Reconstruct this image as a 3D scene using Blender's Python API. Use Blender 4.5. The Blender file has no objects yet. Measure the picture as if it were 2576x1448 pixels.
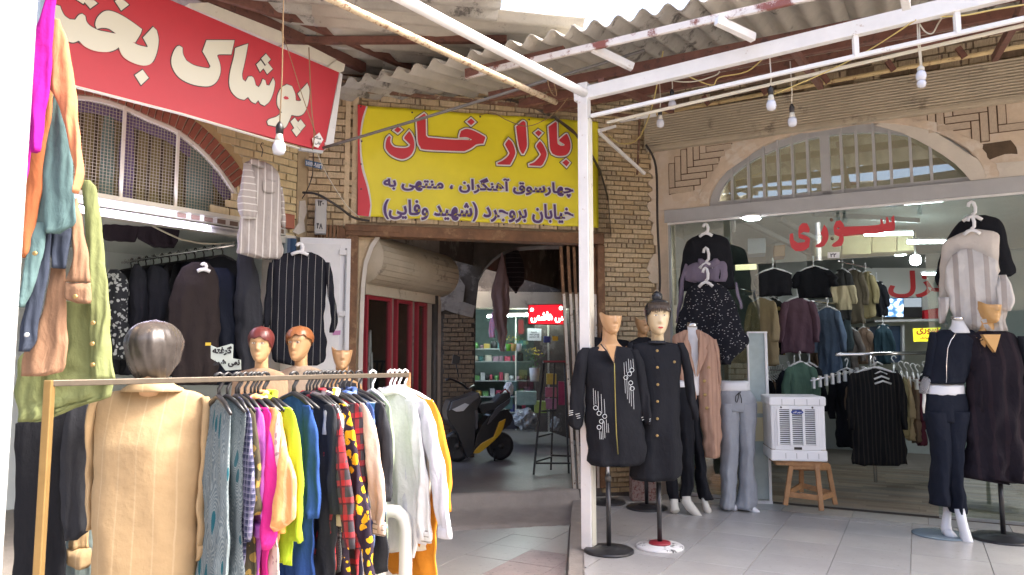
import bpy, bmesh, math, random
from mathutils import Vector as V, Matrix
from mathutils.geometry import tessellate_polygon
import unicodedata
R = random.Random(7)
S = bpy.context.scene
COL = S.collection
# ---------------------------------------------------------------- camera, world, sun, exposure
PITCH = math.radians(5.4)
CAM = V((0, 0, 1.6)); FL = 1860.0; CX, CY = 1288.0, 724.0      # photo measured on a 2576 x 1448 grid
cd = bpy.data.cameras.new('camera'); cam = bpy.data.objects.new('camera', cd); COL.objects.link(cam)
cam.location = CAM; cam.rotation_euler = (math.pi / 2 + PITCH, 0, 0)
cd.sensor_width = 36; cd.lens = FL / 2576 * 36; cd.clip_end = 500; cd.clip_start = .05
S.camera = cam
SUN_EL, SUN_AZ = math.radians(50), math.radians(97)             # azimuth clockwise from +Y
w = bpy.data.worlds.new('World'); S.world = w; w.use_nodes = True
_n = w.node_tree.nodes; _sk = _n.new('ShaderNodeTexSky'); _sk.sky_type = 'NISHITA'; _sk.sun_disc = False
_sk.sun_elevation = SUN_EL; _sk.sun_rotation = SUN_AZ; _sk.dust_density = 6.0; _sk.air_density = .75; _sk.ozone_density = .3
w.node_tree.links.new(_sk.outputs[0], _n['Background'].inputs[0]); _n['Background'].inputs[1].default_value = .15
sl = bpy.data.lights.new('sun', 'SUN'); sun = bpy.data.objects.new('sun', sl); COL.objects.link(sun)
sl.energy = 1.3; sl.angle = math.radians(10); sl.color = (1, .95, .87)
_sd = V((math.sin(SUN_AZ) * math.cos(SUN_EL), math.cos(SUN_AZ) * math.cos(SUN_EL), math.sin(SUN_EL)))
sun.rotation_euler = _sd.to_track_quat('Z', 'Y').to_euler(); sun.location = _sd * 30
S.view_settings.view_transform = 'Standard'; S.view_settings.look = 'None'
S.view_settings.exposure = 2.55; S.view_settings.gamma = 1
S.render.engine = 'CYCLES'
S.cycles.max_bounces = 8; S.cycles.transparent_max_bounces = 16

# ---------------------------------------------------------------- picture measurements -> places
def ray(px, py):
    x, y = (px - CX) / FL, -(py - CY) / FL
    return V((x, math.cos(PITCH) - y * math.sin(PITCH), math.sin(PITCH) + y * math.cos(PITCH)))
def at(px, py, Y):
    d = ray(px, py); return CAM + d * (Y / d.y)
def ground(px, py, z=0.0):
    d = ray(px, py); return CAM + d * ((z - CAM.z) / d.z)
def T(ox, oy, s=.35): return lambda x, y: (ox + s * x, oy + s * y)
T0 = T(0, 0, 1); TA = T(0, 0); TB = T(772.8, 0); TC = T(1674.4, 0); TD = T(0, 450.8); TE = T(772.8, 450.8)
TF = T(1674.4, 450.8); TG = T(0, 940.9); TH = T(772.8, 940.9); TI = T(1674.4, 940.9)
TM = T(1416.8, 708.4, .5107); TN = T(2125.2, 708.4, .5105); TS = T(96.6, 0, .3002); TK = T(869.4, 244.7, .25)
class Fr:                                                          # vertical plane: x along, -y out of it, z up
    def __init__(s, o, ux, uy):
        l = math.hypot(ux, uy); s.u = V((ux / l, uy / l, 0)); s.n = V((uy / l, -ux / l, 0)); s.o = V(o)
        s.m = Matrix(((s.u.x, -s.n.x, 0, s.o.x), (s.u.y, -s.n.y, 0, s.o.y), (0, 0, 1, s.o.z), (0, 0, 0, 1)))
    def uz(s, px, py, off=0):
        d = ray(px, py); q = s.o + s.n * off
        t = (q - CAM).dot(s.n) / d.dot(s.n); p = CAM + d * t - s.o
        return p.dot(s.u), p.z
    def W(s, u, z, off=0): return s.o + s.u * u + s.n * off + V((0, 0, z))
    def poly(s, pts, tr=T0, off=0): return [s.uz(*tr(*p), off) for p in pts]
    def rows(s, rows, tr=T0, off=0):
        out = []
        for r in rows:
            a = s.uz(*tr(r[1], r[0]), off); b = s.uz(*tr(r[2], r[0]), off)
            out.append(((a[1] + b[1]) / 2, a[0], b[0]) + tuple(r[3:]))
        return out
    def at(s, u, off=0, z=0): return Fr(s.W(u, z, off), s.u.x, s.u.y)
def tf(px, py, Y, yaw=0):                                           # frame standing at a seen point, facing the camera
    p = at(px, py, Y); v = V((p.x, p.y)).normalized() if False else V((0, 1))
    a = math.radians(yaw); return Fr(p, math.cos(a), math.sin(a))
_a = ground(1926, 1266, .13); _b = ground(2358, 1305, .13); _d = (_b - _a).normalized()
_t = (1655 - CX) / FL
_k = (_t * _a.y - _a.x) / (_d.x - _t * _d.y)
_c = _a + _d * _k
WR = Fr((_c.x, _c.y, 0), _d.x, _d.y)                                # right shop wall, u=0 at its left end
WC = Fr((_c.x, _c.y, 0), .975, .22)                                 # bazaar gate wall, u<0
_t = (760 - CX) / FL; _k = (_t * _c.y - _c.x) / (.9755 - _t * .2201)
_e = _c + V((.9755, .2201, 0)) * _k
WL = Fr((_e.x, _e.y, 0), .6, .8)                                    # left shop wall, u<0 towards the camera
UC = _k
GZ, PZ, AZ = 0.0, .13, .22                                          # street, shop terrace, bazaar floor heights

# ---------------------------------------------------------------- materials
MATS = {}
def mat(name, col=(.5, .5, .5), rough=.7, metal=0, var=.0, vs=8, bump=0, bs=60, spec=None, emis=None, es=0, dirt=None, dsc=3, dth=.55):
    if name in MATS: return MATS[name]
    m = bpy.data.materials.new(name); m.use_nodes = True; nt = m.node_tree; b = nt.nodes['Principled BSDF']
    c = tuple(col) + (1,)
    b.inputs['Base Color'].default_value = c; b.inputs['Roughness'].default_value = rough; b.inputs['Metallic'].default_value = metal
    if spec is not None: b.inputs['Specular IOR Level'].default_value = spec
    if emis: b.inputs['Emission Color'].default_value = tuple(emis) + (1,); b.inputs['Emission Strength'].default_value = es
    tc = nt.nodes.new('ShaderNodeTexCoord')
    if var or dirt:
        n = nt.nodes.new('ShaderNodeTexNoise'); n.inputs['Scale'].default_value = vs; n.inputs['Detail'].default_value = 8; n.inputs['Roughness'].default_value = .65
        nt.links.new(tc.outputs['Object'], n.inputs[0])
        mr = nt.nodes.new('ShaderNodeMapRange'); mr.inputs[1].default_value = .3; mr.inputs[2].default_value = .7
        mr.inputs[3].default_value = 1 - var; mr.inputs[4].default_value = 1 + var
        nt.links.new(n.outputs[0], mr.inputs[0])
        mx = nt.nodes.new('ShaderNodeVectorMath'); mx.operation = 'SCALE'; mx.inputs[0].default_value = col
        nt.links.new(mr.outputs[0], mx.inputs['Scale']); last = mx.outputs[0]
        if dirt:
            n2 = nt.nodes.new('ShaderNodeTexNoise'); n2.inputs['Scale'].default_value = dsc; n2.inputs['Detail'].default_value = 10; n2.inputs['Roughness'].default_value = .7
            nt.links.new(tc.outputs['Object'], n2.inputs[0])
            cr = nt.nodes.new('ShaderNodeMapRange'); cr.inputs[1].default_value = dth; cr.inputs[2].default_value = dth + .08
            nt.links.new(n2.outputs[0], cr.inputs[0])
            mm = nt.nodes.new('ShaderNodeMix'); mm.data_type = 'RGBA'; mm.inputs['B'].default_value = tuple(dirt) + (1,)
            nt.links.new(cr.outputs[0], mm.inputs['Factor']); nt.links.new(last, mm.inputs['A']); last = mm.outputs['Result']
        nt.links.new(last, b.inputs['Base Color'])
    if bump:
        n3 = nt.nodes.new('ShaderNodeTexNoise'); n3.inputs['Scale'].default_value = bs; n3.inputs['Detail'].default_value = 6
        nt.links.new(tc.outputs['Object'], n3.inputs[0])
        bp = nt.nodes.new('ShaderNodeBump'); bp.inputs['Strength'].default_value = bump; bp.inputs['Distance'].default_value = .01
        nt.links.new(n3.outputs[0], bp.inputs['Height']); nt.links.new(bp.outputs[0], b.inputs['Normal'])
    MATS[name] = m; return m
def fabric(name, col, kind='plain', c2=None, c3=None, f=40, wd=.5, rough=.9, ang=0, sheen=.0):
    """woven cloth: colours and woven / printed patterns in the garment's own coordinates"""
    if name in MATS: return MATS[name]
    m = mat(name, col or (.2, .17, .23), rough, var=.09, vs=5, bump=.55, bs=17, spec=.12); nt = m.node_tree; b = nt.nodes['Principled BSDF']
    L = nt.links.new
    bp = next(n for n in nt.nodes if n.type == 'BUMP'); cz = nt.nodes.new('ShaderNodeTexNoise'); cz.inputs['Scale'].default_value = 16; cz.inputs['Detail'].default_value = 4; cz.inputs['Distortion'].default_value = 1.4
    cm = nt.nodes.new('ShaderNodeMapping'); cm.inputs['Scale'].default_value = (1, 1, .38); cm.inputs['Rotation'].default_value = (0, .25, 0); ct = nt.nodes.new('ShaderNodeTexCoord'); L(ct.outputs['Object'], cm.inputs[0]); L(cm.outputs[0], cz.inputs[0])
    b2 = nt.nodes.new('ShaderNodeBump'); b2.inputs['Strength'].default_value = .07 if name == 'tan_pinstripe' else .24; b2.inputs['Distance'].default_value = .03; L(cz.outputs[0], b2.inputs['Height']); L(bp.outputs[0], b2.inputs['Normal']); L(b2.outputs[0], b.inputs['Normal'])
    if kind == 'plain': return m
    tc = nt.nodes.new('ShaderNodeTexCoord'); sep = nt.nodes.new('ShaderNodeSeparateXYZ')
    mp = nt.nodes.new('ShaderNodeMapping'); mp.inputs['Rotation'].default_value = (0, math.radians(ang), 0)
    L(tc.outputs['Object'], mp.inputs[0]); L(mp.outputs[0], sep.inputs[0])
    def M(op, a, bb, c=None):
        n = nt.nodes.new('ShaderNodeMath'); n.operation = op
        for i, v in enumerate((a, bb)):
            if isinstance(v, (int, float)): n.inputs[i].default_value = v
            elif v is not None: L(v, n.inputs[i])
        return n.outputs[0]
    def mix(fac, B):
        n = nt.nodes.new('ShaderNodeMix'); n.data_type = 'RGBA'; n.inputs['B'].default_value = tuple(B) + (1,)
        L(fac, n.inputs['Factor']); L(b.inputs['Base Color'].links[0].from_socket, n.inputs['A']); L(n.outputs['Result'], b.inputs['Base Color'])
    def stripe(ax, fr, wdt):
        fx = M('FRACT', M('MULTIPLY', sep.outputs[ax], fr), 0)
        return M('LESS_THAN', fx, wdt)
    if kind == 'stripe': mix(stripe(0, f, wd), c2); 
    if kind == 'stripe' and c3: mix(stripe(0, f * 2.13, wd * .5), c3)
    if kind == 'hstripe': mix(stripe(2, f, wd), c2)
    if kind == 'plaid':
        a, z = stripe(0, f, wd), stripe(2, f, wd)
        mix(M('MULTIPLY', M('ADD', a, z), .5), c2)
        mix(M('MULTIPLY', M('MAXIMUM', stripe(0, f, .1), stripe(2, f, .1)), .8), c3 or (.02, .02, .02))
    if kind in ('floral', 'leaf', 'dots', 'geo'):
        v = nt.nodes.new('ShaderNodeTexVoronoi'); v.inputs['Scale'].default_value = f
        mp2 = nt.nodes.new('ShaderNodeMapping'); mp2.inputs['Scale'].default_value = {'leaf': (2.0, 1, .42), 'dots': (1, 1, 2.2), 'geo': (1.2, 1, .35)}.get(kind, (1, 1, 1))
        L(tc.outputs['Object'], mp2.inputs[0])
        nz = nt.nodes.new('ShaderNodeTexNoise'); nz.inputs['Scale'].default_value = f * .8; L(mp2.outputs[0], nz.inputs[0])
        ad = nt.nodes.new('ShaderNodeMixRGB'); ad.inputs[0].default_value = {'floral': .05, 'leaf': .06}.get(kind, .02); L(mp2.outputs[0], ad.inputs[1]); L(nz.outputs['Color'], ad.inputs[2]); L(ad.outputs[0], v.inputs['Vector'])
        if kind == 'floral':
            mix(M('LESS_THAN', v.outputs['Distance'], wd), c2)
            v2 = nt.nodes.new('ShaderNodeTexVoronoi'); v2.inputs['Scale'].default_value = f * 3; L(ad.outputs[0], v2.inputs['Vector'])
            mix(M('MULTIPLY', M('LESS_THAN', v2.outputs['Distance'], .16), M('GREATER_THAN', v.outputs['Distance'], wd * .4)), col)
        elif kind == 'dots': mix(M('LESS_THAN', v.outputs['Distance'], wd), c2)
        else:
            wv = nt.nodes.new('ShaderNodeMath'); wv.operation = 'SINE'; L(M('MULTIPLY', v.outputs['Distance'], 85), wv.inputs[0])
            mix(M('GREATER_THAN', wv.outputs[0], .1), c2)
            if c3: mix(M('LESS_THAN', v.outputs['Distance'], wd), c3)
    return m
def glass(name, tint=(.9, .97, .95), refl=1.0, op=.0):
    if name in MATS: return MATS[name]
    m = bpy.data.materials.new(name); m.use_nodes = True; nt = m.node_tree; nt.nodes.clear()
    o = nt.nodes.new('ShaderNodeOutputMaterial'); t = nt.nodes.new('ShaderNodeBsdfTransparent'); t.inputs[0].default_value = tuple(tint) + (1,)
    g = nt.nodes.new('ShaderNodeBsdfGlossy'); g.inputs['Roughness'].default_value = .01
    fr = nt.nodes.new('ShaderNodeFresnel'); fr.inputs[0].default_value = 1.55
    k = nt.nodes.new('ShaderNodeMath'); k.operation = 'MULTIPLY_ADD'; k.inputs[1].default_value = refl; k.inputs[2].default_value = op; k.use_clamp = True
    mx = nt.nodes.new('ShaderNodeMixShader'); L = nt.links.new
    L(fr.outputs[0], k.inputs[0]); L(k.outputs[0], mx.inputs[0]); L(t.outputs[0], mx.inputs[1]); L(g.outputs[0], mx.inputs[2]); L(mx.outputs[0], o.inputs[0])
    MATS[name] = m; return m

# ---------------------------------------------------------------- mesh builder
def cat(p0, p1, p2, p3, t):
    return .5 * ((2 * p1) + (-p0 + p2) * t + (2 * p0 - 5 * p1 + 4 * p2 - p3) * t * t + (-p0 + 3 * p1 - 3 * p2 + p3) * t ** 3)
def smooth_poly(pts, k=3, sharp=38):
    """closed outline through pts, kept sharp where it turns strongly"""
    n = len(pts); out = []
    for i in range(n):
        p0, p1, p2, p3 = (V(pts[(i + j - 1) % n]) for j in range(4))
        def corner(a, b, c):
            u, v = b - a, c - b
            return u.length > 1e-9 and v.length > 1e-9 and u.angle(v) > math.radians(sharp)
        if corner(p0, p1, p2): p0 = p1 - (p2 - p1)
        if corner(p1, p2, p3): p3 = p2 + (p2 - p1)
        for q in range(k):
            out.append(tuple(cat(p0[j], p1[j], p2[j], p3[j], q / k) for j in (0, 1)))
    return out
def area(p): return sum(p[i - 1][0] * p[i][1] - p[i][0] * p[i - 1][1] for i in range(len(p))) / 2
def offset(p, d):
    n = len(p); out = []; s = 1 if area(p) > 0 else -1
    for i in range(n):
        a, b, c = V(p[i - 1]), V(p[i]), V(p[(i + 1) % n])
        e1, e2 = (b - a), (c - b)
        if e1.length < 1e-7: e1 = e2
        if e2.length < 1e-7: e2 = e1
        if e1.length < 1e-7: out.append(tuple(b)); continue
        e1.normalize(); e2.normalize()
        n1, n2 = V((e1.y, -e1.x)) * s, V((e2.y, -e2.x)) * s
        m = n1 + n2
        m = n1 if m.length < .3 else m.normalized() / max(.55, m.normalized().dot(n1))
        out.append(tuple(b + m * d))
    return out
class MB:
    def __init__(s): s.v = []; s.f = []; s.mi = []; s.sm = []
    def add(s, vs, fs, mi=0, sm=False):
        o = len(s.v); s.v += [tuple(v) for v in vs]; s.f += [tuple(i + o for i in f) for f in fs]; s.mi += [mi] * len(fs); s.sm += [sm] * len(fs); return s
    def box(s, x0, x1, y0, y1, z0, z1, mi=0):
        v = [(x, y, z) for z in (z0, z1) for y in (y0, y1) for x in (x0, x1)]
        return s.add(v, [(0, 2, 3, 1), (4, 5, 7, 6), (0, 1, 5, 4), (2, 6, 7, 3), (0, 4, 6, 2), (1, 3, 7, 5)], mi)
    def prism(s, poly, y0, y1, mi=0, holes=(), back=True):
        loops = [poly] + list(holes); flat = [p for l in loops for p in l]; n = len(flat)
        tr = tessellate_polygon([[V((p[0], p[1], 0)) for p in l] for l in loops])
        vs = [(p[0], y0, p[1]) for p in flat] + [(p[0], y1, p[1]) for p in flat]; fs = []
        for t in tr:
            a, b, c = (V(flat[i]) for i in t)
            ccw = (b - a).cross(c - a) > 0
            t = tuple(t) if ccw else tuple(reversed(t))          # front faces -y
            fs.append(t)
            if back: fs.append(tuple(n + i for i in reversed(t)))
        if abs(y1 - y0) > 1e-6:
            o = 0
            for l in loops:
                k = len(l); pos = (area(l) > 0) == (l is loops[0])
                for i in range(k):
                    a, b = o + i, o + (i + 1) % k
                    fs.append((a, a + n, b + n, b) if pos else (b, b + n, a + n, a))
                o += k
        return s.add(vs, fs, mi)
    def flat(s, poly, y, mi=0, holes=()): return s.prism(poly, y, y, mi, holes, back=False)
    def tube(s, pts, r, n=8, mi=0, cap=True, sm=True):
        pts = [V(p) for p in pts]; rs = r if isinstance(r, (list, tuple)) else [r] * len(pts); vs = []; fs = []
        up = None
        for i, p in enumerate(pts):
            d = (pts[min(i + 1, len(pts) - 1)] - pts[max(i - 1, 0)]).normalized()
            if up is None: up = V((0, 0, 1)) if abs(d.z) < .9 else V((1, 0, 0))
            a = d.cross(up).normalized(); up = a.cross(d).normalized()
            for k in range(n):
                t = 2 * math.pi * k / n + math.pi / n; vs.append(p + a * rs[i] * math.cos(t) + up * rs[i] * math.sin(t))
        for i in range(len(pts) - 1):
            for k in range(n):
                a, b = i * n + k, i * n + (k + 1) % n; fs.append((a, b, b + n, a + n))
        if cap: fs.append(tuple(reversed(range(n)))); fs.append(tuple(range(len(vs) - n, len(vs))))
        return s.add(vs, fs, mi, sm)
    def bar(s, a, b, w, h, mi=0):
        """square section bar between two points (w across, h up)"""
        a, b = V(a), V(b); d = (b - a).normalized(); up = V((0, 0, 1)) if abs(d.z) < .95 else V((0, 1, 0))
        x = d.cross(up).normalized() * w / 2; y = x.cross(d).normalized() * h / 2
        v = [p + sx * x + sy * y for p in (a, b) for sx, sy in ((-1, -1), (1, -1), (1, 1), (-1, 1))]
        return s.add(v, [(0, 1, 2, 3), (7, 6, 5, 4), (0, 4, 5, 1), (1, 5, 6, 2), (2, 6, 7, 3), (3, 7, 4, 0)], mi)
    def lathe(s, prof, c=(0, 0, 0), n=24, mi=0, axis='z'):
        vs = []; fs = []
        for (r, z) in prof:
            for k in range(n):
                t = 2 * math.pi * k / n; x, y = r * math.cos(t), r * math.sin(t)
                vs.append((c[0] + x, c[1] + y, c[2] + z) if axis == 'z' else (c[0] + x, c[1] + z, c[2] + y) if axis == 'y' else (c[0] + z, c[1] + x, c[2] + y))
        for i in range(len(prof) - 1):
            for k in range(n): a, b = i * n + k, i * n + (k + 1) % n; fs.append((a, b, b + n, a + n))
        fs.append(tuple(reversed(range(n)))); fs.append(tuple(range(len(vs) - n, len(vs))))
        return s.add(vs, fs, mi, True)
    def cloth(s, rows, th=.05, amp=.008, seed=0, n=36, step=.025, yo=0, hem=0, lam=.11, ex=1.0, tap=.25, mi=0, shear=0, back=.8):
        """closed cloth body: rows (z, x_left, x_right[, thickness]) from top to bottom, with falling folds"""
        rr = random.Random(seed); rows = sorted(rows, key=lambda r: -r[0]); zt, zb = rows[0][0], rows[-1][0]
        m = max(6, min(60, int((zt - zb) / step))); ph = [rr.uniform(0, 6.28) for _ in range(6)]
        fq = [6.283 / (lam * rr.uniform(.8, 1.25)), 6.283 / (lam * .47 * rr.uniform(.8, 1.25)), 6.283 / (lam * 1.9)]
        def samp(z):
            for i in range(len(rows) - 1):
                if rows[i + 1][0] <= z:
                    a, b = rows[i], rows[i + 1]; t = (a[0] - z) / max(1e-6, a[0] - b[0])
                    a0 = rows[max(0, i - 1)]; b0 = rows[min(len(rows) - 1, i + 2)]
                    f = lambda j: max(min(a[j], b[j]), min(max(a[j], b[j]), cat(a0[j], a[j], b[j], b0[j], t)))
                    ta, tb = (a[3] if len(a) > 3 else th), (b[3] if len(b) > 3 else th)
                    return f(1), f(2), ta + (tb - ta) * t
            return rows[-1][1], rows[-1][2], (rows[-1][3] if len(rows[-1]) > 3 else th)
        vs = []; fs = []
        for i in range(m + 1):
            v = (i / m) ** 1.25 if i < m else 1; z = zt + (zb - zt) * v; xl, xr, tk = samp(z + 1e-7 if i == m else z); c, hw = (xl + xr) / 2, abs(xr - xl) / 2
            tk *= min(1, tap + (1 - tap) * 5 * v)
            A = amp * (.25 + 1.25 * v)
            for k in range(n):
                t = 2 * math.pi * k / n; cs, sn = math.cos(t), math.sin(t)
                x = c + hw * math.copysign(abs(cs) ** .9, cs); y = -tk * math.copysign(abs(sn) ** ex, sn)
                if sn < 0: y *= back
                fo = 1.5 - 2.6 * abs(math.sin((x * fq[0] + ph[0]) * .5 + .8 * math.sin(z * 5 + ph[1]))) ** .8 + .5 * math.sin(x * fq[1] + ph[2] + z * 2.5) + .7 * math.sin(x * fq[2] + z * 9 + ph[3])
                fo += .55 * (1 - v * .6) * (.6 - 1.6 * abs(math.sin(z * 13 + x * 26 * math.sin(ph[2]) + ph[4] + .8 * math.sin(z * 29 + x * 31)))) * (.5 + .5 * math.sin(z * 7 + ph[1] + x * 9))
                y -= A * fo * (.35 + .65 * abs(sn)) 
                x += A * .5 * math.sin(z * 17 + ph[5]) + A * .35 * math.sin(z * 41 + ph[0])
                zz = z + (hem * v * v * math.sin(x * fq[0] * .7 + ph[4]) if hem else 0)
                vs.append((x, y + yo, zz))
        for i in range(m):
            for k in range(n): a, b = i * n + k, i * n + (k + 1) % n; fs.append((a, a + n, b + n, b))
        fs.append(tuple(range(n))); fs.append(tuple(reversed(range(m * n, m * n + n))))
        return s.add(vs, fs, mi, True)
    def build(s, name, mats, parent=None, bevel=0, matrix=None, seg=2):
        me = bpy.data.meshes.new(name); me.from_pydata(s.v, [], s.f)
        mats = mats if isinstance(mats, (list, tuple)) else [mats]
        for m in mats: me.materials.append(m)
        me.polygons.foreach_set('material_index', s.mi); me.polygons.foreach_set('use_smooth', s.sm); me.update()
        o = bpy.data.objects.new(name, me); COL.objects.link(o)
        if parent: o.parent = parent
        if matrix: o.matrix_local = matrix
        if bevel:
            b = o.modifiers.new('bevel', 'BEVEL'); b.width = bevel; b.segments = seg; b.limit_method = 'ANGLE'; b.angle_limit = math.radians(40)
        return o
def tag(o, label=None, cat_=None, group=None, kind=None):
    if label: o['label'] = label
    if cat_: o['category'] = cat_
    if group: o['group'] = group
    if kind: o['kind'] = kind
    return o
def thing(name, label, cat_, m=None, group=None):
    o = bpy.data.objects.new(name, None); o.empty_display_size = .1; COL.objects.link(o)
    if m is not None: o.matrix_world = m.m if isinstance(m, Fr) else m
    return tag(o, label, cat_, group)
def share(o, name, parent, m):
    c = bpy.data.objects.new(name, o.data); COL.objects.link(c); c.parent = parent; c.matrix_local = m; return c
def tree_copy(o, parent=None):
    c = o.copy(); COL.objects.link(c)
    if parent: c.parent = parent
    for ch in list(o.children): tree_copy(ch, c)
    return c
def linez(px, py, Y): return tuple(at(px, py, Y))
def wire(name, label, pts, r, m, cat_='cable', group=None, kind=None):
    """cable hung through seen points (px, py, distance)"""
    P = [at(*p) for p in pts]; out = []
    for i in range(len(P) - 1):
        a = P[max(0, i - 1)]; b = P[i]; c = P[i + 1]; d = P[min(len(P) - 1, i + 2)]
        for k in range(5): out.append(V([cat(a[j], b[j], c[j], d[j], k / 5) for j in range(3)]))
    out.append(P[-1]); o0 = out[0].copy()
    mb = MB().tube([p - o0 for p in out], r, 6); o = mb.build(name, m); o.location = o0
    return tag(o, label, cat_, group)

# ---------------------------------------------------------------- lettering
_TAB = {}
for cp in list(range(0xFB50, 0xFC00)) + list(range(0xFE70, 0xFEFD)):
    d_ = unicodedata.decomposition(chr(cp)).split()
    if len(d_) == 2 and d_[0] in ('<initial>', '<medial>', '<final>', '<isolated>'):
        _TAB.setdefault(chr(int(d_[1], 16)), {})[d_[0][1:-1]] = chr(cp)
def shape(s):
    out = []; s = s.replace('(', '\x01').replace(')', '(').replace('\x01', ')')
    for i, c in enumerate(s):
        if c not in _TAB: out.append(c); continue
        t = _TAB[c]; prev = i > 0 and 'initial' in _TAB.get(s[i - 1], {}); nxt = i < len(s) - 1 and s[i + 1] in _TAB and 'initial' in t and s[i + 1] != 'ء'
        k = 'medial' if prev and nxt else 'final' if prev else 'initial' if nxt else 'isolated'
        if c == 'ی' and k in ('medial', 'initial'): t = _TAB['ي']
        out.append(t.get(k) or t.get('isolated') or c)
    r = ''.join(reversed(out)); o = ''; dg = ''
    for ch in r + ' ':                                             # digits keep their own order
        if ch in '۰۱۲۳۴۵۶۷۸۹٤-' and ch != ' ': dg = ch + dg
        else: o += dg + ch; dg = ''
    return o.strip()
def inside(p, poly):
    c = False; n = len(poly)
    for i in range(n):
        (x1, y1), (x2, y2) = poly[i - 1], poly[i]
        if (y1 > p[1]) != (y2 > p[1]) and p[0] < (x2 - x1) * (p[1] - y1) / (y2 - y1) + x1: c = not c
    return c
def glyphs(text, raw=False):
    c = bpy.data.curves.new('t', 'FONT'); c.body = text if raw else shape(text); c.resolution_u = 3
    o = bpy.data.objects.new('t', c); COL.objects.link(o); bpy.context.view_layer.update()
    dg = bpy.context.evaluated_depsgraph_get(); cu = o.to_curve(dg); polys = []
    for sp in cu.splines:
        pts = []; bz = sp.bezier_points; n = len(bz)
        for i in range(n):
            a, b = bz[i], bz[(i + 1) % n]; p0, p1, p2, p3 = a.co, a.handle_right, b.handle_left, b.co
            k = 1 if (p1 - p0).cross(p3 - p0).length < 1e-5 and (p2 - p0).cross(p3 - p0).length < 1e-5 else 4
            for q in range(k):
                t = q / k; p = p0 * (1 - t) ** 3 + p1 * 3 * t * (1 - t) ** 2 + p2 * 3 * t * t * (1 - t) + p3 * t ** 3
                if not pts or (V(pts[-1]) - V((p.x, p.y))).length > 1e-5: pts.append((p.x, p.y))
        if len(pts) > 2: polys.append(pts)
    o.to_curve_clear(); bpy.data.objects.remove(o); bpy.data.curves.remove(c)
    big = max(polys, key=lambda p: abs(area(p))); sg = area(big) > 0
    outs = [p for p in polys if (area(p) > 0) == sg]; holes = [p for p in polys if (area(p) > 0) != sg]
    outs += [h for h in holes if not any(inside(h[0], p) for p in outs)]; holes = [h for h in holes if h not in outs]
    return [(p, [h for h in holes if inside(h[0], p)]) for p in outs]
def letter(name, parent, text, q, layers, y, raw=False, step=.0004, thick=0):
    """text fitted to three corners q = (bottom-left, bottom-right, top-left) in parent's x,z; layers = [(offset, material)]"""
    G = glyphs(text, raw); allp = [p for o, h in G for p in o]
    x0, x1 = min(p[0] for p in allp), max(p[0] for p in allp); y0, y1 = min(p[1] for p in allp), max(p[1] for p in allp)
    bl, br, tl = (V(p) for p in q); ux, uy = (br - bl) / (x1 - x0), (tl - bl) / (y1 - y0)
    mp = lambda p: tuple(bl + ux * (p[0] - x0) + uy * (p[1] - y0))
    obs = []
    for li, (of, m) in enumerate(layers):
        mb = MB()
        for gi, (o, hs) in enumerate(G):
            oo = offset([mp(p) for p in o], of); hh = [offset([mp(p) for p in h], -of) for h in hs]
            hh = [h for h, h0 in zip(hh, hs) if area(h) * area([mp(p) for p in h0]) > 0] if of <= 0.002 else []
            mb.prism(oo, y - li * step * 6 - gi % 5 * step * .5, y + .0005 - thick * 0, holes=hh)
        obs.append(mb.build(name, m, parent))
    return obs
def shapes(name, parent, polys, layers, y, step=.0025, holes=None, k=3):
    for li, (of, m) in enumerate(layers):
        for i, p in enumerate(polys):
            mb = MB()
            sp = smooth_poly(p, k) if len(p) > 4 else p
            hh = []
            if holes and i in holes and li == len(layers) - 1: hh = [smooth_poly(h, 3) for h in holes[i]]
            mb.prism(offset(sp, of), y - (li + 1) * step, y - li * step + .0005 if li else y, holes=hh)
            mb.build('letter' if li == len(layers) - 1 else 'letter_edge', m, parent)
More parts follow.
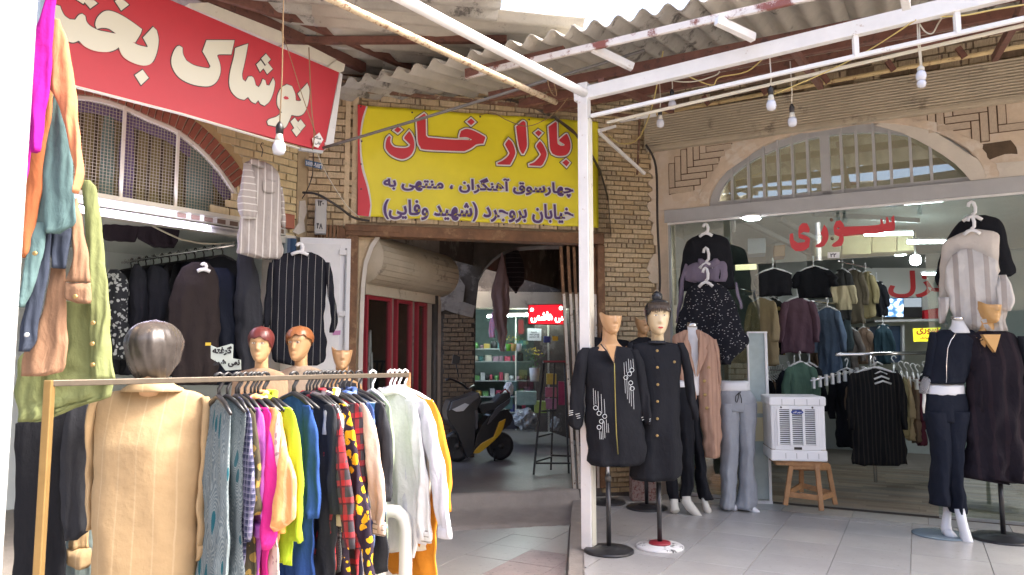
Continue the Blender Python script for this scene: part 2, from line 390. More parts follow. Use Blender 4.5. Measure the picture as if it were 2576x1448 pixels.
# ---------------------------------------------------------------- palette
C = dict(
 white_paint=mat('white_paint', (.76, .76, .75), .45, var=.06, vs=6, dirt=(.36, .25, .17), dsc=11, dth=.635),
 cream_paint=mat('cream_paint', (.72, .69, .58), .5, var=.06, dirt=(.40, .33, .24), dsc=7, dth=.63),
 grey_paint=mat('grey_paint', (.42, .43, .44), .45, var=.05, dirt=(.27, .24, .2), dsc=8, dth=.68),
 red_oxide=mat('red_oxide_paint', (.17, .075, .055), .6, var=.2, vs=14, dirt=(.10, .05, .04), dsc=11),
 rust=mat('rusted_steel', (.16, .085, .055), .8, var=.35, vs=20, bump=.4, dirt=(.34, .28, .2), dsc=15),
 yellow_pipe=mat('chipped_yellow_paint', (.62, .48, .25), .5, var=.12, vs=14, dirt=(.28, .14, .07), dsc=16, dth=.56),
 peel=mat('peeling_cream_paint', (.62, .50, .33), .6, var=.15, vs=12, bump=.4, dirt=(.26, .13, .07), dsc=22, dth=.52),
 black_metal=mat('black_metal', (.022, .022, .024), .32, var=.2, vs=30),
 dark_metal=mat('dark_metal', (.06, .055, .05), .5, var=.2),
 steel=mat('scratched_steel', (.085, .068, .05), .4, .4, var=.15, vs=20),
 gold_bar=mat('brass_coloured_tube', (.34, .22, .085), .38, .6, var=.12, vs=9),
 asbestos=mat('corrugated_cement', (.46, .43, .37), .9, var=.14, vs=2.2, bump=.5, bs=50, dirt=(.17, .15, .13), dsc=3.2, dth=.60),
 asbestos2=mat('weathered_corrugated_cement', (.38, .36, .32), .9, var=.2, vs=3, bump=.5, bs=50, dirt=(.12, .11, .10), dsc=4.2, dth=.54),
 brick=mat('clay_brick', (.54, .41, .245), .92, var=.17, vs=6, bump=.9, bs=55, dirt=(.22, .14, .08), dsc=6, dth=.64),
 brick_b=mat('dusty_clay_brick', (.60, .48, .31), .92, var=.16, vs=7, bump=.9, bs=45, dirt=(.30, .22, .14), dsc=5, dth=.62),
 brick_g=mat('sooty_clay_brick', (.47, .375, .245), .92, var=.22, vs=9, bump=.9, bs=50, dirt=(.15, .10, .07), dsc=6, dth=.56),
 mortar=mat('mud_mortar', (.32, .24, .15), .95, var=.25, vs=9, bump=.9, bs=30),
 ybrick=mat('yellow_brick', (.64, .53, .30), .85, var=.1, vs=7, bump=.4, bs=50),
 ymortar=mat('pale_mortar', (.50, .45, .33), .9, var=.12),
 rbrick=mat('red_brick', (.30, .10, .06), .8, var=.18, vs=7, bump=.4),
 plaster=mat('mud_plaster', (.60, .50, .385), .93, var=.13, vs=3, bump=1.0, bs=14, dirt=(.63, .55, .46), dsc=2.6, dth=.5),
 hbrick=mat('plastered_brick', (.60, .50, .385), .93, var=.14, vs=7, bump=.9, bs=28),
 hgap=mat('dark_joint', (.13, .08, .05), .95, var=.2),
 render=mat('pale_render', (.62, .58, .51), .9, var=.07, vs=3, bump=.6, bs=18),
 concrete=mat('worn_concrete', (.30, .27, .24), .85, var=.12, vs=5, bump=.4, bs=40, dirt=(.42, .35, .26), dsc=4, dth=.6),
 wood=mat('old_stained_wood', (.17, .085, .04), .7, var=.4, vs=7, bump=.5, bs=30, dirt=(.27, .16, .08), dsc=9, dth=.55),
 wood2=mat('stool_wood', (.33, .175, .075), .6, var=.25, vs=14, bump=.2, dirt=(.16, .09, .045), dsc=8, dth=.6),
 gate_w=mat('flaking_white_slat', (.58, .53, .46), .6, var=.12, dirt=(.20, .12, .07), dsc=14, dth=.56),
 slat=mat('dusty_metal_slat', (.45, .39, .29), .65, .0, var=.12, vs=3, bump=.25, dirt=(.19, .16, .12), dsc=2.6, dth=.57),
 room=mat('painted_shop_wall', (.50, .54, .52), .7, var=.04),
 room2=mat('shop_plaster', (.36, .39, .37), .8, var=.06),
 dark=mat('dark_wall', (.085, .07, .058), .95, var=.35, vs=4, bump=.7, bs=20, dirt=(.19, .165, .145), dsc=3, dth=.55),  # near-black brown with paler blotches
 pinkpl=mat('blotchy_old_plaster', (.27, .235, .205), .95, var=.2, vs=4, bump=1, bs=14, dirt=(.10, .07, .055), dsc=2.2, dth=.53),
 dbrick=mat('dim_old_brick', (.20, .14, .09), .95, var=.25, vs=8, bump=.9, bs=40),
 plastic=mat('white_plastic', (.78, .79, .80), .35, var=.02, dirt=(.50, .47, .42), dsc=9, dth=.72),
 wplas=mat('white_mannequin_plastic', (.74, .75, .77), .22, var=.02),
 bulb=mat('frosted_bulb', (.58, .60, .66), .18, var=.02),
 bulbbase=mat('bulb_cream_base', (.55, .54, .48), .4),
 black=mat('black_plastic', (.015, .015, .017), .35),
 blackrub=mat('black_rubber_base', (.02, .02, .022), .38, var=.3, vs=20, dirt=(.12, .12, .12), dsc=12, dth=.62),
 skin=mat('tan_mannequin_plastic', (.52, .31, .155), .28, var=.04, vs=4),
 skin2=mat('pale_mannequin_plastic', (.66, .53, .33), .3, var=.04),
 cablew=mat('white_cable', (.60, .57, .48), .5), cabley=mat('yellow_cable', (.60, .48, .18), .5), cableb=mat('black_cable', (.03, .025, .022), .6),
 rope=mat('brown_string', (.30, .20, .11), .9),
 red=mat('red_paint', (.27, .022, .035), .4), paper=mat('white_paper', (.80, .80, .78), .8), ink=mat('black_ink', (.02, .02, .025), .7),
 chrome=mat('chrome', (.8, .8, .8), .15, 1),
 glass=glass('window_glass', (.88, .96, .93), 2.0, .075),
)
def slab(name, pts, z0, z1, m, kind='structure', label=None, parent=None):
    mb = MB(); n = len(pts)
    if area(pts) < 0: pts = pts[::-1]
    tr = tessellate_polygon([[V((p[0], p[1], 0)) for p in pts]])
    vs = [(p[0], p[1], z1) for p in pts] + [(p[0], p[1], z0) for p in pts]; fs = []
    for t in tr:
        a, b, c = (V(pts[i]) for i in t); t = tuple(t) if (b - a).cross(c - a) > 0 else tuple(reversed(t)); fs.append(t)
    for i in range(n): j = (i + 1) % n; fs.append((i, i + n, j + n, j))
    mb.add(vs, fs); o = mb.build(name, m, parent); tag(o, kind=kind) if kind else None; return o
def w2(fr, u, off=0): p = fr.W(u, 0, off); return (p.x, p.y)
# ---------------------------------------------------------------- ground
slab('street_ground', [(-60, -60), (60, -60), (60, 60), (-60, 60)], -.3, -.014, mat('ground_dust', (.26, .24, .22), .9, var=.15))
tile_s = mat('street_tile', (.36, .35, .33), .30, var=.08, vs=3, bump=.12, bs=60, dirt=(.23, .21, .19), dsc=20, dth=.585)
tile_r = mat('worn_red_painted_tile', (.36, .29, .275), .42, var=.16, vs=5, bump=.2, dirt=(.22, .19, .17), dsc=18, dth=.55)
tile_p = mat('terrace_tile', (.40, .395, .385), .26, var=.08, vs=2.2, bump=.12, bs=50, dirt=(.28, .26, .24), dsc=22, dth=.60)
tile_q = mat('terrace_tile_light', (.425, .42, .405), .26, var=.08, vs=2.2, bump=.12, bs=50, dirt=(.32, .30, .28), dsc=26, dth=.64)
plat = [(.02, 1.2), (.33, 4.6), (.545, 7.0), w2(WC, -1.0, .0), w2(WC, -.69, 0), w2(WR, 0, -.02), w2(WR, 9, -.02), (9.2, -2), (0, -2)]
plat = [(p[0], p[1]) for p in plat]
ps = slab('shop_terrace', plat, -.2, PZ - .012, C['concrete'])
pavement = slab('street_pavement', [(-7, -3), (.40, -3), (.5, 8.2), (-7, 8.2)], -.25, -.012, C['concrete'])
def clip(poly, a, b, c):                                        # keep a*x+b*y<=c
    out = []
    for i in range(len(poly)):
        p, q = poly[i - 1], poly[i]; dp, dq = a * p[0] + b * p[1] - c, a * q[0] + b * q[1] - c
        if (dp <= 0) != (dq <= 0): t = dp / (dp - dq); out.append((p[0] + (q[0] - p[0]) * t, p[1] + (q[1] - p[1]) * t))
        if dq <= 0: out.append(q)
    return out
def tiles(parent, fr, size, u0, u1, v0, v1, z, mats, ok, clips=(), gap=.004, rag=0, limit=300):
    cache = {}; n = 0
    for i in range(int((u1 - u0) / size)):
        for j in range(int((v1 - v0) / size)):
            u, v = u0 + i * size, v0 + j * size; c = fr.W(u + size / 2, 0, v + size / 2)
            if not ok(c.x, c.y) or n >= limit: continue
            q = [fr.W(u + gap / 2, 0, v + gap / 2), fr.W(u + size - gap / 2, 0, v + gap / 2), fr.W(u + size - gap / 2, 0, v + size - gap / 2), fr.W(u + gap / 2, 0, v + size - gap / 2)]
            poly = [(p.x, p.y) for p in q]; full = True
            for cl in clips:
                p2 = clip(poly, *cl)
                if len(p2) != len(poly) or any(abs(a[0] - b[0]) > 1e-6 for a, b in zip(sorted(poly), sorted(p2))): full = False
                poly = p2
            if len(poly) < 3 or abs(area(poly)) < .004: continue
            if area(poly) < 0: poly = poly[::-1]
            m = mats(c.x, c.y, R); dz = R.uniform(-.0012, .0012)
            if full:
                if m.name not in cache:
                    s = size / 2 - gap / 2; cache[m.name] = MB().box(-s, s, -s, s, -.01, 0).build('tile', m, parent, bevel=.0015, seg=1); o = cache[m.name]
                else: o = cache[m.name].copy(); COL.objects.link(o); o.parent = parent
                o.matrix_local = Matrix.Translation((c.x, c.y, z + dz)) @ Matrix.Rotation(math.atan2(fr.u.y, fr.u.x), 4, 'Z')
            else: o = slab('tile', poly, z - .01, z + dz, m, kind=None, parent=parent)
            n += 1
def vis(z):
    def ok(x, y):
        if y < 1.8: return False
        d = V((x, y, z)) - CAM; cy = d.y * math.cos(PITCH) + d.z * math.sin(PITCH); uy = -d.y * math.sin(PITCH) + d.z * math.cos(PITCH)
        return cy > 0 and abs(d.x / cy * FL) < 1288 + 120 and uy / cy * FL > -724 - 160
    return ok
tiles(pavement, WR, .40, -4.0, .8, -.1, 6.2, 0, lambda x, y, r: tile_r if (x > .05 and 5.0 < y < 6.0) or (x > -.1 and 5.7 < y < 6.2) else tile_s, vis(0), [(1, -.095, -.14 + .0), (-.22, .975, .975 * WC.o.y - .22 * WC.o.x - .62)])
tiles(ps, WR, .50, -2.6, 5.2, -.02 + .02, 5, PZ, lambda x, y, r: r.choice([tile_p, tile_p, tile_q]), vis(PZ), [(-1, .095, .0), (-.22, .975, .975 * WC.o.y - .22 * WC.o.x - .02), (.4796, .8775, WR.o.x * .4796 + WR.o.y * .8775 - .34)])
# threshold band of light stone at the shop front
for k in range(9):
    a, b = .05 + k * .62, .05 + (k + 1) * .62 - .006
    slab('threshold_stone', [w2(WR, a, .33), w2(WR, b, .33), w2(WR, b, .02), w2(WR, a, .02)], PZ - .01, PZ + R.uniform(.001, .003), mat('threshold_stone_%s' % 'abc'[k % 3], [(.40, .39, .36), (.36, .37, .37), (.45, .42, .37)][k % 3], .3, var=.15, vs=4), kind=None, parent=ps)
# bazaar floor, kerb with peeling plaster
bz = [w2(WC, -3.9, -.02), w2(WC, -.69, -.02), w2(WC, .4, -.02), w2(WC, .4, -9), w2(WC, -4.2, -9)]
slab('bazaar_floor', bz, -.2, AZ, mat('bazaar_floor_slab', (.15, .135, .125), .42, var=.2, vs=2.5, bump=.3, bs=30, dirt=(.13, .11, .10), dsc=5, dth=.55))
mb = MB(); pr = [(-.02, AZ), (.05, AZ - .004), (.07, AZ - .03), (.10, .10), (.16, .065), (.30, .045), (.52, .02), (.66, .006), (.66, -.05), (-.02, -.05)]
nn = 60; vs = []
for i in range(nn + 1):
    u = -3.9 + i * (2.95 + .0) / nn
    for k, (o_, z_) in enumerate(pr):
        j = R.uniform(-.012, .012) if 1 < k < 8 else 0
        p = WC.W(u, 0, o_ + j); vs.append((p.x, p.y, max(z_ + (R.uniform(-.008, .008) if 2 < k < 7 else 0), -.06)))
L_ = len(pr)
mb.add(vs, [(i * L_ + k, i * L_ + k + 1, (i + 1) * L_ + k + 1, (i + 1) * L_ + k) for i in range(nn) for k in range(L_ - 1)], 0, True)
tag(mb.build('doorway_kerb', C['concrete']), kind='structure')

# ---------------------------------------------------------------- brickwork
def brick_variants(m, L, H, D, n=4):
    out = []
    for k in range(n):
        mb = MB(); r = R; v = []
        for z in (-H / 2, H / 2):
            for y in (-D, 0):
                for x in (-L / 2, L / 2): v.append((x + r.uniform(-.004, .004), y + (r.uniform(-.003, .004) if y else 0), z + r.uniform(-.003, .003)))
        mb.add(v, [(0, 2, 3, 1), (4, 5, 7, 6), (0, 1, 5, 4), (2, 6, 7, 3), (0, 4, 6, 2), (1, 3, 7, 5)])
        me = mb.build('brick', m, None); out.append(me)
    return out
def bricks(parent, regs, L, H, gap, ms, D=.03, y=0, limit=300, ok=None, vary=1.0, miss=.0):
    """running bond over (u0,u1,z0,z1) regions in parent's plane; every brick an object up to the limit"""
    var = {m.name: brick_variants(m, 1, H, D) for m in set(ms)}; n = 0; extra = MB()
    for (u0, u1, z0, z1) in regs:
        rows = int((z1 - z0) / (H + gap)); 
        for r_ in range(rows):
            z = z0 + (r_ + .5) * (H + gap); u = u0 - (L * .5 if r_ % 2 else 0) + R.uniform(-.02, .02)
            while u < u1 - .02:
                l = L * R.uniform(.86, 1.1) * vary; a, b = max(u, u0), min(u + l, u1); u += l + gap
                if b - a < .035 or (ok and not ok((a + b) / 2, z)) or R.random() < miss: continue
                m = R.choice(ms); M_ = Matrix.Translation(((a + b) / 2, y + R.uniform(-.006, .006), z)) @ Matrix.Rotation(R.uniform(-.012, .012), 4, 'Y') @ Matrix.Diagonal((b - a, 1, 1, 1))
                if n < limit:
                    o = R.choice(var[m.name]).copy(); COL.objects.link(o); o.parent = parent; o.matrix_local = M_; o.name = 'brick'; n += 1
                else:
                    src = R.choice(var[m.name]).data; extra.add([M_ @ v.co for v in src.vertices], [tuple(p.vertices) for p in src.polygons])
    for l in var.values():
        for o in l: bpy.data.objects.remove(o)
    if extra.v: tag(extra.build('bricks', ms[0], parent), kind='stuff')
# gate wall: left strip, strip above the banner, lintel zone
gw = thing('brick_wall', 'old tan brick wall around the bazaar gateway behind the yellow banner', 'wall', WC)
zt = 4.62
holes_ = [(-3.26, -.2), (-.71, -.2), (-.71, 2.92), (-3.26, 2.92)]
mb = MB(); mb.prism([(UC - .25, -.2), (-3.26, -.2), (-3.26, 2.96), (-.70, 2.96), (-.70, zt), (UC - .25, zt)], .028, .32); mb.build('mortar_bed', C['mortar'], gw)
bb = [C['brick'], C['brick_b'], C['brick_b'], C['brick_g']]
bricks(gw, [(UC + .02, -3.34, 2.3, zt - .1), (-3.26, -.70, 4.12, zt - .06), (-3.26, -.72, 2.98, 3.06)], .20, .056, .014, bb, y=.028)
mb = MB().box(-3.345, -3.29, -.012, .03, 2.95, 4.30).box(-3.42, -3.37, -.008, .03, 2.9, 4.34); mb.build('brick_border', C['brick_b'], gw)
pg = thing('brick_pilaster', 'tan brick pilaster with crumbling joints between gateway and right shop', 'pillar', WC)
MB().prism([(-.69, -.2), (.03, -.2), (.03, zt), (-.69, zt)], .028, .40).build('mortar_bed', C['mortar'], pg)
bricks(pg, [(-.69, -.03, .16, zt - .04)], .20, .042, .012, [C['brick'], C['brick_b'], C['brick_b'], C['brick_g']], y=.028, ok=lambda u, z: not (.9 < z < 1.02 and u > -.3))
rr = random.Random(3)
for (za, zb_, w0) in ((.18, .95, .13), (1.02, 1.62, .07), (1.7, 2.35, .09), (2.42, 2.75, .12), (2.85, 3.9, .08)):
    n_ = int((zb_ - za) / .035); lf_ = [(-.0 - w0 * (.35 + .65 * math.sin(math.pi * (k + .5) / n_)) * (1 + .35 * math.sin(k * 1.7) + rr.uniform(-.3, .3)), za + (zb_ - za) * k / n_) for k in range(n_ + 1)]
    MB().prism([(.03, za)] + lf_ + [(.03, zb_)], -.010, .02).build('plaster_patch', C['plaster'], pg, bevel=.003)
# wooden lintel and posts of the gateway
gf = thing('gate_frame', 'weathered brown timber frame around the bazaar gateway', 'door frame', WC)
MB().box(-3.40, -.64, -.07, .10, 2.83, 2.945).build('lintel', C['wood'], gf, bevel=.006)
MB().box(-3.40, -2.85, -.082, -.07, 2.875, 2.925).build('lintel_patch', C['wood'], gf, bevel=.003)
MB().box(-3.36, -3.27, -.06, .10, AZ, 2.83).build('post', C['wood'], gf, bevel=.006)
MB().box(-.71, -.63, -.05, .10, AZ, 2.83).build('post', C['wood'], gf, bevel=.006)
ga = thing('white_arch_trim', 'white curved plaster edge inside the left side of the gateway', 'trim', WC)
pin = WC.poly([(948, 592), (930, 618), (915, 660), (908, 720), (903, 850), (900, 1000), (898, 1300)]); pout = WC.poly([(960, 592), (940, 622), (925, 664), (918, 725), (914, 850), (911, 1000), (909, 1300)])
MB().prism(pin + pout[::-1], .0, .10).build('trim', C['render'], ga)
pb = [(-3.27, 2.83)] + pin[:1] + pin + [(-3.27, pin[-1][1])]
MB().prism([(-3.27, 2.83), (pin[0][0], 2.83)] + pin + [(-3.27, pin[-1][1])], .04, .14).build('brick_fill', C['brick_b'], ga)
# folded lattice gates
def folding(name, label, us, wd, z0, z1, zc, off):
    t = thing(name, label, 'folding gate', WC)
    for i, (u, lean) in enumerate(us):
        MB().bar((u, -off - (.02 if i % 2 else 0), z0), (u + lean, -off - (.02 if i % 2 else 0), z1), wd, .02).build('slat', C['gate_w'] if zc is None else C['wood'], t)
        if zc: MB().bar((u, -off - .016 - (.02 if i % 2 else 0), z0), (u + lean * zc, -off - .016 - (.02 if i % 2 else 0), z0 + (z1 - z0) * zc), wd * .98, .02).build('slat_paint', C['gate_w'], t)
    mb = MB()
    for z in (z0 + .45, z0 + 1.15, z0 + 1.75):
        for i, (u, l) in enumerate(us): mb.lathe([(.007, -off - .045), (.007, -off - .02)], (u + l * .5, 0, z), 6, axis='y')
    mb.build('rivet', C['dark_metal'], t)
folding('folding_gate', 'folded white and brown metal lattice gate at right side of the gateway', [(-.98 + i * .052, -.13 + i * .022) for i in range(6)], .030, AZ, 2.80, .80, -.02)
t = thing('folding_gate', 'short brown slats of a folded gate above the white cabinet door', 'folding gate', WC)
for i in range(11): MB().box(UC + .10 + i * .036, UC + .125 + i * .036, -.05 - .01 * (i % 2), -.02, 2.76, 2.93).build('slat', C['wood'], t)
t = thing('folding_gate', 'brown timber and steel slats standing left of the gateway post', 'folding gate', WC)
for i in range(3): MB().box(-3.46 + i * .034, -3.436 + i * .034, -.05 - .012 * (i % 2), -.02, AZ, 2.90).build('slat', C['wood'], t)
MB().box(-.635, -.60, -.03, .02, .2, 2.5).build('slat', C['gate_w'], t) if 0 else None

# ---------------------------------------------------------------- yellow banner
bn = thing('yellow_banner', 'yellow banner with big red Persian lettering hung above the bazaar gateway', 'banner', WC)
b0 = .03
corners = [WC.uz(905, 265, b0), WC.uz(1505, 307, b0), WC.uz(1505, 574, b0), WC.uz(900, 545, b0)]
tl, tr, br, bl = corners; tr = (tr[0], tr[1]); nu, nv = 64, 30; rr = random.Random(5)
def ban(a, b):
    u = (tl[0] * (1 - a) + tr[0] * a) * (1 - b) + (bl[0] * (1 - a) + br[0] * a) * b; z = (tl[1] * (1 - a) + tr[1] * a) * (1 - b) + (bl[1] * (1 - a) + br[1] * a) * b
    sag = .006 * math.sin(a * 6 * math.pi) ** 2 * (1 if b < .5 else -1) * abs(b - .5) * 2
    y = -b0 - .004 * math.sin(a * 9 + b * 4) - .0035 * math.sin(a * 23 - b * 17) * abs(b - .5) - .009 * math.exp(-((a - .5 + b * .25) * 16) ** 2) - .009 * math.exp(-((a + b * .5 - .28) * 20) ** 2) - .007 * math.exp(-((a - b * .3 - .72) * 18) ** 2)
    return (u, y, z - sag)
mb = MB(); mb.add([ban(i / nu, j / nv) for j in range(nv + 1) for i in range(nu + 1)], [(j * (nu + 1) + i, (j + 1) * (nu + 1) + i, (j + 1) * (nu + 1) + i + 1, j * (nu + 1) + i + 1) for j in range(nv) for i in range(nu)], 0, True)
vin = mat('yellow_vinyl', (.84, .74, .03), .42, var=.05, vs=2); vred = mat('red_vinyl', (.62, .045, .06), .42); vwh = mat('white_vinyl', (.72, .71, .68), .5); vpu = mat('purple_vinyl', (.085, .04, .15), .5); vdk = mat('dark_vinyl_edge', (.06, .035, .03), .5)
for mm_ in (vin,):
    pass
o = mb.build('banner_cloth', vin, bn); so = o.modifiers.new('s', 'SOLIDIFY'); so.thickness = .002
y0 = -b0 - .019
def K(pts): return WC.poly(pts, TK, b0 + .02)
MB().prism(smooth_poly(K([(122, 75), (222, 92), (190, 200), (165, 330), (158, 480), (168, 620), (190, 740), (225, 860), (250, 980), (262, 1090), (250, 1205), (122, 1192)]), 2), y0 + .003, y0 + .016).build('white_border', vwh, bn)
MB().prism(smooth_poly(K([(122, 75), (208, 92), (170, 200), (148, 330), (142, 480), (150, 640), (170, 760), (205, 870), (232, 980), (248, 1090), (232, 1203), (122, 1190)]), 2), y0, y0 + .0145).build('red_border', vred, bn)
BA = [[(2042, 300), (2110, 252), (2125, 262), (2128, 440), (2135, 475), (2165, 492), (2200, 490), (2203, 478), (2150, 445), (2150, 430), (2210, 378), (2228, 375), (2255, 440), (2262, 510), (2240, 565), (2200, 590), (2130, 592), (2080, 570), (2058, 520), (2050, 420)],
 [(2218, 630), (2252, 662), (2222, 700), (2180, 660)],
 [(1955, 445), (1985, 480), (2020, 560), (2015, 610), (1985, 675), (1960, 695), (1850, 690), (1848, 678), (1900, 655), (1945, 610), (1965, 580), (1955, 560), (1920, 500), (1925, 480)],
 [(1938, 335), (1975, 362), (1942, 398), (1905, 362)],
 [(1715, 300), (1775, 248), (1795, 245), (1810, 260), (1820, 400), (1822, 500), (1790, 572), (1775, 572), (1750, 520), (1730, 420)],
 [(1640, 425), (1675, 460), (1705, 540), (1700, 590), (1660, 670), (1640, 682), (1530, 678), (1528, 665), (1580, 640), (1630, 600), (1650, 565), (1640, 545), (1605, 480), (1612, 462)],
 [(715, 220), (790, 168), (805, 180), (808, 390), (830, 410), (1060, 430), (1170, 432), (1255, 435), (1270, 428), (1215, 405), (1150, 408), (1145, 395), (1160, 345), (1200, 325), (1240, 325), (1310, 350), (1400, 400), (1405, 412), (1385, 470), (1350, 472), (1310, 480), (1270, 510), (1210, 540), (1150, 545), (800, 530), (750, 500), (728, 450), (720, 330)],
 [(1262, 218), (1300, 252), (1262, 285), (1222, 250)],
 [(440, 392), (455, 405), (448, 450), (470, 490), (510, 510), (600, 515), (640, 500), (650, 480), (590, 420), (595, 400), (640, 345), (660, 370), (685, 430), (690, 510), (660, 580), (600, 620), (540, 622), (460, 585), (410, 530), (402, 480), (415, 420)],
 [(525, 300), (560, 330), (525, 362), (488, 335)]]
BA = [[p for p in K(q)] for q in BA]
shapes('lettering', bn, BA, [(.024, vdk), (.016, vwh), (0, vred)], y0 + .001, step=.0022)
def kq(l, r, b1, b2, t): return tuple(WC.uz(*TK(*p), b0 + .02) for p in ((l, b1), (r, b2), (l, t)))
letter('lettering', bn, 'چهارسوق آهنگران ، منتهی به', kq(385, 2288, 940, 1010, 775), [(.016, vwh), (.0055, vpu)], y0 + .001)
letter('lettering', bn, 'خیابان بروجرد (شهید وفایی)', kq(385, 2290, 1225, 1275, 1030), [(.016, vwh), (.0055, vpu)], y0 + .001)
mb = MB()
for p in [(152, 97), (670, 155), (1355, 198), (1848, 226), (162, 445), (155, 675), (157, 925), (700, 1237), (1168, 1250), (1592, 1283), (1992, 1290)]:
    u, z = WC.uz(*TK(*p), b0 + .02); mb.lathe([(.009, y0 - .002), (.009, y0 + .004)], (u, 0, z), 10, axis='y')
mb.build('eyelet', C['dark_metal'], bn)

# ---------------------------------------------------------------- right shop front
rw = thing('plastered_arch_wall', 'mud plastered wall with a wide lunette arch and bare herringbone brick patches', 'wall', WR)
spr = 3.235; cu, rx, ry = 1.86, 1.27, .70
arc = [(cu + rx * math.cos(a), spr + ry * math.sin(a)) for a in [math.pi * k / 28 for k in range(29)]]
for k in range(3, 26): arc[k] = (arc[k][0] + R.uniform(-.006, .006), arc[k][1] + R.uniform(-.006, .006))
outer = [(-.01, spr), (arc[-1][0], spr)] + arc[::-1][1:-1] + [(arc[0][0], spr), (6.0, spr), (6.0, 4.9), (-.01, 4.9)]
MB().prism(outer, 0, .30).build('plaster', C['plaster'], rw)
MB().box(-.01, .13, 0, .3, .0, spr - .001).build('jamb', C['plaster'], rw)
mb = MB(); rr = random.Random(11)                                 # rough raised rim of plaster round the arch
for s, wd, hh in ((1.0, .16, .018),):
    def wob(k): return .35 * math.sin(k * .9) + .3 * math.sin(k * 2.3 + 1) + rr.uniform(-.12, .12)
    inn = [(cu + (rx + .002) * math.cos(a), spr + (ry + .002) * math.sin(a)) for a in [math.pi * (k + .2) / 61 for k in range(61)]]
    ou = [(cu + (rx + wd * .6 * (1 + .5 * wob(k))) * math.cos(a), spr + (ry + wd * .5 * (1 + .5 * wob(k + 7))) * math.sin(a)) for k, a in [(k, math.pi * (k + .2) / 61) for k in range(61)]]
    mb.prism(inn + ou[::-1], -.014, .01)
mb.build('arch_rim', mat('rim_plaster', (.60, .50, .39), .93, var=.12, vs=5, bump=1, bs=16, dirt=(.66, .60, .52), dsc=3, dth=.5), rw, bevel=.006)
q = smooth_poly(WR.poly([(1500, 905), (1700, 960), (1900, 1060), (2080, 1180), (2200, 1310), (2480, 1290), (2576, 1260), (2576, 1160), (2300, 1180), (2150, 1090), (1950, 960), (1750, 880), (1600, 870)], TC), 2)
MB().prism(q, -.009, .004).build('pale_plaster_band', C['render'], rw, bevel=.003)
for pts_ in ([(430, 1060), (560, 1010), (700, 1000), (640, 1090), (520, 1180), (400, 1260), (380, 1180)], [(900, 940), (1160, 900), (1400, 880), (1350, 905), (1000, 960)], [(40, 1400), (150, 1380), (260, 1360), (220, 1448), (60, 1448)]):
    MB().prism(smooth_poly(WR.poly(pts_, TC), 3), -.007, .003).build('plaster_lump', MATS['rim_plaster'], rw, bevel=.004)
def herring(poly, prefix):
    L_, W_, g = .235, .058, .012; bm = Matrix.Rotation(math.radians(2), 4, 'Y')
    mb0 = MB(); mb0.box(-.5, .5, -.012, .01, -.5, .5); src = mb0.build('brick', C['hbrick'], rw); P_ = poly; bed = MB()
    x0, x1 = min(p[0] for p in P_), max(p[0] for p in P_); z0, z1 = min(p[1] for p in P_), max(p[1] for p in P_); q = W_ + g; cnt = 0
    m4 = 4
    for i in range(-6, 40):
        for j in range(-6, 40):
            k_ = (i - j) % (2 * m4)
            if k_ not in (0, 7): continue
            for (a, b, ww, hh_) in (((i, j, m4, 1),) if k_ == 0 else ((i, j, 1, m4),)):
                cx_, cz_ = x0 + (a + ww / 2) * q, z0 + (b + hh_ / 2) * q
                if not (inside((cx_, cz_), P_)): continue
                o = src.copy(); COL.objects.link(o); o.parent = rw; o.name = 'brick'; cnt += 1
                bed.box(cx_ - (ww * q - g) / 2 - .009, cx_ + (ww * q - g) / 2 + .009, -.003 - .0001 * (cnt % 9), .002, cz_ - (hh_ * q - g) / 2 - .009, cz_ + (hh_ * q - g) / 2 + .009)
                o.matrix_local = Matrix.Translation((cx_, -.002 + R.uniform(-.003, .002), cz_)) @ Matrix.Diagonal((ww * q - g, 1, hh_ * q - g, 1))
    bpy.data.objects.remove(src); tag(bed.build('joint_bed', C['hgap'], rw), kind='stuff'); return cnt
def hpatch(pts, tr):
    P_ = WR.poly(pts, tr); return herring(P_, 'h')
hpatch([(20, 1080), (150, 1055), (430, 1040), (430, 1150), (380, 1260), (200, 1310), (130, 1390), (40, 1360)], TC)
hpatch([(1760, 850), (1960, 800), (2110, 760), (2440, 730), (2560, 800), (2540, 920), (2400, 1010), (2250, 1080), (2140, 990), (1980, 960), (1880, 900)], TC)
mb = MB().prism(smooth_poly(WR.poly([(2270, 1040), (2480, 1010), (2520, 1060), (2530, 1110), (2440, 1110), (2330, 1150), (2240, 1120)], TC), 2), -.004, .004); mb.build('broken_hole', mat('hole_shade', (.10, .07, .045), .95, var=.3), rw)
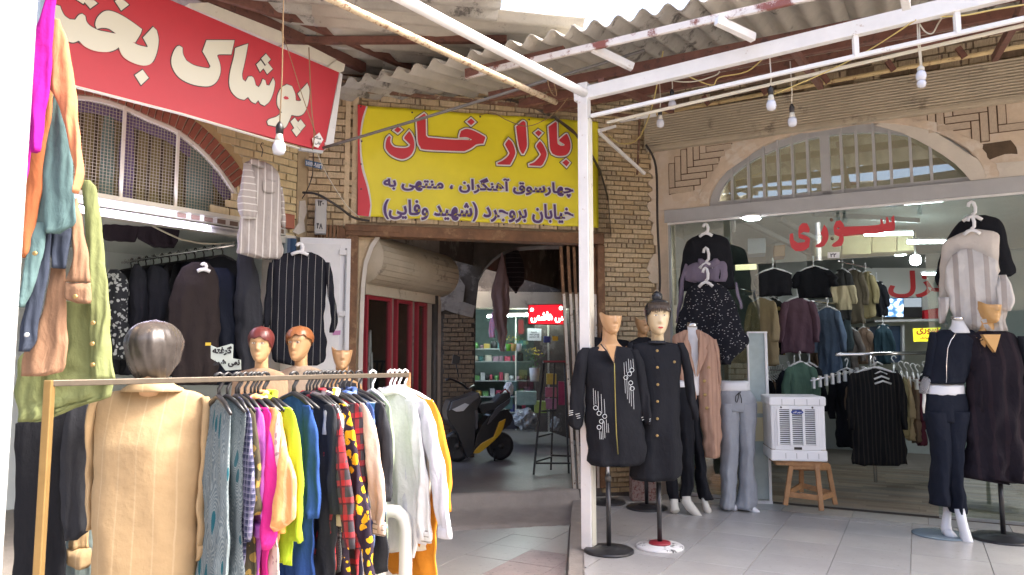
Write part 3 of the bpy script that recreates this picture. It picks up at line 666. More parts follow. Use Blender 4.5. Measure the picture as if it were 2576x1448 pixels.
# lunette
lf = thing('arched_window_grille', 'grey steel arched lunette window with upright bars above the shop glass', 'window', WR)
def arcband(r0x, r0y, r1x, r1y, y0, y1, n=40):
    a = [math.pi * k / n for k in range(n + 1)]
    return [(cu + r0x * math.cos(t), spr + .01 + r0y * math.sin(t)) for t in a] + [(cu + r1x * math.cos(t), spr + .01 + r1y * math.sin(t)) for t in a[::-1]]
MB().prism(arcband(rx - .005, ry - .005, rx - .09, ry - .085, 0, 0), .05, .11).build('arch_frame', C['grey_paint'], lf)
MB().prism([(cu + (rx - .1) * math.cos(math.pi * k / 30), spr + .02 + (ry - .09) * math.sin(math.pi * k / 30)) for k in range(31)], .092, .096).build('pane', C['glass'], lf)
MB().box(cu - 1.2, cu + 1.2, .045, .11, spr, spr + .05).build('bottom_rail', C['grey_paint'], lf)
for cx_ in (470, 590, 700, 805, 910, 1020, 1145, 1265, 1375, 1500, 1620, 1765, 1910):
    u = WR.uz(*TC(cx_, 1200), 0)[0]; hw = .045 if cx_ == 1145 else .013
    zt_ = spr + (ry - .01) * math.sqrt(max(0, 1 - ((u - cu) / rx) ** 2))
    MB().box(u - hw, u + hw, .02 if hw < .02 else .045, .045 if hw < .02 else .11, spr - .03, zt_ + (.02 if hw < .02 else -.05)).build('bar', C['grey_paint'], lf)
tb = thing('steel_transom_beam', 'long grey steel beam between the arched window and the shop glass', 'beam', WR)
MB().box(.10, 6, -.02, .12, 3.09, spr - .002).build('beam', C['grey_paint'], tb, bevel=.005)
MB().box(.13, 6, .0, .03, 3.070, 3.089).build('edge_strip', C['white_paint'], tb)
# slatted shutter housing and its yellow rail
sh = thing('slatted_fascia', 'long horizontal slatted metal shutter box over the arched window', 'shutter box', WR)
z0, z1, of = 3.91, 4.27, .20; ns = 13
for i in range(ns):
    zz = z0 + (z1 - z0) * i / ns; h = (z1 - z0) / ns
    mb = MB(); mb.prism([(0, 0), (1, 0), (1, 1), (0, 1)], 0, 1) if 0 else None
    prof = [(0, 0), (-.014, h * .12), (-.018, h * .5), (-.013, h * .8), (0, h * .86)]
    vs = [(x, -of + y_, zz + z_) for x in (-.05, 6.0) for (y_, z_) in prof]; n5 = 5
    mb.add(vs, [(k, k + n5, k + n5 + 1, k + 1) for k in range(n5 - 1)], 0, False)
    mb.build('slat', C['slat'], sh)
MB().box(-.05, 6, -of + .001, .0, z0 + .003, z1).build('box_body', C['slat'], sh)
MB().box(-.03, 6, -of - .022, -of + .03, z0 - .035, z0).build('bottom_rail', C['slat'], sh, bevel=.004)
yp = thing('painted_conduit', 'yellow and white chipped steel rail clamped along the shutter box top', 'pipe', WR)
MB().tube([(.06, -of - .03, 4.275), (5.5, -of - .03, 4.40)], .022, 10).build('pipe', C['yellow_pipe'], yp)
for cx_ in (290, 700, 1145, 1615, 2125):
    u = WR.uz(*TC(cx_, 600), of)[0]; MB().bar((u - .015, -of - .06, 4.36 + .023 * u), (u + .035, -of - .055, 4.26 + .023 * u), .035, .05).build('clamp', C['red_oxide'], yp)
t = thing('white_pipe', 'short white pipe end beside the shutter box, left of the yellow rail', 'pipe', WR)
MB().tube([(-.45, -of - .06, 4.25), (.10, -of - .04, 4.272)], .026, 10).build('pipe', C['white_paint'], t)
# wall above the fascia: dark brick
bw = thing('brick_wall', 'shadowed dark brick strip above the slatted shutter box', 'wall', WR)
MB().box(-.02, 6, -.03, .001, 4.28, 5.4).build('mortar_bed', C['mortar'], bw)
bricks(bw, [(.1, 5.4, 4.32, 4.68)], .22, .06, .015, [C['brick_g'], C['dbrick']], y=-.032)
# shop glazing
gz = thing('glass_shop_front', 'frameless glass front of the right shop with red painted name', 'shop window', WR)
zl = WR.uz(1902, 664)[1]; zr = WR.uz(2353, 636)[1]
MB().box(.14, 4.9, .04, .048, zl, 3.068).build('transom_pane', C['glass'], gz)
uL, uR = WR.uz(1915, 900)[0], WR.uz(2362, 1290)[0]
MB().box(.14, uL - .01, .05, .058, PZ, zl - .004).build('pane', C['glass'], gz)
MB().box(uR, uR + 1.3, .05, .058, PZ + .02, zl - .004).build('pane', C['glass'], gz)
MB().box(uR + 1.31, 4.9, .05, .058, PZ + .02, zl - .004).build('pane', C['glass'], gz)
MB().box(.135, uL, .03, .075, PZ, PZ + .03).build('floor_channel', mat('aluminium_channel', (.6, .62, .62), .3, .7), gz); MB().box(uR, 4.9, .03, .075, PZ, PZ + .025).build('floor_channel', MATS['aluminium_channel'], gz)
MB().box(uL, uR, .03, .06, PZ, PZ + .012).build('door_track', C['dark_metal'], gz)
MB().box(.13, .15, .02, .07, PZ, 3.07).build('edge_channel', C['grey_paint'], gz)
SU = [[(1640, 262), (1648, 330), (1645, 370), (1560, 385), (1480, 400), (1290, 405), (1275, 400), (1280, 440), (1265, 480), (1210, 490), (1195, 480), (1205, 465), (1240, 440), (1250, 415), (1215, 400), (1208, 350), (1225, 305), (1255, 298), (1275, 320), (1285, 345), (1500, 335), (1545, 325), (1545, 290), (1555, 290), (1565, 325), (1585, 320), (1585, 275), (1597, 275), (1605, 312), (1625, 308), (1622, 280)],
      [(1140, 330), (1165, 370), (1168, 430), (1140, 480), (1105, 492), (1078, 488), (1080, 478), (1115, 455), (1130, 420), (1115, 390)],
      [(1015, 320), (1035, 360), (1030, 385), (990, 380), (965, 395), (1010, 410), (1038, 430), (1030, 490), (990, 515), (935, 518), (905, 490), (892, 440), (895, 395), (915, 392), (920, 440), (950, 460), (1000, 455), (1005, 440), (960, 425), (955, 400), (960, 345), (985, 318)]]
spaint = mat('red_sign_paint', (.60, .045, .05), .4)
SU = [WR.poly(p, TF, -.038) for p in SU]
shapes('lettering', gz, SU, [(.001, spaint)], .0388, step=.002, holes={0: [WR.poly([(1232, 350), (1250, 352), (1245, 362), (1232, 360)], TF, -.038)]})
pl = WR.poly([(1165, 528), (1250, 525), (1250, 568), (1165, 570)], TF, -.03); MB().prism(pl, .028, .034).build('number_plate', C['paper'], gz)
letter('number', gz, '۲۲', (WR.uz(*TF(1185, 562), -.03), WR.uz(*TF(1225, 560), -.03), WR.uz(*TF(1185, 538), -.03)), [(.002, C['ink'])], .0275)
mb = MB()
for z in (2.98, 2.79): 
    u = WR.uz(*TF(1190, 300))[0]; mb.lathe([(.016, .02), (.016, .04)], (u, 0, z), 12, axis='y')
mb.build('glass_clamp', C['rust'], gz)
# open glass leaf
dl = thing('glass_door_leaf', 'frosted glass door leaf standing open with white edges beside grey trousers', 'door', Fr(WR.W(uL, PZ, .02), math.cos(math.radians(-5)), math.sin(math.radians(-5))))
MB().box(-.135, .06, -.01, .0, .04, 1.72).build('leaf', mat('greenish_frosted_glass', (.42, .50, .50), .15, var=.1), dl)
MB().box(.035, .062, -.03, .012, .02, 1.72).box(-.14, -.125, -.03, .012, .02, 1.72).build('edge_profile', C['plastic'], dl)
MB().box(-.14, .065, -.035, .015, 0, .03).box(-.14, .065, -.035, .015, 1.72, 1.735).build('end_profile', C['plastic'], dl)
MB().box(-.12, .03, -.013, -.01, .62, .86).box(-.12, .02, -.013, -.01, .90, 1.02).build('paper_reflection', mat('cream_reflection', (.75, .68, .46), .8), dl)  # cream strips laid on the leaf as reflections of yellow paper
# shop room
rm = thing('shop_room', 'pale green interior of the right shop behind the glass', 'room', WR)
MB().box(-.25, 6, .3, .301, 0, .001).build('floor_base', C['room2'], rm)
mbw = MB().box(-.30, -.25, .32, 5.2, 0, 3.6).box(-.25, 6, 5.2, 5.25, 0, 3.6); mbw.build('wall', C['room'], rm)
MB().box(6, 6.05, .3, 5.25, 0, 3.6).build('wall', C['room'], rm)
MB().box(-.3, 6.05, .31, 5.25, 3.22, 3.26).build('ceiling', C['room2'], rm)
MB().box(.5, 3.3, 1.2, 1.25, 3.26, 4.2).box(.5, .55, .35, 1.2, 3.26, 4.2).box(3.25, 3.3, .35, 1.2, 3.26, 4.2).build('loft_wall', mat('loft_board', (.15, .115, .075), .8, var=.15), rm)
shf = thing('shop_floor', None, None, WR); tag(shf, kind='structure')
MB().box(-.25, 6, .05, 5.2, -.05, PZ - .004).build('subfloor', C['concrete'], shf)
pm = [mat('floor_plank_%s' % n_, c_, .35, var=.16, vs=6) for n_, c_ in (('oak', (.33, .27, .20)), ('grey', (.28, .255, .22)), ('pale', (.42, .36, .28)), ('brown', (.25, .19, .135)))]
vv = .09; cnt = 0
while vv < 3.2 and cnt < 290:
    uu = .2 + R.uniform(-.6, 0)
    while uu < 4.4:
        l = R.uniform(.5, .8); a, b = max(uu, .2), min(uu + l, 4.4); uu += l
        if b - a > .05: MB().box(a + .002, b - .002, vv + .002, vv + .098, PZ - .01, PZ + R.uniform(.0, .002)).build('plank', R.choice(pm), shf); cnt += 1
    vv += .10
lamp_m = mat('lit_panel', (1, 1, 1), .5, emis=(.90, .97, 1), es=9)
def ceil_lamp(label, px, py, Y, r, grp=None):
    p = at(px, py, Y); t = thing('ceiling_light', label, 'ceiling light', Matrix.Translation(p), grp)
    MB().lathe([(r * 1.12, .02), (r * 1.12, 0), (r, -.004)], n=24).build('rim', C['plastic'], t); MB().lathe([(r, -.004), (r * .96, -.012)], n=24).build('diffuser', lamp_m, t)
ceil_lamp('round lit ceiling light under the beam at the right arch foot', 2304, 503, 7.05, .095, 'round ceiling lights of the right shop')
ceil_lamp('round lit ceiling light behind the left end of the painted name', 1889, 547, 7.7, .085, 'round ceiling lights of the right shop')
ceil_lamp('round lit ceiling light right of the hanging globe bulb', 2345, 688, 9.6, .12, 'round ceiling lights of the right shop')
ceil_lamp('small lit ceiling light left above the globe bulb', 2265, 641, 9.6, .07, 'round ceiling lights of the right shop')
for (px, py, Y, w_, lb) in [(2235, 585, 8.3, .52, 'lit tube lamp behind the red painted name'), (2330, 605, 8.0, .40, 'lit tube lamp right of the red painted name')]:
    p = at(px, py, Y); t = thing('tube_lamp', lb, 'tube lamp', Matrix.Translation(p) @ Matrix.Rotation(-.1, 4, 'Z')); MB().box(-w_ / 2, w_ / 2, -.03, .03, 0, .02).build('housing', C['plastic'], t); MB().tube([(-w_ / 2, 0, -.02), (w_ / 2, 0, -.02)], .018).build('tube', lamp_m, t)
p = at(2303, 655, 8.6); t = thing('globe_bulb', 'lit white globe bulb hanging inside the right shop', 'light bulb', Matrix.Translation(p))
MB().lathe([(.02, .06), (.05, .045), (.062, 0), (.05, -.045), (.01, -.062)]).build('globe', lamp_m, t); MB().tube([(0, 0, .06), (0, 0, .35)], .012).build('stem', C['dark_metal'], t)

for i, (x0, x1, y0, y1, cc, lb) in enumerate(((1270, 1480, 405, 545, (.50, .40, .22), 'wide tan box standing in for a facade reflection behind the red painted name'), (1485, 1660, 400, 530, (.46, .36, .2), 'second tan box of the stand-in reflection, right of the wide one'), (1665, 1800, 400, 520, (.55, .47, .28), 'pale box at the right end of the stand-in reflection'), (1070, 1260, 410, 560, (.40, .33, .2), 'brown box of the stand-in reflection behind the middle letters'), (590, 720, 430, 540, (.42, .50, .62), 'pale blue box added for mirrored clutter high behind the left glass'), (780, 860, 480, 560, (.45, .25, .12), 'orange brown box added for mirrored clutter beside the pale blue one'))):
    f_ = Fr(at(*TF((x0 + x1) / 2, y1), 8.9), .95, -.3); q = f_.poly([(x0, y0), (x1, y0 - 8), (x1, y1 - 8), (x0, y1)], TF); o = MB().prism(q, 0, .35).build('carton', mat('reflection_card_%d' % i, cc, .85, var=.08), bevel=.006); o.matrix_world = f_.m; tag(o, lb, 'carton', 'added boxes standing in for reflections in the right shop glass')  # boxes added in place of the facade mirrored in the transom glass
for i, (a, b, lb) in enumerate((((560, 300, 8.3), (1080, 560, 9.4), 'added grey sloping strut in place of mirrored clutter, left'), ((820, 290, 8.3), (1240, 520, 9.4), 'second added grey strut crossing behind the painted name'), ((1060, 250, 8.0), (1820, 300, 8.0), 'added grey tube running level behind the top of the transom glass'))):
    A, B = at(*TF(a[0], a[1]), a[2]), at(*TF(b[0], b[1]), b[2]); o = MB().bar((0, 0, 0), B - A, .05, .05).build('added_strut', mat('dim_grey_steel', (.22, .23, .23), .5)); o.location = A; tag(o, lb, 'strut')  # struts added in place of canopy clutter mirrored in the transom
# ---------------------------------------------------------------- canopies
def sheet_mesh(L, W, lam, amp, th, m, name='sheet'):
    """corrugated sheet: ridges run along +x (length L), waves across +y (width W)"""
    n = int(W / lam * 8); rows = 7; vs = []; fs = []
    for s_ in (0, 1):
        for i in range(n + 1):
            y = W * i / n; z = amp * math.cos(2 * math.pi * y / lam) - s_ * th
            for j in range(rows): vs.append((L * j / (rows - 1), y, z + .004 * math.sin(j * 2.1 + i * .3)))
    o = (n + 1) * rows
    for i in range(n):
        for j in range(rows - 1):
            a = i * rows + j; fs.append((a, a + 1, a + rows + 1, a + rows)); fs.append((a + o, a + o + rows, a + o + rows + 1, a + o + 1))
    for i in range(n):
        for j in (0, rows - 1): a = i * rows + j; fs.append((a, a + rows, a + rows + o, a + o) if j == 0 else (a, a + o, a + rows + o, a + rows))
    for j in range(rows - 1): fs.append((j, j + o, j + 1 + o, j + 1)); a = n * rows + j; fs.append((a, a + 1, a + 1 + o, a + o))
    mb = MB().add(vs, fs, 0, True); return mb.build(name, m)
def basis(o, x, y, z): return Matrix(((x.x, y.x, z.x, o.x), (x.y, y.y, z.y, o.y), (x.z, y.z, z.z, o.z), (0, 0, 0, 1)))
rc = thing('corrugated_canopy', 'grey corrugated cement canopy rising over the right shop terrace', 'canopy')
sA = sheet_mesh(2.75, .97, .194, .036, .007, C['asbestos']); sB = sheet_mesh(2.75, .97, .194, .036, .007, C['asbestos2'])
pe = at(1438, 76, 5.62); nrm = -WR.n
for k in range(-3, 11):  # far right sheets are unseen, added to keep sun off the terrace
    o0 = V((pe.x, pe.y, pe.z)) + WR.u * (k * .95) + WR.n * R.uniform(-.015, .015) + V((0, 0, .012 * (k % 2)))
    x = V((nrm.x, nrm.y, .175)).normalized(); y = WR.u; z = x.cross(y) * 1
    z = x.cross(y); 
    if z.z < 0: z = -z; 
    o = (sA if k % 3 else sB).copy(); COL.objects.link(o); o.parent = rc; o.matrix_local = basis(o0, x, y, z); o.name = 'sheet'
bpy.data.objects.remove(sA); bpy.data.objects.remove(sB)
lc = thing('corrugated_canopy', 'darker corrugated canopy on brown purlins over the left shop and gateway', 'canopy')
rd = V((.985, .17, 0)).normalized(); ac = V((-.17, .985, 0)).normalized()
sA = sheet_mesh(2.3, .97, .194, .030, .007, C['asbestos2']); sB = sheet_mesh(2.3, .97, .194, .030, .007, C['asbestos'])
for k in range(7):
    yb = 7.95 - (k + 1) * .93
    yc = yb + .46; xe = .133 + (yc - 5.89) * .56 + (.05 if k % 2 else -.04)
    for q in range(3):
        o0 = V((xe, yb, 4.50 + .03 * (q % 2) + .006 * k)) - rd * (2.22 * (q + 1))
        o = (sB if (k + q) % 2 else sA).copy(); COL.objects.link(o); o.parent = lc; o.name = 'sheet'
        x = V((rd.x, rd.y, -.012)).normalized(); y = ac; z = x.cross(y); o.matrix_local = basis(o0, x, y, z)
bpy.data.objects.remove(sA); bpy.data.objects.remove(sB)
def beam(name, label, a, b, w_, h_, m, cat_='beam', group=None):
    A, B = at(*a), at(*b); mb = MB().bar((0, 0, 0), B - A, w_, h_); o = mb.build(name, m, bevel=.003, seg=1); o.location = A; return tag(o, label, cat_, group)
def pole(name, label, a, b, r, m, cat_='pole', group=None):
    A, B = at(*a), at(*b); n = 8; d = B - A
    pts = [d * (i / n) + V((0, 0, -.006 * math.sin(math.pi * i / n))) for i in range(n + 1)]
    o = MB().tube(pts, r, 12).build(name, m); o.location = A; return tag(o, label, cat_, group)
G_p = 'red oxide steel purlins under the left canopy'
beam('steel_purlin', 'brown steel purlin running diagonally just right of the red sign top', (440, -45, 5.35), (915, 172, 7.05), .07, .09, C['red_oxide'], 'beam', G_p)
beam('steel_purlin', 'second brown diagonal purlin from the top edge down to the gateway wall', (590, -22, 5.7), (1030, 170, 7.1), .06, .07, C['red_oxide'], 'beam', G_p)
beam('steel_purlin', 'brown level cross beam ending at the white pipe under the left canopy', (715, 103, 6.4), (1275, 100, 6.4), .06, .06, C['red_oxide'], 'beam', G_p)
beam('steel_purlin', 'brown purlin crossing the top edge above the cream sign frame', (505, -30, 5.4), (735, 42, 6.1), .05, .10, C['red_oxide'], 'beam', G_p)
beam('steel_purlin', 'dark wall plate where the left canopy meets the brick wall', (860, 182, 7.42), (1240, 214, 7.62), .08, .09, C['rust'])
o = pole('rusted_pipe', 'thick rusty pipe lying along the top of the gateway brick wall', (1075, 196, 7.5), (1500, 238, 7.8), .042, C['rust'])
o = beam('wrapped_pipe', 'pipe section wrapped in torn lilac plastic at the wall top', (988, 200, 7.42), (1052, 208, 7.46), .11, .11, mat('lilac_plastic_wrap', (.34, .27, .29), .4, var=.2, bump=.8, bs=30))
beam('steel_angle', 'long brown steel angle crossing the wall above the yellow banner', (862, 224, 7.25), (1600, 294, 7.9), .035, .035, C['rust'])
pole('rusty_pole', 'rusty flaking yellow pole slanting down to a tied end over the banner', (795, -20, 4.3), (1398, 258, 6.25), .026, C['peel'])
pole('white_pipe', 'thick white painted pipe slanting from top edge to the white post', (960, -30, 4.15), (1470, 235, 5.72), .036, C['white_paint'])
pole('grey_pole', 'thin grey pole slanting across the banner from the red sign corner', (812, 373, 6.4), (1622, 127, 5.7), .013, mat('grey_tube', (.13, .12, .11), .5, var=.2))
# white steel frame: post, beam, lower chord
pb_ = ground(1480, 1381, PZ)
wp = thing('white_post', 'white square steel post standing on the corner of the shop terrace', 'post', Matrix.Translation(pb_) @ Matrix.Rotation(-.50, 4, 'Z'))
MB().box(-.042, .042, -.042, .042, 0, 3.70).build('post', C['white_paint'], wp, bevel=.005)
MB().box(.043, .052, -.03, .04, 0, 3.4).build('angle_strip', C['cream_paint'], wp) 
p_t = V((pb_.x, pb_.y, 3.70)); dW = WR.u
def wbar(name, label, a, b, w_, h_, m=C['white_paint'], cat_='beam', group=None):
    a, b = V(a), V(b); o = MB().bar((0, 0, 0), b - a, w_, h_).build(name, m, bevel=.003, seg=1); o.location = a; return tag(o, label, cat_, group)
wbar('white_beam', 'long white steel beam running right from the top of the white post', p_t + V((0, 0, .04)) - dW * .08, p_t + V((0, 0, .31)) + dW * 5, .06, .105)
wbar('white_beam', 'thin white lower rail running right below the main white beam', p_t + V((0, 0, -.15)) + dW * .06, p_t + V((0, 0, .12)) + dW * 5, .028, .03)
for u_, lb in ((2.02, 'short white upright between the white beam and its lower rail'), (2.62, 'second short white upright joining beam and lower rail near right edge')):
    wbar('white_strut', lb, p_t + dW * u_ + V((0, 0, .03 + .052 * u_)), p_t + dW * u_ + V((0, 0, -.15 + .052 * u_)), .035, .035, group='white uprights of the canopy frame')
wbar('thin_rail', 'thin cream rail on a lower line behind the white beam', p_t + V((0, 0, -.14)) - WR.n * .25 + dW * .1, p_t + V((0, 0, .20)) - WR.n * .25 + dW * 5, .022, .022, C['cream_paint'])
# front purlin and bracket pieces
q0, q1 = at(1170, 192, 6.2), at(2560, -110, 4.3)
q0 = at(1172, 192, 6.35); 
beam('steel_purlin', 'red and white steel purlin under the wavy edge of the right canopy', (1172, 192, 6.3), (2300, -68, 4.35), .03, .055, mat('half_painted_purlin', (.66, .62, .58), .5, var=.08, vs=6, dirt=(.22, .07, .05), dsc=5, dth=.52))
beam('steel_purlin', 'plain brown steel purlin piece at the left end of the canopy edge', (1172, 186, 6.28), (1420, 128, 5.9), .045, .075, C['red_oxide'])
for a, b, lb in (((1492, 122, 5.62), (1592, 170, 5.70), 'left short white channel bracket between purlin and white beam'), ((1803, 52, 4.98), (1896, 96, 5.12), 'middle short white channel bracket over the white beam'), ((2272, -30, 4.3), (2280, 16, 4.5), 'right short white bracket at the top edge over the white beam')):
    beam('white_bracket', lb, a, b, .05, .06, C['white_paint'], 'bracket', 'white channel brackets')
for k, (off, z_, lb) in enumerate(((-.6, 4.03, 'first dark brown purlin behind the white beam'), (-1.2, 4.15, 'second dark brown purlin deep under the right canopy'), (-1.75, 4.26, 'third dark brown purlin close to the shop wall'))):
    a = pe + WR.n * off - dW * 1.1; b = pe + WR.n * off + dW * 5; a.z = b.z = z_ - .02
    wbar('brown_purlin', lb, a, b, .06, .08, C['red_oxide'], group='dark purlins under the right canopy')
for k, (u_, lb) in enumerate(((.15, 'brown rafter from white post back to the wall'), (1.6, 'brown rafter in the middle of the right canopy'), (3.0, 'brown rafter near the right end of the canopy'))):
    a = p_t + dW * u_ + V((0, 0, .12)); b = a - WR.n * 2.0 + V((0, 0, .36)); wbar('brown_rafter', lb, a, b, .05, .06, C['red_oxide'], group='rafters of the right canopy')
wbar('wall_bracket', 'white flat bar bracket beside the white post over the pilaster', at(1506, 330, 6.6), at(1548, 318, 7.0), .02, .03)
beam('diagonal_brace', 'white diagonal brace running down the brick pilaster', (1508, 335, 7.3), (1622, 438, 7.75), .03, .03, C['white_paint'])
beam('thin_brace', 'thin brown upright steel bar on the pilaster top', (1609, 300, 7.85), (1603, 440, 7.9), .02, .03, C['rust'])
# cables and strings
wire('cable', 'pale cable drooping from the canopy to the pilaster', [(1668, 130, 5.9), (1640, 270, 6.6), (1605, 350, 7.2), (1560, 362, 7.4), (1530, 340, 7.4)], .006, C['cabley'])
wire('cable', 'black cable running down the seam of pilaster and plaster', [(1625, 365, 7.9), (1650, 420, 7.93), (1654, 560, 7.93), (1660, 700, 7.93), (1657, 760, 7.93)], .014, C['cableb'])
wire('cable', 'yellow twisted cables looped under the white beam, left run', [(1725, 190, 5.6), (1790, 215, 5.6), (1810, 195, 5.5), (1880, 180, 5.4), (1940, 132, 5.2), (1990, 118, 5.1), (2060, 110, 5.0)], .005, C['cabley'])
wire('cable', 'pale cable slung below the white beam left of the bulbs', [(1640, 190, 5.7), (1700, 205, 5.6), (1750, 205, 5.6), (1800, 190, 5.5), (1810, 180, 5.5)], .005, C['cablew'])
wire('cable', 'yellow cable rising right from the middle bulbs', [(1940, 240, 5.4), (2060, 190, 5.2), (2180, 130, 5.0), (2305, 50, 4.7)], .005, C['cabley'])
wire('cable', 'yellow cable along the beam at the top right', [(2340, 42, 4.7), (2420, 40, 4.6), (2500, 25, 4.5), (2590, 10, 4.4)], .006, C['cabley'])
wire('cable', 'pale cable loop hanging near the double bulb', [(2305, 45, 4.75), (2325, 78, 4.75), (2345, 85, 4.75), (2360, 60, 4.75), (2375, 38, 4.75)], .005, C['cablew'])
wire('string', 'thin brown string tying the banner corner to the canopy', [(1207, 290, 7.2), (1240, 285, 7.1), (1280, 305, 7.0), (1330, 318, 6.9), (1390, 290, 6.6), (1428, 248, 6.3)], .004, C['rope'], 'string')
wire('string', 'brown twisted wire wrapped round the white pipe', [(1384, 172, 5.5), (1378, 205, 5.8), (1388, 235, 6.1), (1400, 240, 6.1), (1392, 200, 5.8), (1388, 174, 5.5)], .005, C['rope'], 'string')
wire('cable', 'dark cables sagging left of the banner foot', [(762, 485, 7.0), (800, 490, 6.95), (850, 520, 7.0), (890, 548, 7.1), (930, 556, 7.15)], .012, C['cableb'])
wire('string', 'pale string falling from the red sign corner to the banner foot', [(797, 385, 6.35), (825, 445, 6.9), (870, 515, 7.0), (905, 548, 7.1)], .004, C['cablew'], 'string')
wire('cable', 'thin dark wires hanging under the red sign corner', [(788, 385, 6.4), (786, 440, 6.9), (772, 480, 6.95), (760, 500, 7.0)], .005, C['cableb'])
wire('cable', 'cord hanging down over the red sign to its note', [(777, 120, 6.1), (783, 260, 6.15), (790, 340, 6.2), (786, 378, 6.25)], .005, C['rope'])
wire('string', 'orange string slanting across the red sign', [(706, 70, 5.8), (735, 160, 5.9), (760, 240, 6.05), (795, 340, 6.2)], .0035, C['rope'], 'string')
# bulbs on cords
def bulb(label, px, py, Y, ytop, s=1, dbl=False, cord=None):
    p = at(px, py, Y); top = at(px, ytop, Y).z - p.z
    t = thing('hanging_bulb', label, 'light bulb', Matrix.Translation(p), 'bare bulbs hanging on cords')
    MB().lathe([(.008, -.048 * s), (.026 * s, -.041 * s), (.034 * s, -.018 * s), (.032 * s, .004 * s), (.024 * s, .022 * s)], n=20).build('bulb', C['bulb'], t)
    MB().lathe([(.024 * s, .022 * s), (.018 * s, .05 * s), (.016 * s, .062 * s)], n=16).build('bulb_base', C['bulbbase'], t)
    MB().lathe([(.018 * s, .062 * s), (.02 * s, .10 * s), (.012 * s, .118 * s), (.004, .13 * s)], n=16).build('socket', C['black'], t)
    MB().tube([(0, 0, .125 * s), (.006, 0, top * .5), (0, 0, top)], .0045, 6).build('cord', cord or C['cablew'], t)
bulb('large bare bulb hanging in front of the red sign', 702, 368, 4.6, 2, 1.25, cord=C['rope'])
bulb('leftmost small bulb of the terrace, near the pilaster', 1661, 308, 6.3, 205)
bulb('small bulb hanging highest beside the leftmost one', 1691, 262, 6.0, 180)
bulb('middle bulb with pale cord under the white beam', 1940, 262, 5.2, 130, 1.05)
bulb('lowest bulb on a thin cord right of the middle one', 1993, 304, 5.4, 155, 1.0)
p = at(2317, 190, 4.75); t = thing('hanging_bulb', 'double white bulb hanging near the top right on twin cords', 'light bulb', Matrix.Translation(p), 'bare bulbs hanging on cords')
MB().lathe([(.006, -.04), (.026, -.032), (.033, -.008), (.03, .014), (.02, .03)], n=20).build('bulb', C['bulb'], t)
MB().lathe([(.006, -.085), (.022, -.08), (.029, -.06), (.026, -.042), (.014, -.034)], n=20).build('bulb', C['bulb'], t)
MB().lathe([(.022, .03), (.023, .05), (.012, .062)], n=16).build('bulb_base', C['bulbbase'], t); MB().tube([(0, 0, .06), (-.008, 0, .22), (-.006, 0, .4)], .005, 6).tube([(.008, 0, .06), (.004, 0, .22), (.008, 0, .4)], .005, 6).build('cord', C['cablew'], t)

# ---------------------------------------------------------------- red shop sign
SF = Fr(at(814, 381, 6.4), .615, .788)
sg = thing('red_shop_sign', 'big red sign with cream Persian lettering over the left shop', 'sign', SF)
outer = SF.poly([(-40, -75), (427, -62), (640, 92), (853, 183), (814, 381), (190, 216), (-40, 155)])
outer = SF.poly([(-60, -120), (200, -95), (427, 0), (640, 92), (853, 183), (814, 381), (190, 216), (-60, 150)])
sgm = mat('red_sign_sheet', (.52, .028, .045), .5, var=.03)
MB().prism(outer, 0, .03).build('panel', sgm, sg)
let_ = [[(125, 155), (135, 75), (150, 52), (175, 60), (188, 95), (215, 140), (260, 172), (310, 175), (340, 135), (365, 125), (385, 140), (395, 185), (430, 225), (500, 262), (560, 275), (640, 290), (655, 285), (590, 240), (530, 232), (490, 240), (480, 205), (500, 150), (550, 105), (610, 102), (700, 140), (800, 205), (860, 250), (845, 290), (805, 355), (760, 345), (830, 385), (890, 400), (918, 405), (915, 385), (880, 320), (960, 235), (985, 260), (1000, 340), (985, 440), (950, 520), (900, 548), (830, 540), (750, 505), (700, 460), (672, 390), (640, 415), (570, 435), (470, 425), (390, 390), (345, 345), (330, 340), (290, 355), (240, 345), (190, 290), (150, 200)],
 [(870, 595), (915, 655), (858, 708), (812, 635)], [(690, -10), (748, 42), (692, 85), (645, 15)], [(430, -15), (485, 30), (432, 68), (390, 20)], [(350, -60), (395, -10), (372, 30), (325, 0)],
 [(1180, 392), (1200, 405), (1205, 460), (1235, 515), (1300, 555), (1380, 575), (1430, 582), (1445, 560), (1410, 490), (1378, 435), (1410, 345), (1635, 345), (1610, 455), (1510, 455), (1490, 470), (1515, 540), (1518, 610), (1490, 680), (1440, 718), (1370, 722), (1270, 700), (1180, 650), (1130, 580), (1115, 510), (1135, 440), (1160, 400)],
 [(1650, 410), (1750, 375), (1720, 530), (1700, 620), (1705, 670), (1735, 695), (1760, 650), (1785, 648), (1800, 665), (1815, 720), (1845, 740), (1865, 710), (1880, 672), (1895, 680), (1905, 720), (1935, 725), (1965, 665), (1975, 700), (1960, 780), (1930, 850), (1890, 885), (1860, 870), (1840, 835), (1815, 865), (1785, 850), (1755, 810), (1720, 835), (1670, 820), (1620, 770), (1600, 700), (1610, 600), (1640, 480)],
 [(1905, 460), (1938, 500), (1902, 540), (1870, 495)], [(1860, 515), (1892, 560), (1855, 598), (1828, 545)], [(1920, 535), (1955, 580), (1915, 618), (1888, 575)],
 [(2010, 790), (2040, 740), (2080, 715), (2120, 730), (2145, 790), (2150, 850), (2185, 855), (2205, 845), (2175, 790), (2250, 708), (2265, 760), (2255, 860), (2225, 940), (2180, 970), (2115, 962), (2100, 1000), (2070, 1060), (2040, 1075), (1990, 1060), (1925, 1045), (1918, 1025), (1935, 1005), (1995, 985), (2045, 945), (2010, 900), (2000, 850)],
 [(2145, 995), (2178, 1040), (2145, 1075), (2115, 1025)], [(2195, 1010), (2230, 1055), (2195, 1095), (2160, 1050)], [(2160, 1065), (2190, 1105), (2160, 1140), (2127, 1095)]]
crm = mat('cream_sign_letter', (.70, .68, .56), .5)
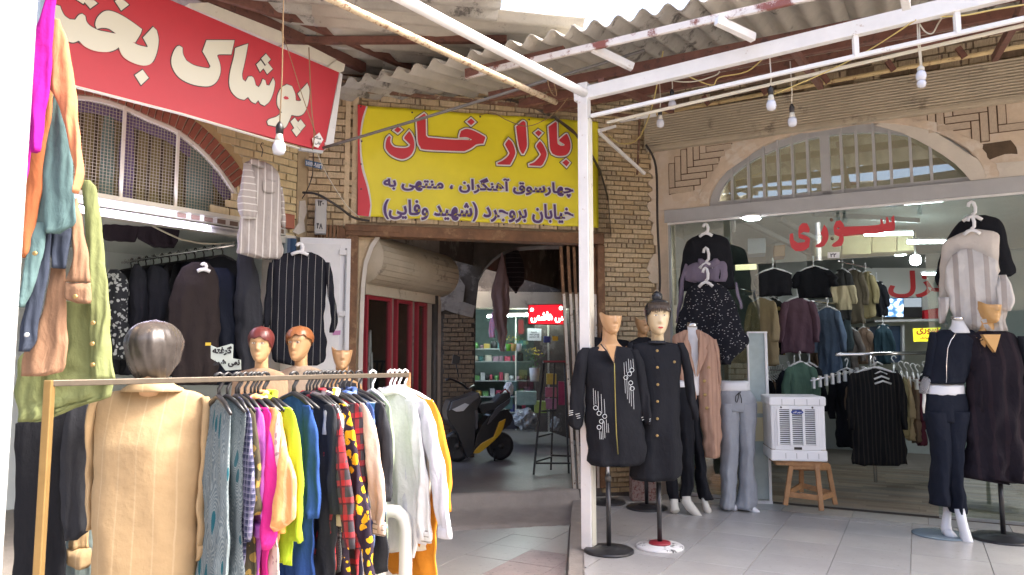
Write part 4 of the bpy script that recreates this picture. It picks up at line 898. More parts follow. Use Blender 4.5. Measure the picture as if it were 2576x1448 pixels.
hol = SF.poly([(2048, 822), (2062, 808), (2085, 815), (2095, 832), (2080, 838), (2060, 836)], TS)
LT = [SF.poly(p, TS) for p in let_]
shapes('lettering', sg, LT, [(.011, mat('dark_letter_edge', (.05, .035, .035), .5)), (.004, crm)], 0, step=.003)
MB().flat(smooth_poly(hol, 2), -.0075).build('letter_eye', sgm, sg)
# cream frame behind the sign top, right return
fb = [(1100, -12), (1265, 28), (1420, 22), (1700, 120), (2040, 268), (2130, 372), (2300, 425), (2510, 505), (2490, 590), (2430, 545), (2060, 400), (1640, 232), (1280, 75)]
MB().prism(SF.poly([(1262, 30), (1420, 22), (2040, 268), (2050, 372), (1900, 325), (1280, 66)], TS, -.05), .05, .16).build('top_frame', C['cream_paint'], sg, bevel=.004)
MB().prism(SF.poly([(2075, 372), (2260, 378), (2500, 500), (2440, 560), (2100, 412)], TS, -.05), .05, .14).build('top_frame', C['cream_paint'], sg, bevel=.004)
MB().prism(SF.poly([(2425, 560), (2500, 505), (2574, 540), (2560, 600), (2520, 612)], TS, -.02), .02, .12).build('corner_cap', C['cream_paint'], sg, bevel=.004)
MB().prism(SF.poly([(2522, 612), (2545, 628), (2470, 1200), (2440, 1205), (2392, 1268), (2390, 1265)], TS, -.02), .012, .10).build('side_return', C['white_paint'], sg, bevel=.003)
MB().prism(SF.poly([(2395, 1198), (2470, 1195), (2475, 1215), (2400, 1220)], TS, 0), -.01, .05).build('side_hook', C['white_paint'], sg)
MB().prism(SF.poly([(2195, 1243), (2385, 1265), (2375, 1288), (2200, 1262)], TS, 0), -.01, .03).build('bottom_bracket', C['grey_paint'], sg)
MB().prism([(a, b) for a, b in SF.poly([(300, 716), (1200, 948), (2190, 1240), (2190, 1247), (1200, 957), (300, 726)], TS)], -.004, .034).build('bottom_edge', C['cream_paint'], sg)
nt_ = thing('paper_note', 'small white diamond note with handwriting on the red sign corner', 'note', SF)
MB().prism(SF.poly([(785, 349), (803, 334), (813, 352), (800, 373), (788, 368)], T0, .02), -.022, -.020).build('sheet', C['paper'], nt_)
letter('writing', nt_, 'سلام', (SF.uz(790, 352, .02), SF.uz(806, 356, .02), SF.uz(791, 341, .02)), [(.0015, C['ink'])], -.0228)
letter('writing', nt_, 'فانی', (SF.uz(792, 364, .02), SF.uz(805, 367, .02), SF.uz(793, 355, .02)), [(.001, C['ink'])], -.0228)

# ---------------------------------------------------------------- left shop front
lw = thing('yellow_brick_wall', 'yellow brick spandrel with a red brick arch beside the mesh window', 'wall', WL)
arcp = WL.poly([(300, 660), (480, 680), (700, 700), (900, 760), (1100, 850), (1280, 930), (1450, 1060), (1600, 1220), (1720, 1395)], TA)
AR = [tuple(cat(V(arcp[max(i - 1, 0)])[j], V(arcp[i])[j], V(arcp[i + 1])[j], V(arcp[min(i + 2, len(arcp) - 1)])[j], k / 6) for j in (0, 1)) for i in range(len(arcp) - 1) for k in range(6)] + [arcp[-1]]
def offc(pts, d):
    out = []
    for i in range(len(pts)):
        a, b = V(pts[max(0, i - 1)]), V(pts[min(len(pts) - 1, i + 1)]); t = (b - a).normalized(); out.append((pts[i][0] - t.y * d, pts[i][1] + t.x * d))
    return out
zb = AR[-1][1]
MB().prism(AR + [(AR[-1][0] + .02, 2.80), (-.23, 2.80), (-.23, 2.60), (0.02, 2.60), (.02, 4.6), (AR[0][0], 4.6)], .03, .3).build('mortar_bed', C['ymortar'], lw)
A1, A2 = offc(AR, .012), offc(AR, .17)
acc = 0
ln = [0]
for i in range(1, len(AR)): ln.append(ln[-1] + (V(AR[i]) - V(AR[i - 1])).length)
def onarc(pts, s):
    for i in range(1, len(ln)):
        if ln[i] >= s: t = (s - ln[i - 1]) / (ln[i] - ln[i - 1]); return tuple(pts[i - 1][j] * (1 - t) + pts[i][j] * t for j in (0, 1))
    return pts[-1]
s_ = .02
while s_ + .052 < ln[-1]:
    q = [onarc(A1, s_), onarc(A1, s_ + .048), onarc(A2, s_ + .048), onarc(A2, s_)]
    MB().prism(q, .012, .06).build('red_brick', C['rbrick'], lw); s_ += .062
A3 = offc(AR, .175); A4 = offc(AR, .25)
MB().prism(A3 + A4[::-1], .02, .06).build('tan_band', mat('tan_band', (.50, .38, .20), .85, var=.12), lw)
bo = lambda u, z: not inside((u, z), A4 + [(AR[0][0], 2.0), (A4[-1][0] - .0, 2.0)]) and u > -1.35 and (z > 2.90 or u > -.22)
bricks(lw, [(-1.6, -.105, 2.60, 4.1)], .19, .062, .012, [C['ybrick']], D=.022, y=.03, ok=bo)
MB().box(-.10, .03, .0, .06, 2.2, 4.5).build('corner_strip', mat('corner_render', (.42, .33, .20), .9, var=.15), lw)
MB().prism(WL.poly([(2150, 160), (2190, 155), (2205, 230), (2180, 300), (2190, 380), (2140, 400), (2100, 380), (2140, 320)], TD), -.01, .02).build('plaster_patch', C['render'], lw)
# mesh lunette
lm = thing('mesh_lunette', 'arched wire mesh window with gathered curtains behind', 'window', WL)
fr_ = offc(AR, -.03); MB().prism(AR + fr_[::-1], .02, .06).build('frame', C['cream_paint'], lm)
mb = MB(); uz0, zz0 = -2.9, 2.90
k = 0; u = -2.35
def topz(u):
    for i in range(1, len(AR)):
        if AR[i - 1][0] <= u <= AR[i][0]: t = (u - AR[i - 1][0]) / max(1e-6, AR[i][0] - AR[i - 1][0]); return AR[i - 1][1] * (1 - t) + AR[i][1] * t
    return zz0
u = AR[0][0]
while u < AR[-1][0]: zt_ = topz(u); (mb.bar((u, .035, zz0), (u, .035, zt_), .003, .003) if zt_ > zz0 + .02 else None); u += .027
z = zz0
while z < max(p[1] for p in AR):
    ue = next((p[0] for p in reversed(AR) if p[1] > z), AR[0][0]); mb.bar((AR[0][0], .039, z), (ue, .039, z), .003, .0035); z += .027
tag(mb.build('mesh', mat('galvanised_mesh', (.42, .39, .30), .5), lm), kind='stuff')
for px_ in (885, 1280): u = WL.uz(*TA(px_, 1200))[0]; MB().box(u - .012, u + .012, .01, .03, zz0, topz(u)).build('bar', C['cream_paint'], lm)
MB().box(AR[0][0], AR[-1][0] + .02, .0, .05, 2.86, 2.90).build('bottom_bar', C['cream_paint'], lm)
cu1 = fabric('curtain_olive', (.19, .155, .065), 'stripe', (.08, .06, .035), f=9, wd=.3); cu2 = fabric('curtain_purple', (.17, .125, .23)); cu3 = fabric('curtain_teal', (.14, .21, .18))
def rowcloth(rows, tr, fr, off, **k): mb = MB(); mb.cloth(fr.rows(rows, tr, off), yo=-off, **k); return mb
x0_, x1_ = AR[0][0], AR[-1][0]
MB().cloth([(3.62, x0_, x1_), (2.88, x0_, x1_)], th=.02, amp=.018, lam=.07, n=120, yo=.13, seed=1).build('curtain', cu1, lm)
for a_, b_, m_, sd in ((-1.78, -1.70, cu2, 2), (-1.20, -.98, cu3, 3), (-1.93, -1.86, cu3, 6)):
    MB().cloth([(3.62, a_, b_), (3.3, a_ - .02, b_ + .02), (2.88, a_ - .01, b_ + .03)], th=.02, amp=.006, lam=.05, n=40, yo=.09, seed=sd).build('curtain', m_, lm)
MB().prism(offc(AR, -.02) + offc(AR, -.11)[::-1], .08, .10).build('curtain_band', cu2, lm)
MB().box(x0_, 0, .30, .32, 2.86, 4.4).build('backing', C['dark'], lm)
# white frame bars and lit strip
fbv = thing('white_shutter_frame', 'white painted double frame bar under the mesh window', 'beam', WL)
z1_ = 2.86
MB().box(-2.9, -.24, -.03, .06, z1_ - .075, z1_ - .002).build('bar', mat('grey_cream_bar', (.46, .45, .40), .5, var=.08, dirt=(.3, .27, .22), dsc=9, dth=.6), fbv, bevel=.004)
MB().box(-2.9, -.24, -.055, .05, z1_ - .155, z1_ - .088).build('bar', MATS['grey_cream_bar'], fbv, bevel=.004)
mb = MB()
for i in range(9): MB().box(-1.35 + i * .125, -1.27 + i * .125, -.035, -.031, z1_ - .06, z1_ - .02).build('slot', mat('slot_brown', (.14, .09, .06), .8), fbv)
ls = thing('led_strip_lamp', 'lit violet white LED strip under the white frame bar', 'tube lamp', WL)
a_, b_ = WL.uz(252, 529, .075), WL.uz(528, 575, .075)
MB().bar((a_[0] - .8, -.075, a_[1]), (b_[0], -.075, b_[1]), .022, .012).build('strip', mat('lit_led', (1, 1, 1), .5, emis=(.72, .67, 1), es=14), ls)
MB().bar((a_[0] - .8, -.04, a_[1] + .012), (b_[0] + .35, -.04, b_[1] + .008), .03, .02).build('channel', mat('grey_channel', (.3, .3, .3), .5), ls)
# left shop room
lr = thing('shop_room', 'bluish white interior of the left shop behind the clothes', 'room', WL)
MB().box(-4.2, .0, 2.6, 2.65, 0, 3.0).box(-.22, -.17, .35, 2.6, 0, 3.0).box(-4.25, -4.2, .1, 2.6, 0, 3.0).build('wall', mat('bright_shop_wall', (.68, .74, .73), .6), lr)
MB().box(-4.2, -.1, .1, 2.6, 2.80, 2.85).build('ceiling', C['room'], lr)
MB().box(-4.2, -.1, .0, 2.6, -.01, .06).build('floor', C['concrete'], lr)
MB().box(-.24, .03, -.0, .35, 0, 2.80).build('end_pier', C['render'], lr)
MB().box(-4.2, -.26, .02, .03, .3, 1.8).build('shop_pane', C['glass'], lr) if 0 else None
t = thing('cable', 'white cable sagging inside the left shop', 'cable', WL)
q = [WL.uz(*TD(*p), -.3) for p in ((990, 262), (1060, 320), (1200, 390), (1300, 435), (1450, 465), (1560, 468), (1690, 455))]
MB().tube([(u, .3, z) for u, z in q], .008, 6).build('cable', C['cablew'], t)
# white metal cabinet door, meter box, plates
wd_ = WC.at(0, .10); wd = thing('white_metal_door', 'white sheet metal shutter door leaf with hinges left of the gateway', 'door', wd_)
q = wd_.poly([(755, 597), (883, 610), (886, 960), (886, 1300), (757, 1320)]); zt_ = q[0][1]
MB().box(q[0][0], q[1][0], 0, .04, .1, zt_).build('leaf', C['plastic'], wd, bevel=.006)
MB().box(q[0][0] + .03, q[1][0] - .10, -.006, .0, .5, zt_ - .06).build('panel', C['white_paint'], wd, bevel=.004)
for zz in (zt_ - .14, zt_ - .75): MB().box(q[1][0] - .11, q[1][0] - .04, -.03, .0, zz - .03, zz + .02).build('hinge', C['white_paint'], wd, bevel=.003)
MB().tube([(q[1][0] - .045, -.02, .6), (q[1][0] - .045, -.02, zt_ - .1)], .01).build('rod', C['grey_paint'], wd)
mbx = WC.at(0, .06); t = thing('meter_box', 'grey metal meter box with black numerals on the brick wall', 'meter box', mbx)
q = mbx.poly([(793, 497), (822, 503), (820, 588), (790, 583)], off=.1)
MB().box(q[0][0], q[1][0], -.10, .02, q[2][1], q[1][1]).build('case', C['grey_paint'], t, bevel=.006); MB().box(q[0][0] + .012, q[1][0] - .012, -.106, -.10, q[2][1] + .02, q[1][1] - .02).build('lid', mat('meter_lid', (.46, .46, .43), .5, var=.08), t, bevel=.003)
letter('number', t, '۱۲۰', (mbx.uz(800, 518, .106), mbx.uz(814, 519, .106), mbx.uz(800, 505, .106)), [(.0025, C['ink'])], -.1075)
letter('number', t, '۴۸', (mbx.uz(797, 575, .106), mbx.uz(811, 577, .106), mbx.uz(797, 562, .106)), [(.0025, C['ink'])], -.1075)
t = thing('address_plate', 'small blue address plate with white digits under the red sign', 'sign', mbx)
q = mbx.poly([(768, 402), (811, 412), (811, 427), (768, 417)], off=.02); MB().prism(q, -.025, -.012).build('plate', mat('blue_enamel', (.02, .12, .26), .35), t)
letter('number', t, '۶۵۷۱۷-۹۵۱۳۱', (mbx.uz(770, 416, .026), mbx.uz(809, 425, .026), mbx.uz(770, 405, .026)), [(.001, C['paper'])], -.0265)
t = thing('red_wall_box', 'small red brown box on the corner below the yellow bricks', 'box', WL); q = WL.uz(*TD(2078, 310), .0)
MB().box(q[0] - .10, q[0] + .03, -.05, .02, q[1] - .07, q[1] + .07).build('box', mat('terracotta_paint', (.36, .12, .07), .6), t, bevel=.004)

# ---------------------------------------------------------------- inside the bazaar
LA = Fr(WC.W(-3.26, 0, -.12), .37, .93)                          # left wall of the passage
bzr = thing('bazaar_passage', 'dim vaulted bazaar passage with blotchy plaster seen through the gateway', 'passage')
def wallbox(par, name, fr, u0, u1, z0, z1, m, th=.1, y=0):
    o = MB().box(u0, u1, y, y + th, z0, z1).build(name, m, par); o.matrix_local = fr.m; return o
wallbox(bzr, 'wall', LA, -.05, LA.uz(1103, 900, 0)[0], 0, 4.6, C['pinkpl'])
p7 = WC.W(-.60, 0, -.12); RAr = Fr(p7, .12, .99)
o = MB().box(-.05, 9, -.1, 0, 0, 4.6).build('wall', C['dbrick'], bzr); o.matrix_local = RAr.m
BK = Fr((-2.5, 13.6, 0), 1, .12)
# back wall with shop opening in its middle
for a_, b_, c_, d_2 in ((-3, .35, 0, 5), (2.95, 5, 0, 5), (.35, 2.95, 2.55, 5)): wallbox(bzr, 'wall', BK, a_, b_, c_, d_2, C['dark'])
# vault over the passage
mb = MB(); nn = 16; vs = []
for i in range(7):
    Y = 7.75 + i * 1.1; L0 = LA.o + LA.u * ((Y - LA.o.y) / LA.u.y); Rr = RAr.o + RAr.u * ((Y - RAr.o.y) / RAr.u.y)
    for k in range(nn + 1):
        t_ = math.pi * k / nn; c = (L0 + Rr) / 2; hw = (Rr.x - L0.x) / 2 + .1
        vs.append((c.x - hw * math.cos(t_), Y, 2.9 + 1.5 * math.sin(t_) ** .8))
mb.add(vs, [(i * (nn + 1) + k, i * (nn + 1) + k + 1, (i + 1) * (nn + 1) + k + 1, (i + 1) * (nn + 1) + k) for i in range(6) for k in range(nn)], 0, True)
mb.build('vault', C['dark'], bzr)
# brick pier and arch rib
PF = Fr(at(1142, 1200, 10.4), 1, .05); pf = lambda pts: PF.poly(pts)
pr_ = thing('brick_pier', 'dim brick pier with a plastered arch rib inside the bazaar', 'pillar', PF)
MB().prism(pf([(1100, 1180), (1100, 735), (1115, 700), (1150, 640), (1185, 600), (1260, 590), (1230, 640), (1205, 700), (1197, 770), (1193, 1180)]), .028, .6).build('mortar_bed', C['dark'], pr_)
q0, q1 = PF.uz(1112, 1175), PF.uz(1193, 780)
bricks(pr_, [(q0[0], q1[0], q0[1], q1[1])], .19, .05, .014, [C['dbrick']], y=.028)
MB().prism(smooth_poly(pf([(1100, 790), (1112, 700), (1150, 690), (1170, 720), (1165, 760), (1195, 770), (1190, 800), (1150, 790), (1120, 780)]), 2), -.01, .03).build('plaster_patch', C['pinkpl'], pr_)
for zz in range(12):
    a0 = math.radians(8 + zz * 8); 
# hanging vault ribs between pier and back shop
t = thing('arch_rib', 'dark arched rib spanning the bazaar beyond the pier', 'arch', PF)
MB().prism(smooth_poly(pf([(1185, 600), (1150, 650), (1140, 700), (1195, 770), (1205, 700), (1240, 650), (1300, 620), (1420, 615), (1420, 560), (1200, 560)]), 2), .1, .5).build('rib', C['dark'], t)
# shutter drum
lsd = thing('roller_shutter', 'grey rolled steel shutter drum over red framed doors in the passage', 'shutter', LA)
dA, dB = LA.uz(930, 655, .25), LA.uz(1150, 712, .25)
ns = 15; u0_, u1_ = LA.uz(915, 700, .05)[0], LA.uz(1148, 700, .25)[0]; zc_ = 2.62
for i in range(ns):
    a0, a1 = math.radians(-95 + i * 14), math.radians(-95 + (i + .86) * 14); r_ = .27
    v = [(u, -.02 - r_ * math.cos(a), zc_ + r_ * math.sin(a)) for u in (u0_, u1_) for a in (a0, (a0 + a1) / 2, a1)]
    v = [(x, y, z) for x, y, z in v]; MB().add(v, [(0, 3, 4, 1), (1, 4, 5, 2)]).build('slat', C['slat'], lsd)
MB().lathe([(.265, 0), (.265, u1_ - u0_)], (u0_, -.02, zc_), 24, axis='x').build('drum', C['slat'], lsd)
MB().box(u0_, u1_ - .1, -.08, .0, 2.25, 2.42).build('housing_strip', C['slat'], lsd)
# red framed doors
rd_ = thing('red_glass_doors', 'tall red framed glass doors along the left passage wall', 'door', LA)
e = [LA.uz(px_, 1000, .02)[0] for px_ in (913, 978, 990, 1030, 1043, 1068)]; ztop = 2.26
for i, (a_, b_) in enumerate(((e[0], e[1]), (e[2], e[3]), (e[4], e[5]))):
    MB().box(a_, a_ + .035, -.05, .0, AZ, ztop).build('stile', C['red'], rd_, bevel=.004); MB().box(b_ - .035, b_, -.05, .0, AZ, ztop).build('stile', C['red'], rd_, bevel=.004)
    MB().box(a_ + .035, b_ - .035, -.045, .0, ztop - .05, ztop).build('rail', C['red'], rd_); MB().box(a_ + .035, b_ - .035, -.045, .0, AZ, AZ + .2).build('rail', C['red'], rd_)
    MB().box(a_ + .035, b_ - .035, -.02, -.014, AZ + .2, ztop - .05).build('pane', C['glass'], rd_)
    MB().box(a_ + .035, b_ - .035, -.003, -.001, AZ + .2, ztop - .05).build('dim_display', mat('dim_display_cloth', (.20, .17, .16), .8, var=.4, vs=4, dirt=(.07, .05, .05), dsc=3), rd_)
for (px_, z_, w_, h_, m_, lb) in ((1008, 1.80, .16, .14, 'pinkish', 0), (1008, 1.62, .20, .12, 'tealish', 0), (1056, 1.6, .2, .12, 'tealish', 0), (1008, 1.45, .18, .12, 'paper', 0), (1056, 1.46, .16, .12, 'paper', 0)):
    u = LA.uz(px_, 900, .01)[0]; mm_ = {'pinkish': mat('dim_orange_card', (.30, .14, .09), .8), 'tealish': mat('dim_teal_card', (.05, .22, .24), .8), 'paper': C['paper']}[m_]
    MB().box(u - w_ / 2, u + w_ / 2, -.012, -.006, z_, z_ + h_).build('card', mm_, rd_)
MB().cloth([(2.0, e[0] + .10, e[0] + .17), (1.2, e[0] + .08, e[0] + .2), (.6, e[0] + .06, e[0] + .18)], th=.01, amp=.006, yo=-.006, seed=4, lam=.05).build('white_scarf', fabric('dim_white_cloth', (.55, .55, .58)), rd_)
t = thing('black_pipe', 'black downpipe beside the red doors in the passage', 'pipe', LA); u = LA.uz(1093, 900, .06)[0]
MB().tube([(u, -.06, AZ), (u, -.06, 2.35)], .04).build('pipe', C['dark_metal'], t)
t = thing('pale_pillar_strip', 'pale plaster strip between red doors and black pipe', 'pillar', LA); ua, ub = LA.uz(1070, 900, .02)[0], LA.uz(1088, 900, .02)[0]
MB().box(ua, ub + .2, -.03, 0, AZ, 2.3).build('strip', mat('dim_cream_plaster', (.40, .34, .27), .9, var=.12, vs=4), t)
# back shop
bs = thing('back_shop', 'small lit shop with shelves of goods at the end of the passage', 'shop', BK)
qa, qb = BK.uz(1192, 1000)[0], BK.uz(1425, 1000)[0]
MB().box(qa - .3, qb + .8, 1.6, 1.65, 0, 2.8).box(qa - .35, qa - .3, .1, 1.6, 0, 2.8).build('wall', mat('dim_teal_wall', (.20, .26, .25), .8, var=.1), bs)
MB().box(qa - .3, qb + .8, .1, 1.6, 2.75, 2.8).build('ceiling', C['room2'], bs)
zt_ = BK.uz(1300, 785)[1]
MB().box(qa - .1, qb + .3, -.3, .15, zt_ + .05, zt_ + .35).build('fascia', C['slat'], bs)
for k, py_ in enumerate((880, 912, 960, 1000, 1040)):
    z_ = BK.uz(1240, py_, -.5)[1]; MB().box(qa - .2, BK.uz(1335, py_, -.5)[0], .45, .8, z_, z_ + .02).build('shelf', C['room2'], bs)
MB().box(BK.uz(1303, 900)[0], BK.uz(1306, 900)[0], .4, .45, AZ, zt_).build('upright', C['cream_paint'], bs)
MB().box(BK.uz(1380, 900)[0] - .02, BK.uz(1380, 900)[0] + .02, .0, .1, AZ, zt_).build('upright', C['cream_paint'], bs)
MB().box(BK.uz(1305, 900)[0], BK.uz(1380, 900)[0], .04, .046, 1.0, zt_).build('pane', C['glass'], bs)
t = thing('tube_lamp', 'lit white tube lamp over the shop at the end of the passage', 'tube lamp', BK)
u0_, z0_ = BK.uz(1226, 797, .1); u1_, z1_ = BK.uz(1418, 788, .1); MB().tube([(u0_, -.1, z0_), (u1_, -.1, z1_)], .02).build('tube', mat('lit_tube', (1, 1, 1), .5, emis=(.8, 1, .97), es=14), t); MB().bar((u0_, -.1, z0_ + .04), (u1_, -.1, z1_ + .04), .05, .03).build('housing', C['plastic'], t)
rr = random.Random(21); cols = [(.6, .62, .6), (.12, .3, .28), (.5, .08, .12), (.55, .4, .1), (.1, .12, .3), (.4, .25, .3), (.06, .06, .06), (.55, .5, .4), (.15, .35, .12)]
gm = [mat('goods_%s' % n_, c_, .6) for n_, c_ in zip(('white', 'teal', 'red', 'ochre', 'navy', 'mauve', 'black', 'cream', 'green'), cols)]
kinds = ['box', 'tin', 'packet', 'jar']; n_it = 0
names_ = dict(zip([m.name for m in gm], ('white', 'teal', 'red', 'ochre', 'navy', 'mauve', 'black', 'cream', 'green')))
for k, py_ in enumerate((880, 912, 960, 1000, 1040)):
    z_ = BK.uz(1240, py_, -.5)[1] + .02; u = qa - .1
    while u < BK.uz(1335, py_, -.5)[0] - .1:
        wq, hq = rr.uniform(.05, .12), rr.uniform(.07, .17); m_ = rr.choice(gm); kd = rr.choice(kinds)
        if kd in ('tin', 'jar'): mb = MB().lathe([(wq / 2, 0), (wq / 2, hq * .85), (wq * .4, hq * .9), (wq * .4, hq)], (u + wq / 2, .6, z_), 12)
        else: mb = MB().box(u, u + wq, .55, .65, z_, z_ + hq)
        o = mb.build('goods_' + kd, m_); o.matrix_world = BK.m
        tag(o, '%s %s on %s shelf at the passage end' % (names_[m_.name], kd, ['the topmost', 'the second', 'the third', 'the fourth', 'the lowest'][k]), kd, 'goods on the back shop shelves'); u += wq + rr.uniform(.01, .05)
seen_ = {}
for o_ in list(COL.objects):
    if o_.get('group') == 'goods on the back shop shelves':
        l_ = o_['label']; seen_.setdefault(l_, []).append(o_)
for l_, os_ in seen_.items():
    if len(os_) > 1:
        for k, o_ in enumerate(os_): o_['label'] = l_.replace(' on ', ', %s from the left, on ' % ['first', 'second', 'third', 'fourth', 'fifth'][k], 1)
# flower pots
for i, (px_, cpot, cf, lb) in enumerate(((1262, 'white', (.6, .03, .06), 'white pot with red flowers'), (1279, 'green', (.65, .6, .1), 'bright green pot with yellow blooms'), (1292, 'ochre', (.7, .6, .05), 'ochre pot with yellow blooms'), (1306, 'white', (.2, .4, .1), 'white pot with a leafy plant'))):
    f_ = Fr(at(px_, 884, 13.2), 1, 0); t = thing('flower_pot', lb + ' on the shelf at the passage end', 'flower pot', f_)
    MB().lathe([(.035, 0), (.05, .13), (.045, .13)], n=14).build('pot', mat('pot_bright_green', (.15, .5, .05), .5) if cpot == 'green' else MATS['goods_' + cpot], t)
    mb = MB(); m2 = MB()
    for _ in range(40):
        a_, r2, h2 = rr.uniform(0, 6.28), rr.uniform(0, .07), rr.uniform(.13, .27); c = V((r2 * math.cos(a_), r2 * math.sin(a_), h2)); s2 = .018
        v = [c + V((rr.uniform(-s2, s2), rr.uniform(-s2, s2), rr.uniform(-s2, s2))) for _ in range(3)]; (mb if h2 > .19 else m2).add(v, [(0, 1, 2)])
    tag(mb.build('blooms', mat('petal_%d%d' % (int(cf[0] * 9), int(cf[1] * 9)), cf, .6), t), kind='stuff'); tag(m2.build('leaves', mat('plant_leaf', (.06, .16, .03), .6), t), kind='stuff')
f_ = Fr(at(1345, 960, 12.4), 1, 0); t = thing('potted_plant', 'yellow flowering plant in a white pot near the counter', 'plant', f_)
MB().lathe([(.07, 0), (.09, .22), (.08, .22)], n=16).build('pot', MATS['goods_white'], t); mb = MB(); m2 = MB()
for _ in range(90):
    a_, r2, h2 = rr.uniform(0, 6.28), rr.uniform(0, .16), rr.uniform(.22, .55); c = V((r2 * math.cos(a_), r2 * math.sin(a_), h2)); s2 = .03
    v = [c + V((rr.uniform(-s2, s2), rr.uniform(-s2, s2), rr.uniform(-s2, s2))) for _ in range(3)]; (mb if h2 > .44 else m2).add(v, [(0, 1, 2)])
tag(mb.build('blooms', mat('petal_yellow', (.7, .6, .05), .6), t), kind='stuff'); tag(m2.build('leaves', MATS['plant_leaf'], t), kind='stuff')
# LED board
LB = Fr(at(1335, 815, 11.6), 1, -.05); t = thing('led_sign', 'lit red LED sign with Persian lettering inside the bazaar', 'sign', LB)
q = LB.poly([(1330, 769), (1419, 767), (1419, 816), (1330, 815)]); MB().prism(q, 0, .06).build('case', mat('led_board', (.12, .0, .005), .4, emis=(.6, .01, .02), es=.35), t)
qo = offset(q, .012); MB().prism(qo, .005, .07, holes=[q]).build('bezel', C['red'], t)
letter('lettering', t, 'سی هاشمی', (LB.uz(1336, 812), LB.uz(1424, 812), LB.uz(1336, 785)), [(.007, mat('led_red', (1, .1, .1), .5, emis=(1, .04, .05), es=3)), (.0015, mat('led_white', (1, .7, .6), .5, emis=(1, .55, .45), es=5))], -.002)
for (a_, b_) in ((1338, 780), (1411, 776)):
    u, z = LB.uz(a_, b_); mb = MB()
    for k in range(4): an = k * math.pi / 4; mb.bar((u - .03 * math.cos(an), -.004, z - .03 * math.sin(an)), (u + .03 * math.cos(an), -.004, z + .03 * math.sin(an)), .006, .006)
    mb.build('star', MATS['led_white'], t)
# hung things
def hangcloth(name, label, rows, m, Y, tr=T0, cat_='clothing', **k):
    px_, py_ = tr((rows[0][1] + rows[0][2]) / 2, rows[0][0]); f_ = Fr(at(px_, py_, Y), 1, 0)
    o = MB().cloth(f_.rows(rows, tr), **k).build(name, m); o.matrix_world = f_.m; return tag(o, label, cat_)
hangcloth('pink_scarf', 'long dusty pink scarf hanging from the bazaar vault', [(525, 1395, 1405), (620, 1375, 1425), (800, 1325, 1455), (900, 1330, 1455), (1000, 1340, 1440), (1150, 1370, 1430), (1240, 1390, 1425)], fabric('dusty_pink', (.30, .20, .20)), 10.6, TE, 'scarf', th=.05, amp=.012, lam=.09)
hangcloth('black_scarf', 'dark pleated cloth hanging behind the pink scarf', [(470, 1420, 1500), (600, 1430, 1555), (740, 1440, 1560), (820, 1490, 1505)], fabric('pleated_dark', (.035, .03, .035), 'hstripe', (.10, .09, .10), f=14, wd=.12), 10.9, TE, 'scarf', th=.06, amp=.01)
hangcloth('pattern_scarf', 'small pink patterned scarf hanging over the shelves', [(960, 1328, 1340), (1040, 1310, 1350), (1140, 1305, 1345)], fabric('pink_print', (.5, .25, .35), 'dots', (.2, .25, .5), f=30, wd=.3), 12.6, TE, 'scarf', th=.02)
t = thing('paper_notice', 'printed paper notice on the glass of the back shop', 'notice', BK); q = BK.poly([(1327, 826), (1362, 828), (1361, 858), (1327, 857)], off=.05)
MB().prism(q, -.052, -.05).build('sheet', C['paper'], t)
for k, w_ in enumerate(('خرید', 'پارچه های ضایعات', 'نقد خریداریم')): letter('writing', t, w_, (BK.uz(1335 - 3 * (k > 0), 839 + k * 6, .052), BK.uz(1352 + 4 * (k > 0), 839 + k * 6, .052), BK.uz(1335 - 3 * (k > 0), 834 + k * 6, .052)), [(.001, C['ink'])], -.054)
for i, (a_, b_, c_, d_2, cc, lb) in enumerate(((1368, 846, 1385, 862, (.05, .1, .3), 'blue card on display stand'), (1390, 846, 1404, 858, (.6, .5, .05), 'yellow card on display stand'), (1375, 940, 1400, 968, (.6, .42, .08), 'yellow packet pinned near the stool'), (1372, 975, 1400, 1000, (.5, .15, .2), 'pink packet hanging behind the stool'), (1372, 1003, 1400, 1030, (.45, .2, .3), 'mauve packet lower behind the stool'), (1405, 960, 1421, 1020, (.4, .05, .12), 'crimson bag hanging by the folding gate'), (1240, 1000, 1290, 1030, (.10, .2, .18), 'dark teal carton on floor of the back shop'), (1300, 985, 1350, 1020, (.28, .40, .34), 'sage green carton stacked behind the scooter'), (1345, 1010, 1375, 1040, (.35, .45, .1), 'lime carton beside the stool'), (1240, 1045, 1300, 1080, (.05, .05, .06), 'black sack on the floor behind the scooter'), (1270, 960, 1300, 985, (.12, .22, .20), 'teal parcel under the shelves'))):
    f_ = Fr(at(a_, d_2, 12.2), 1, 0); q = f_.poly([(a_, b_), (c_, b_ + 1), (c_, d_2), (a_, d_2)]); o = MB().prism(q, 0, .10 if i < 6 else .3).build('carton' if i > 5 else 'packet', mat('pack_%s' % lb.split()[0] + str(i), cc, .5, var=.2, vs=12), bevel=.006); o.matrix_world = f_.m; tag(o, lb, 'carton' if i > 5 else 'packet')
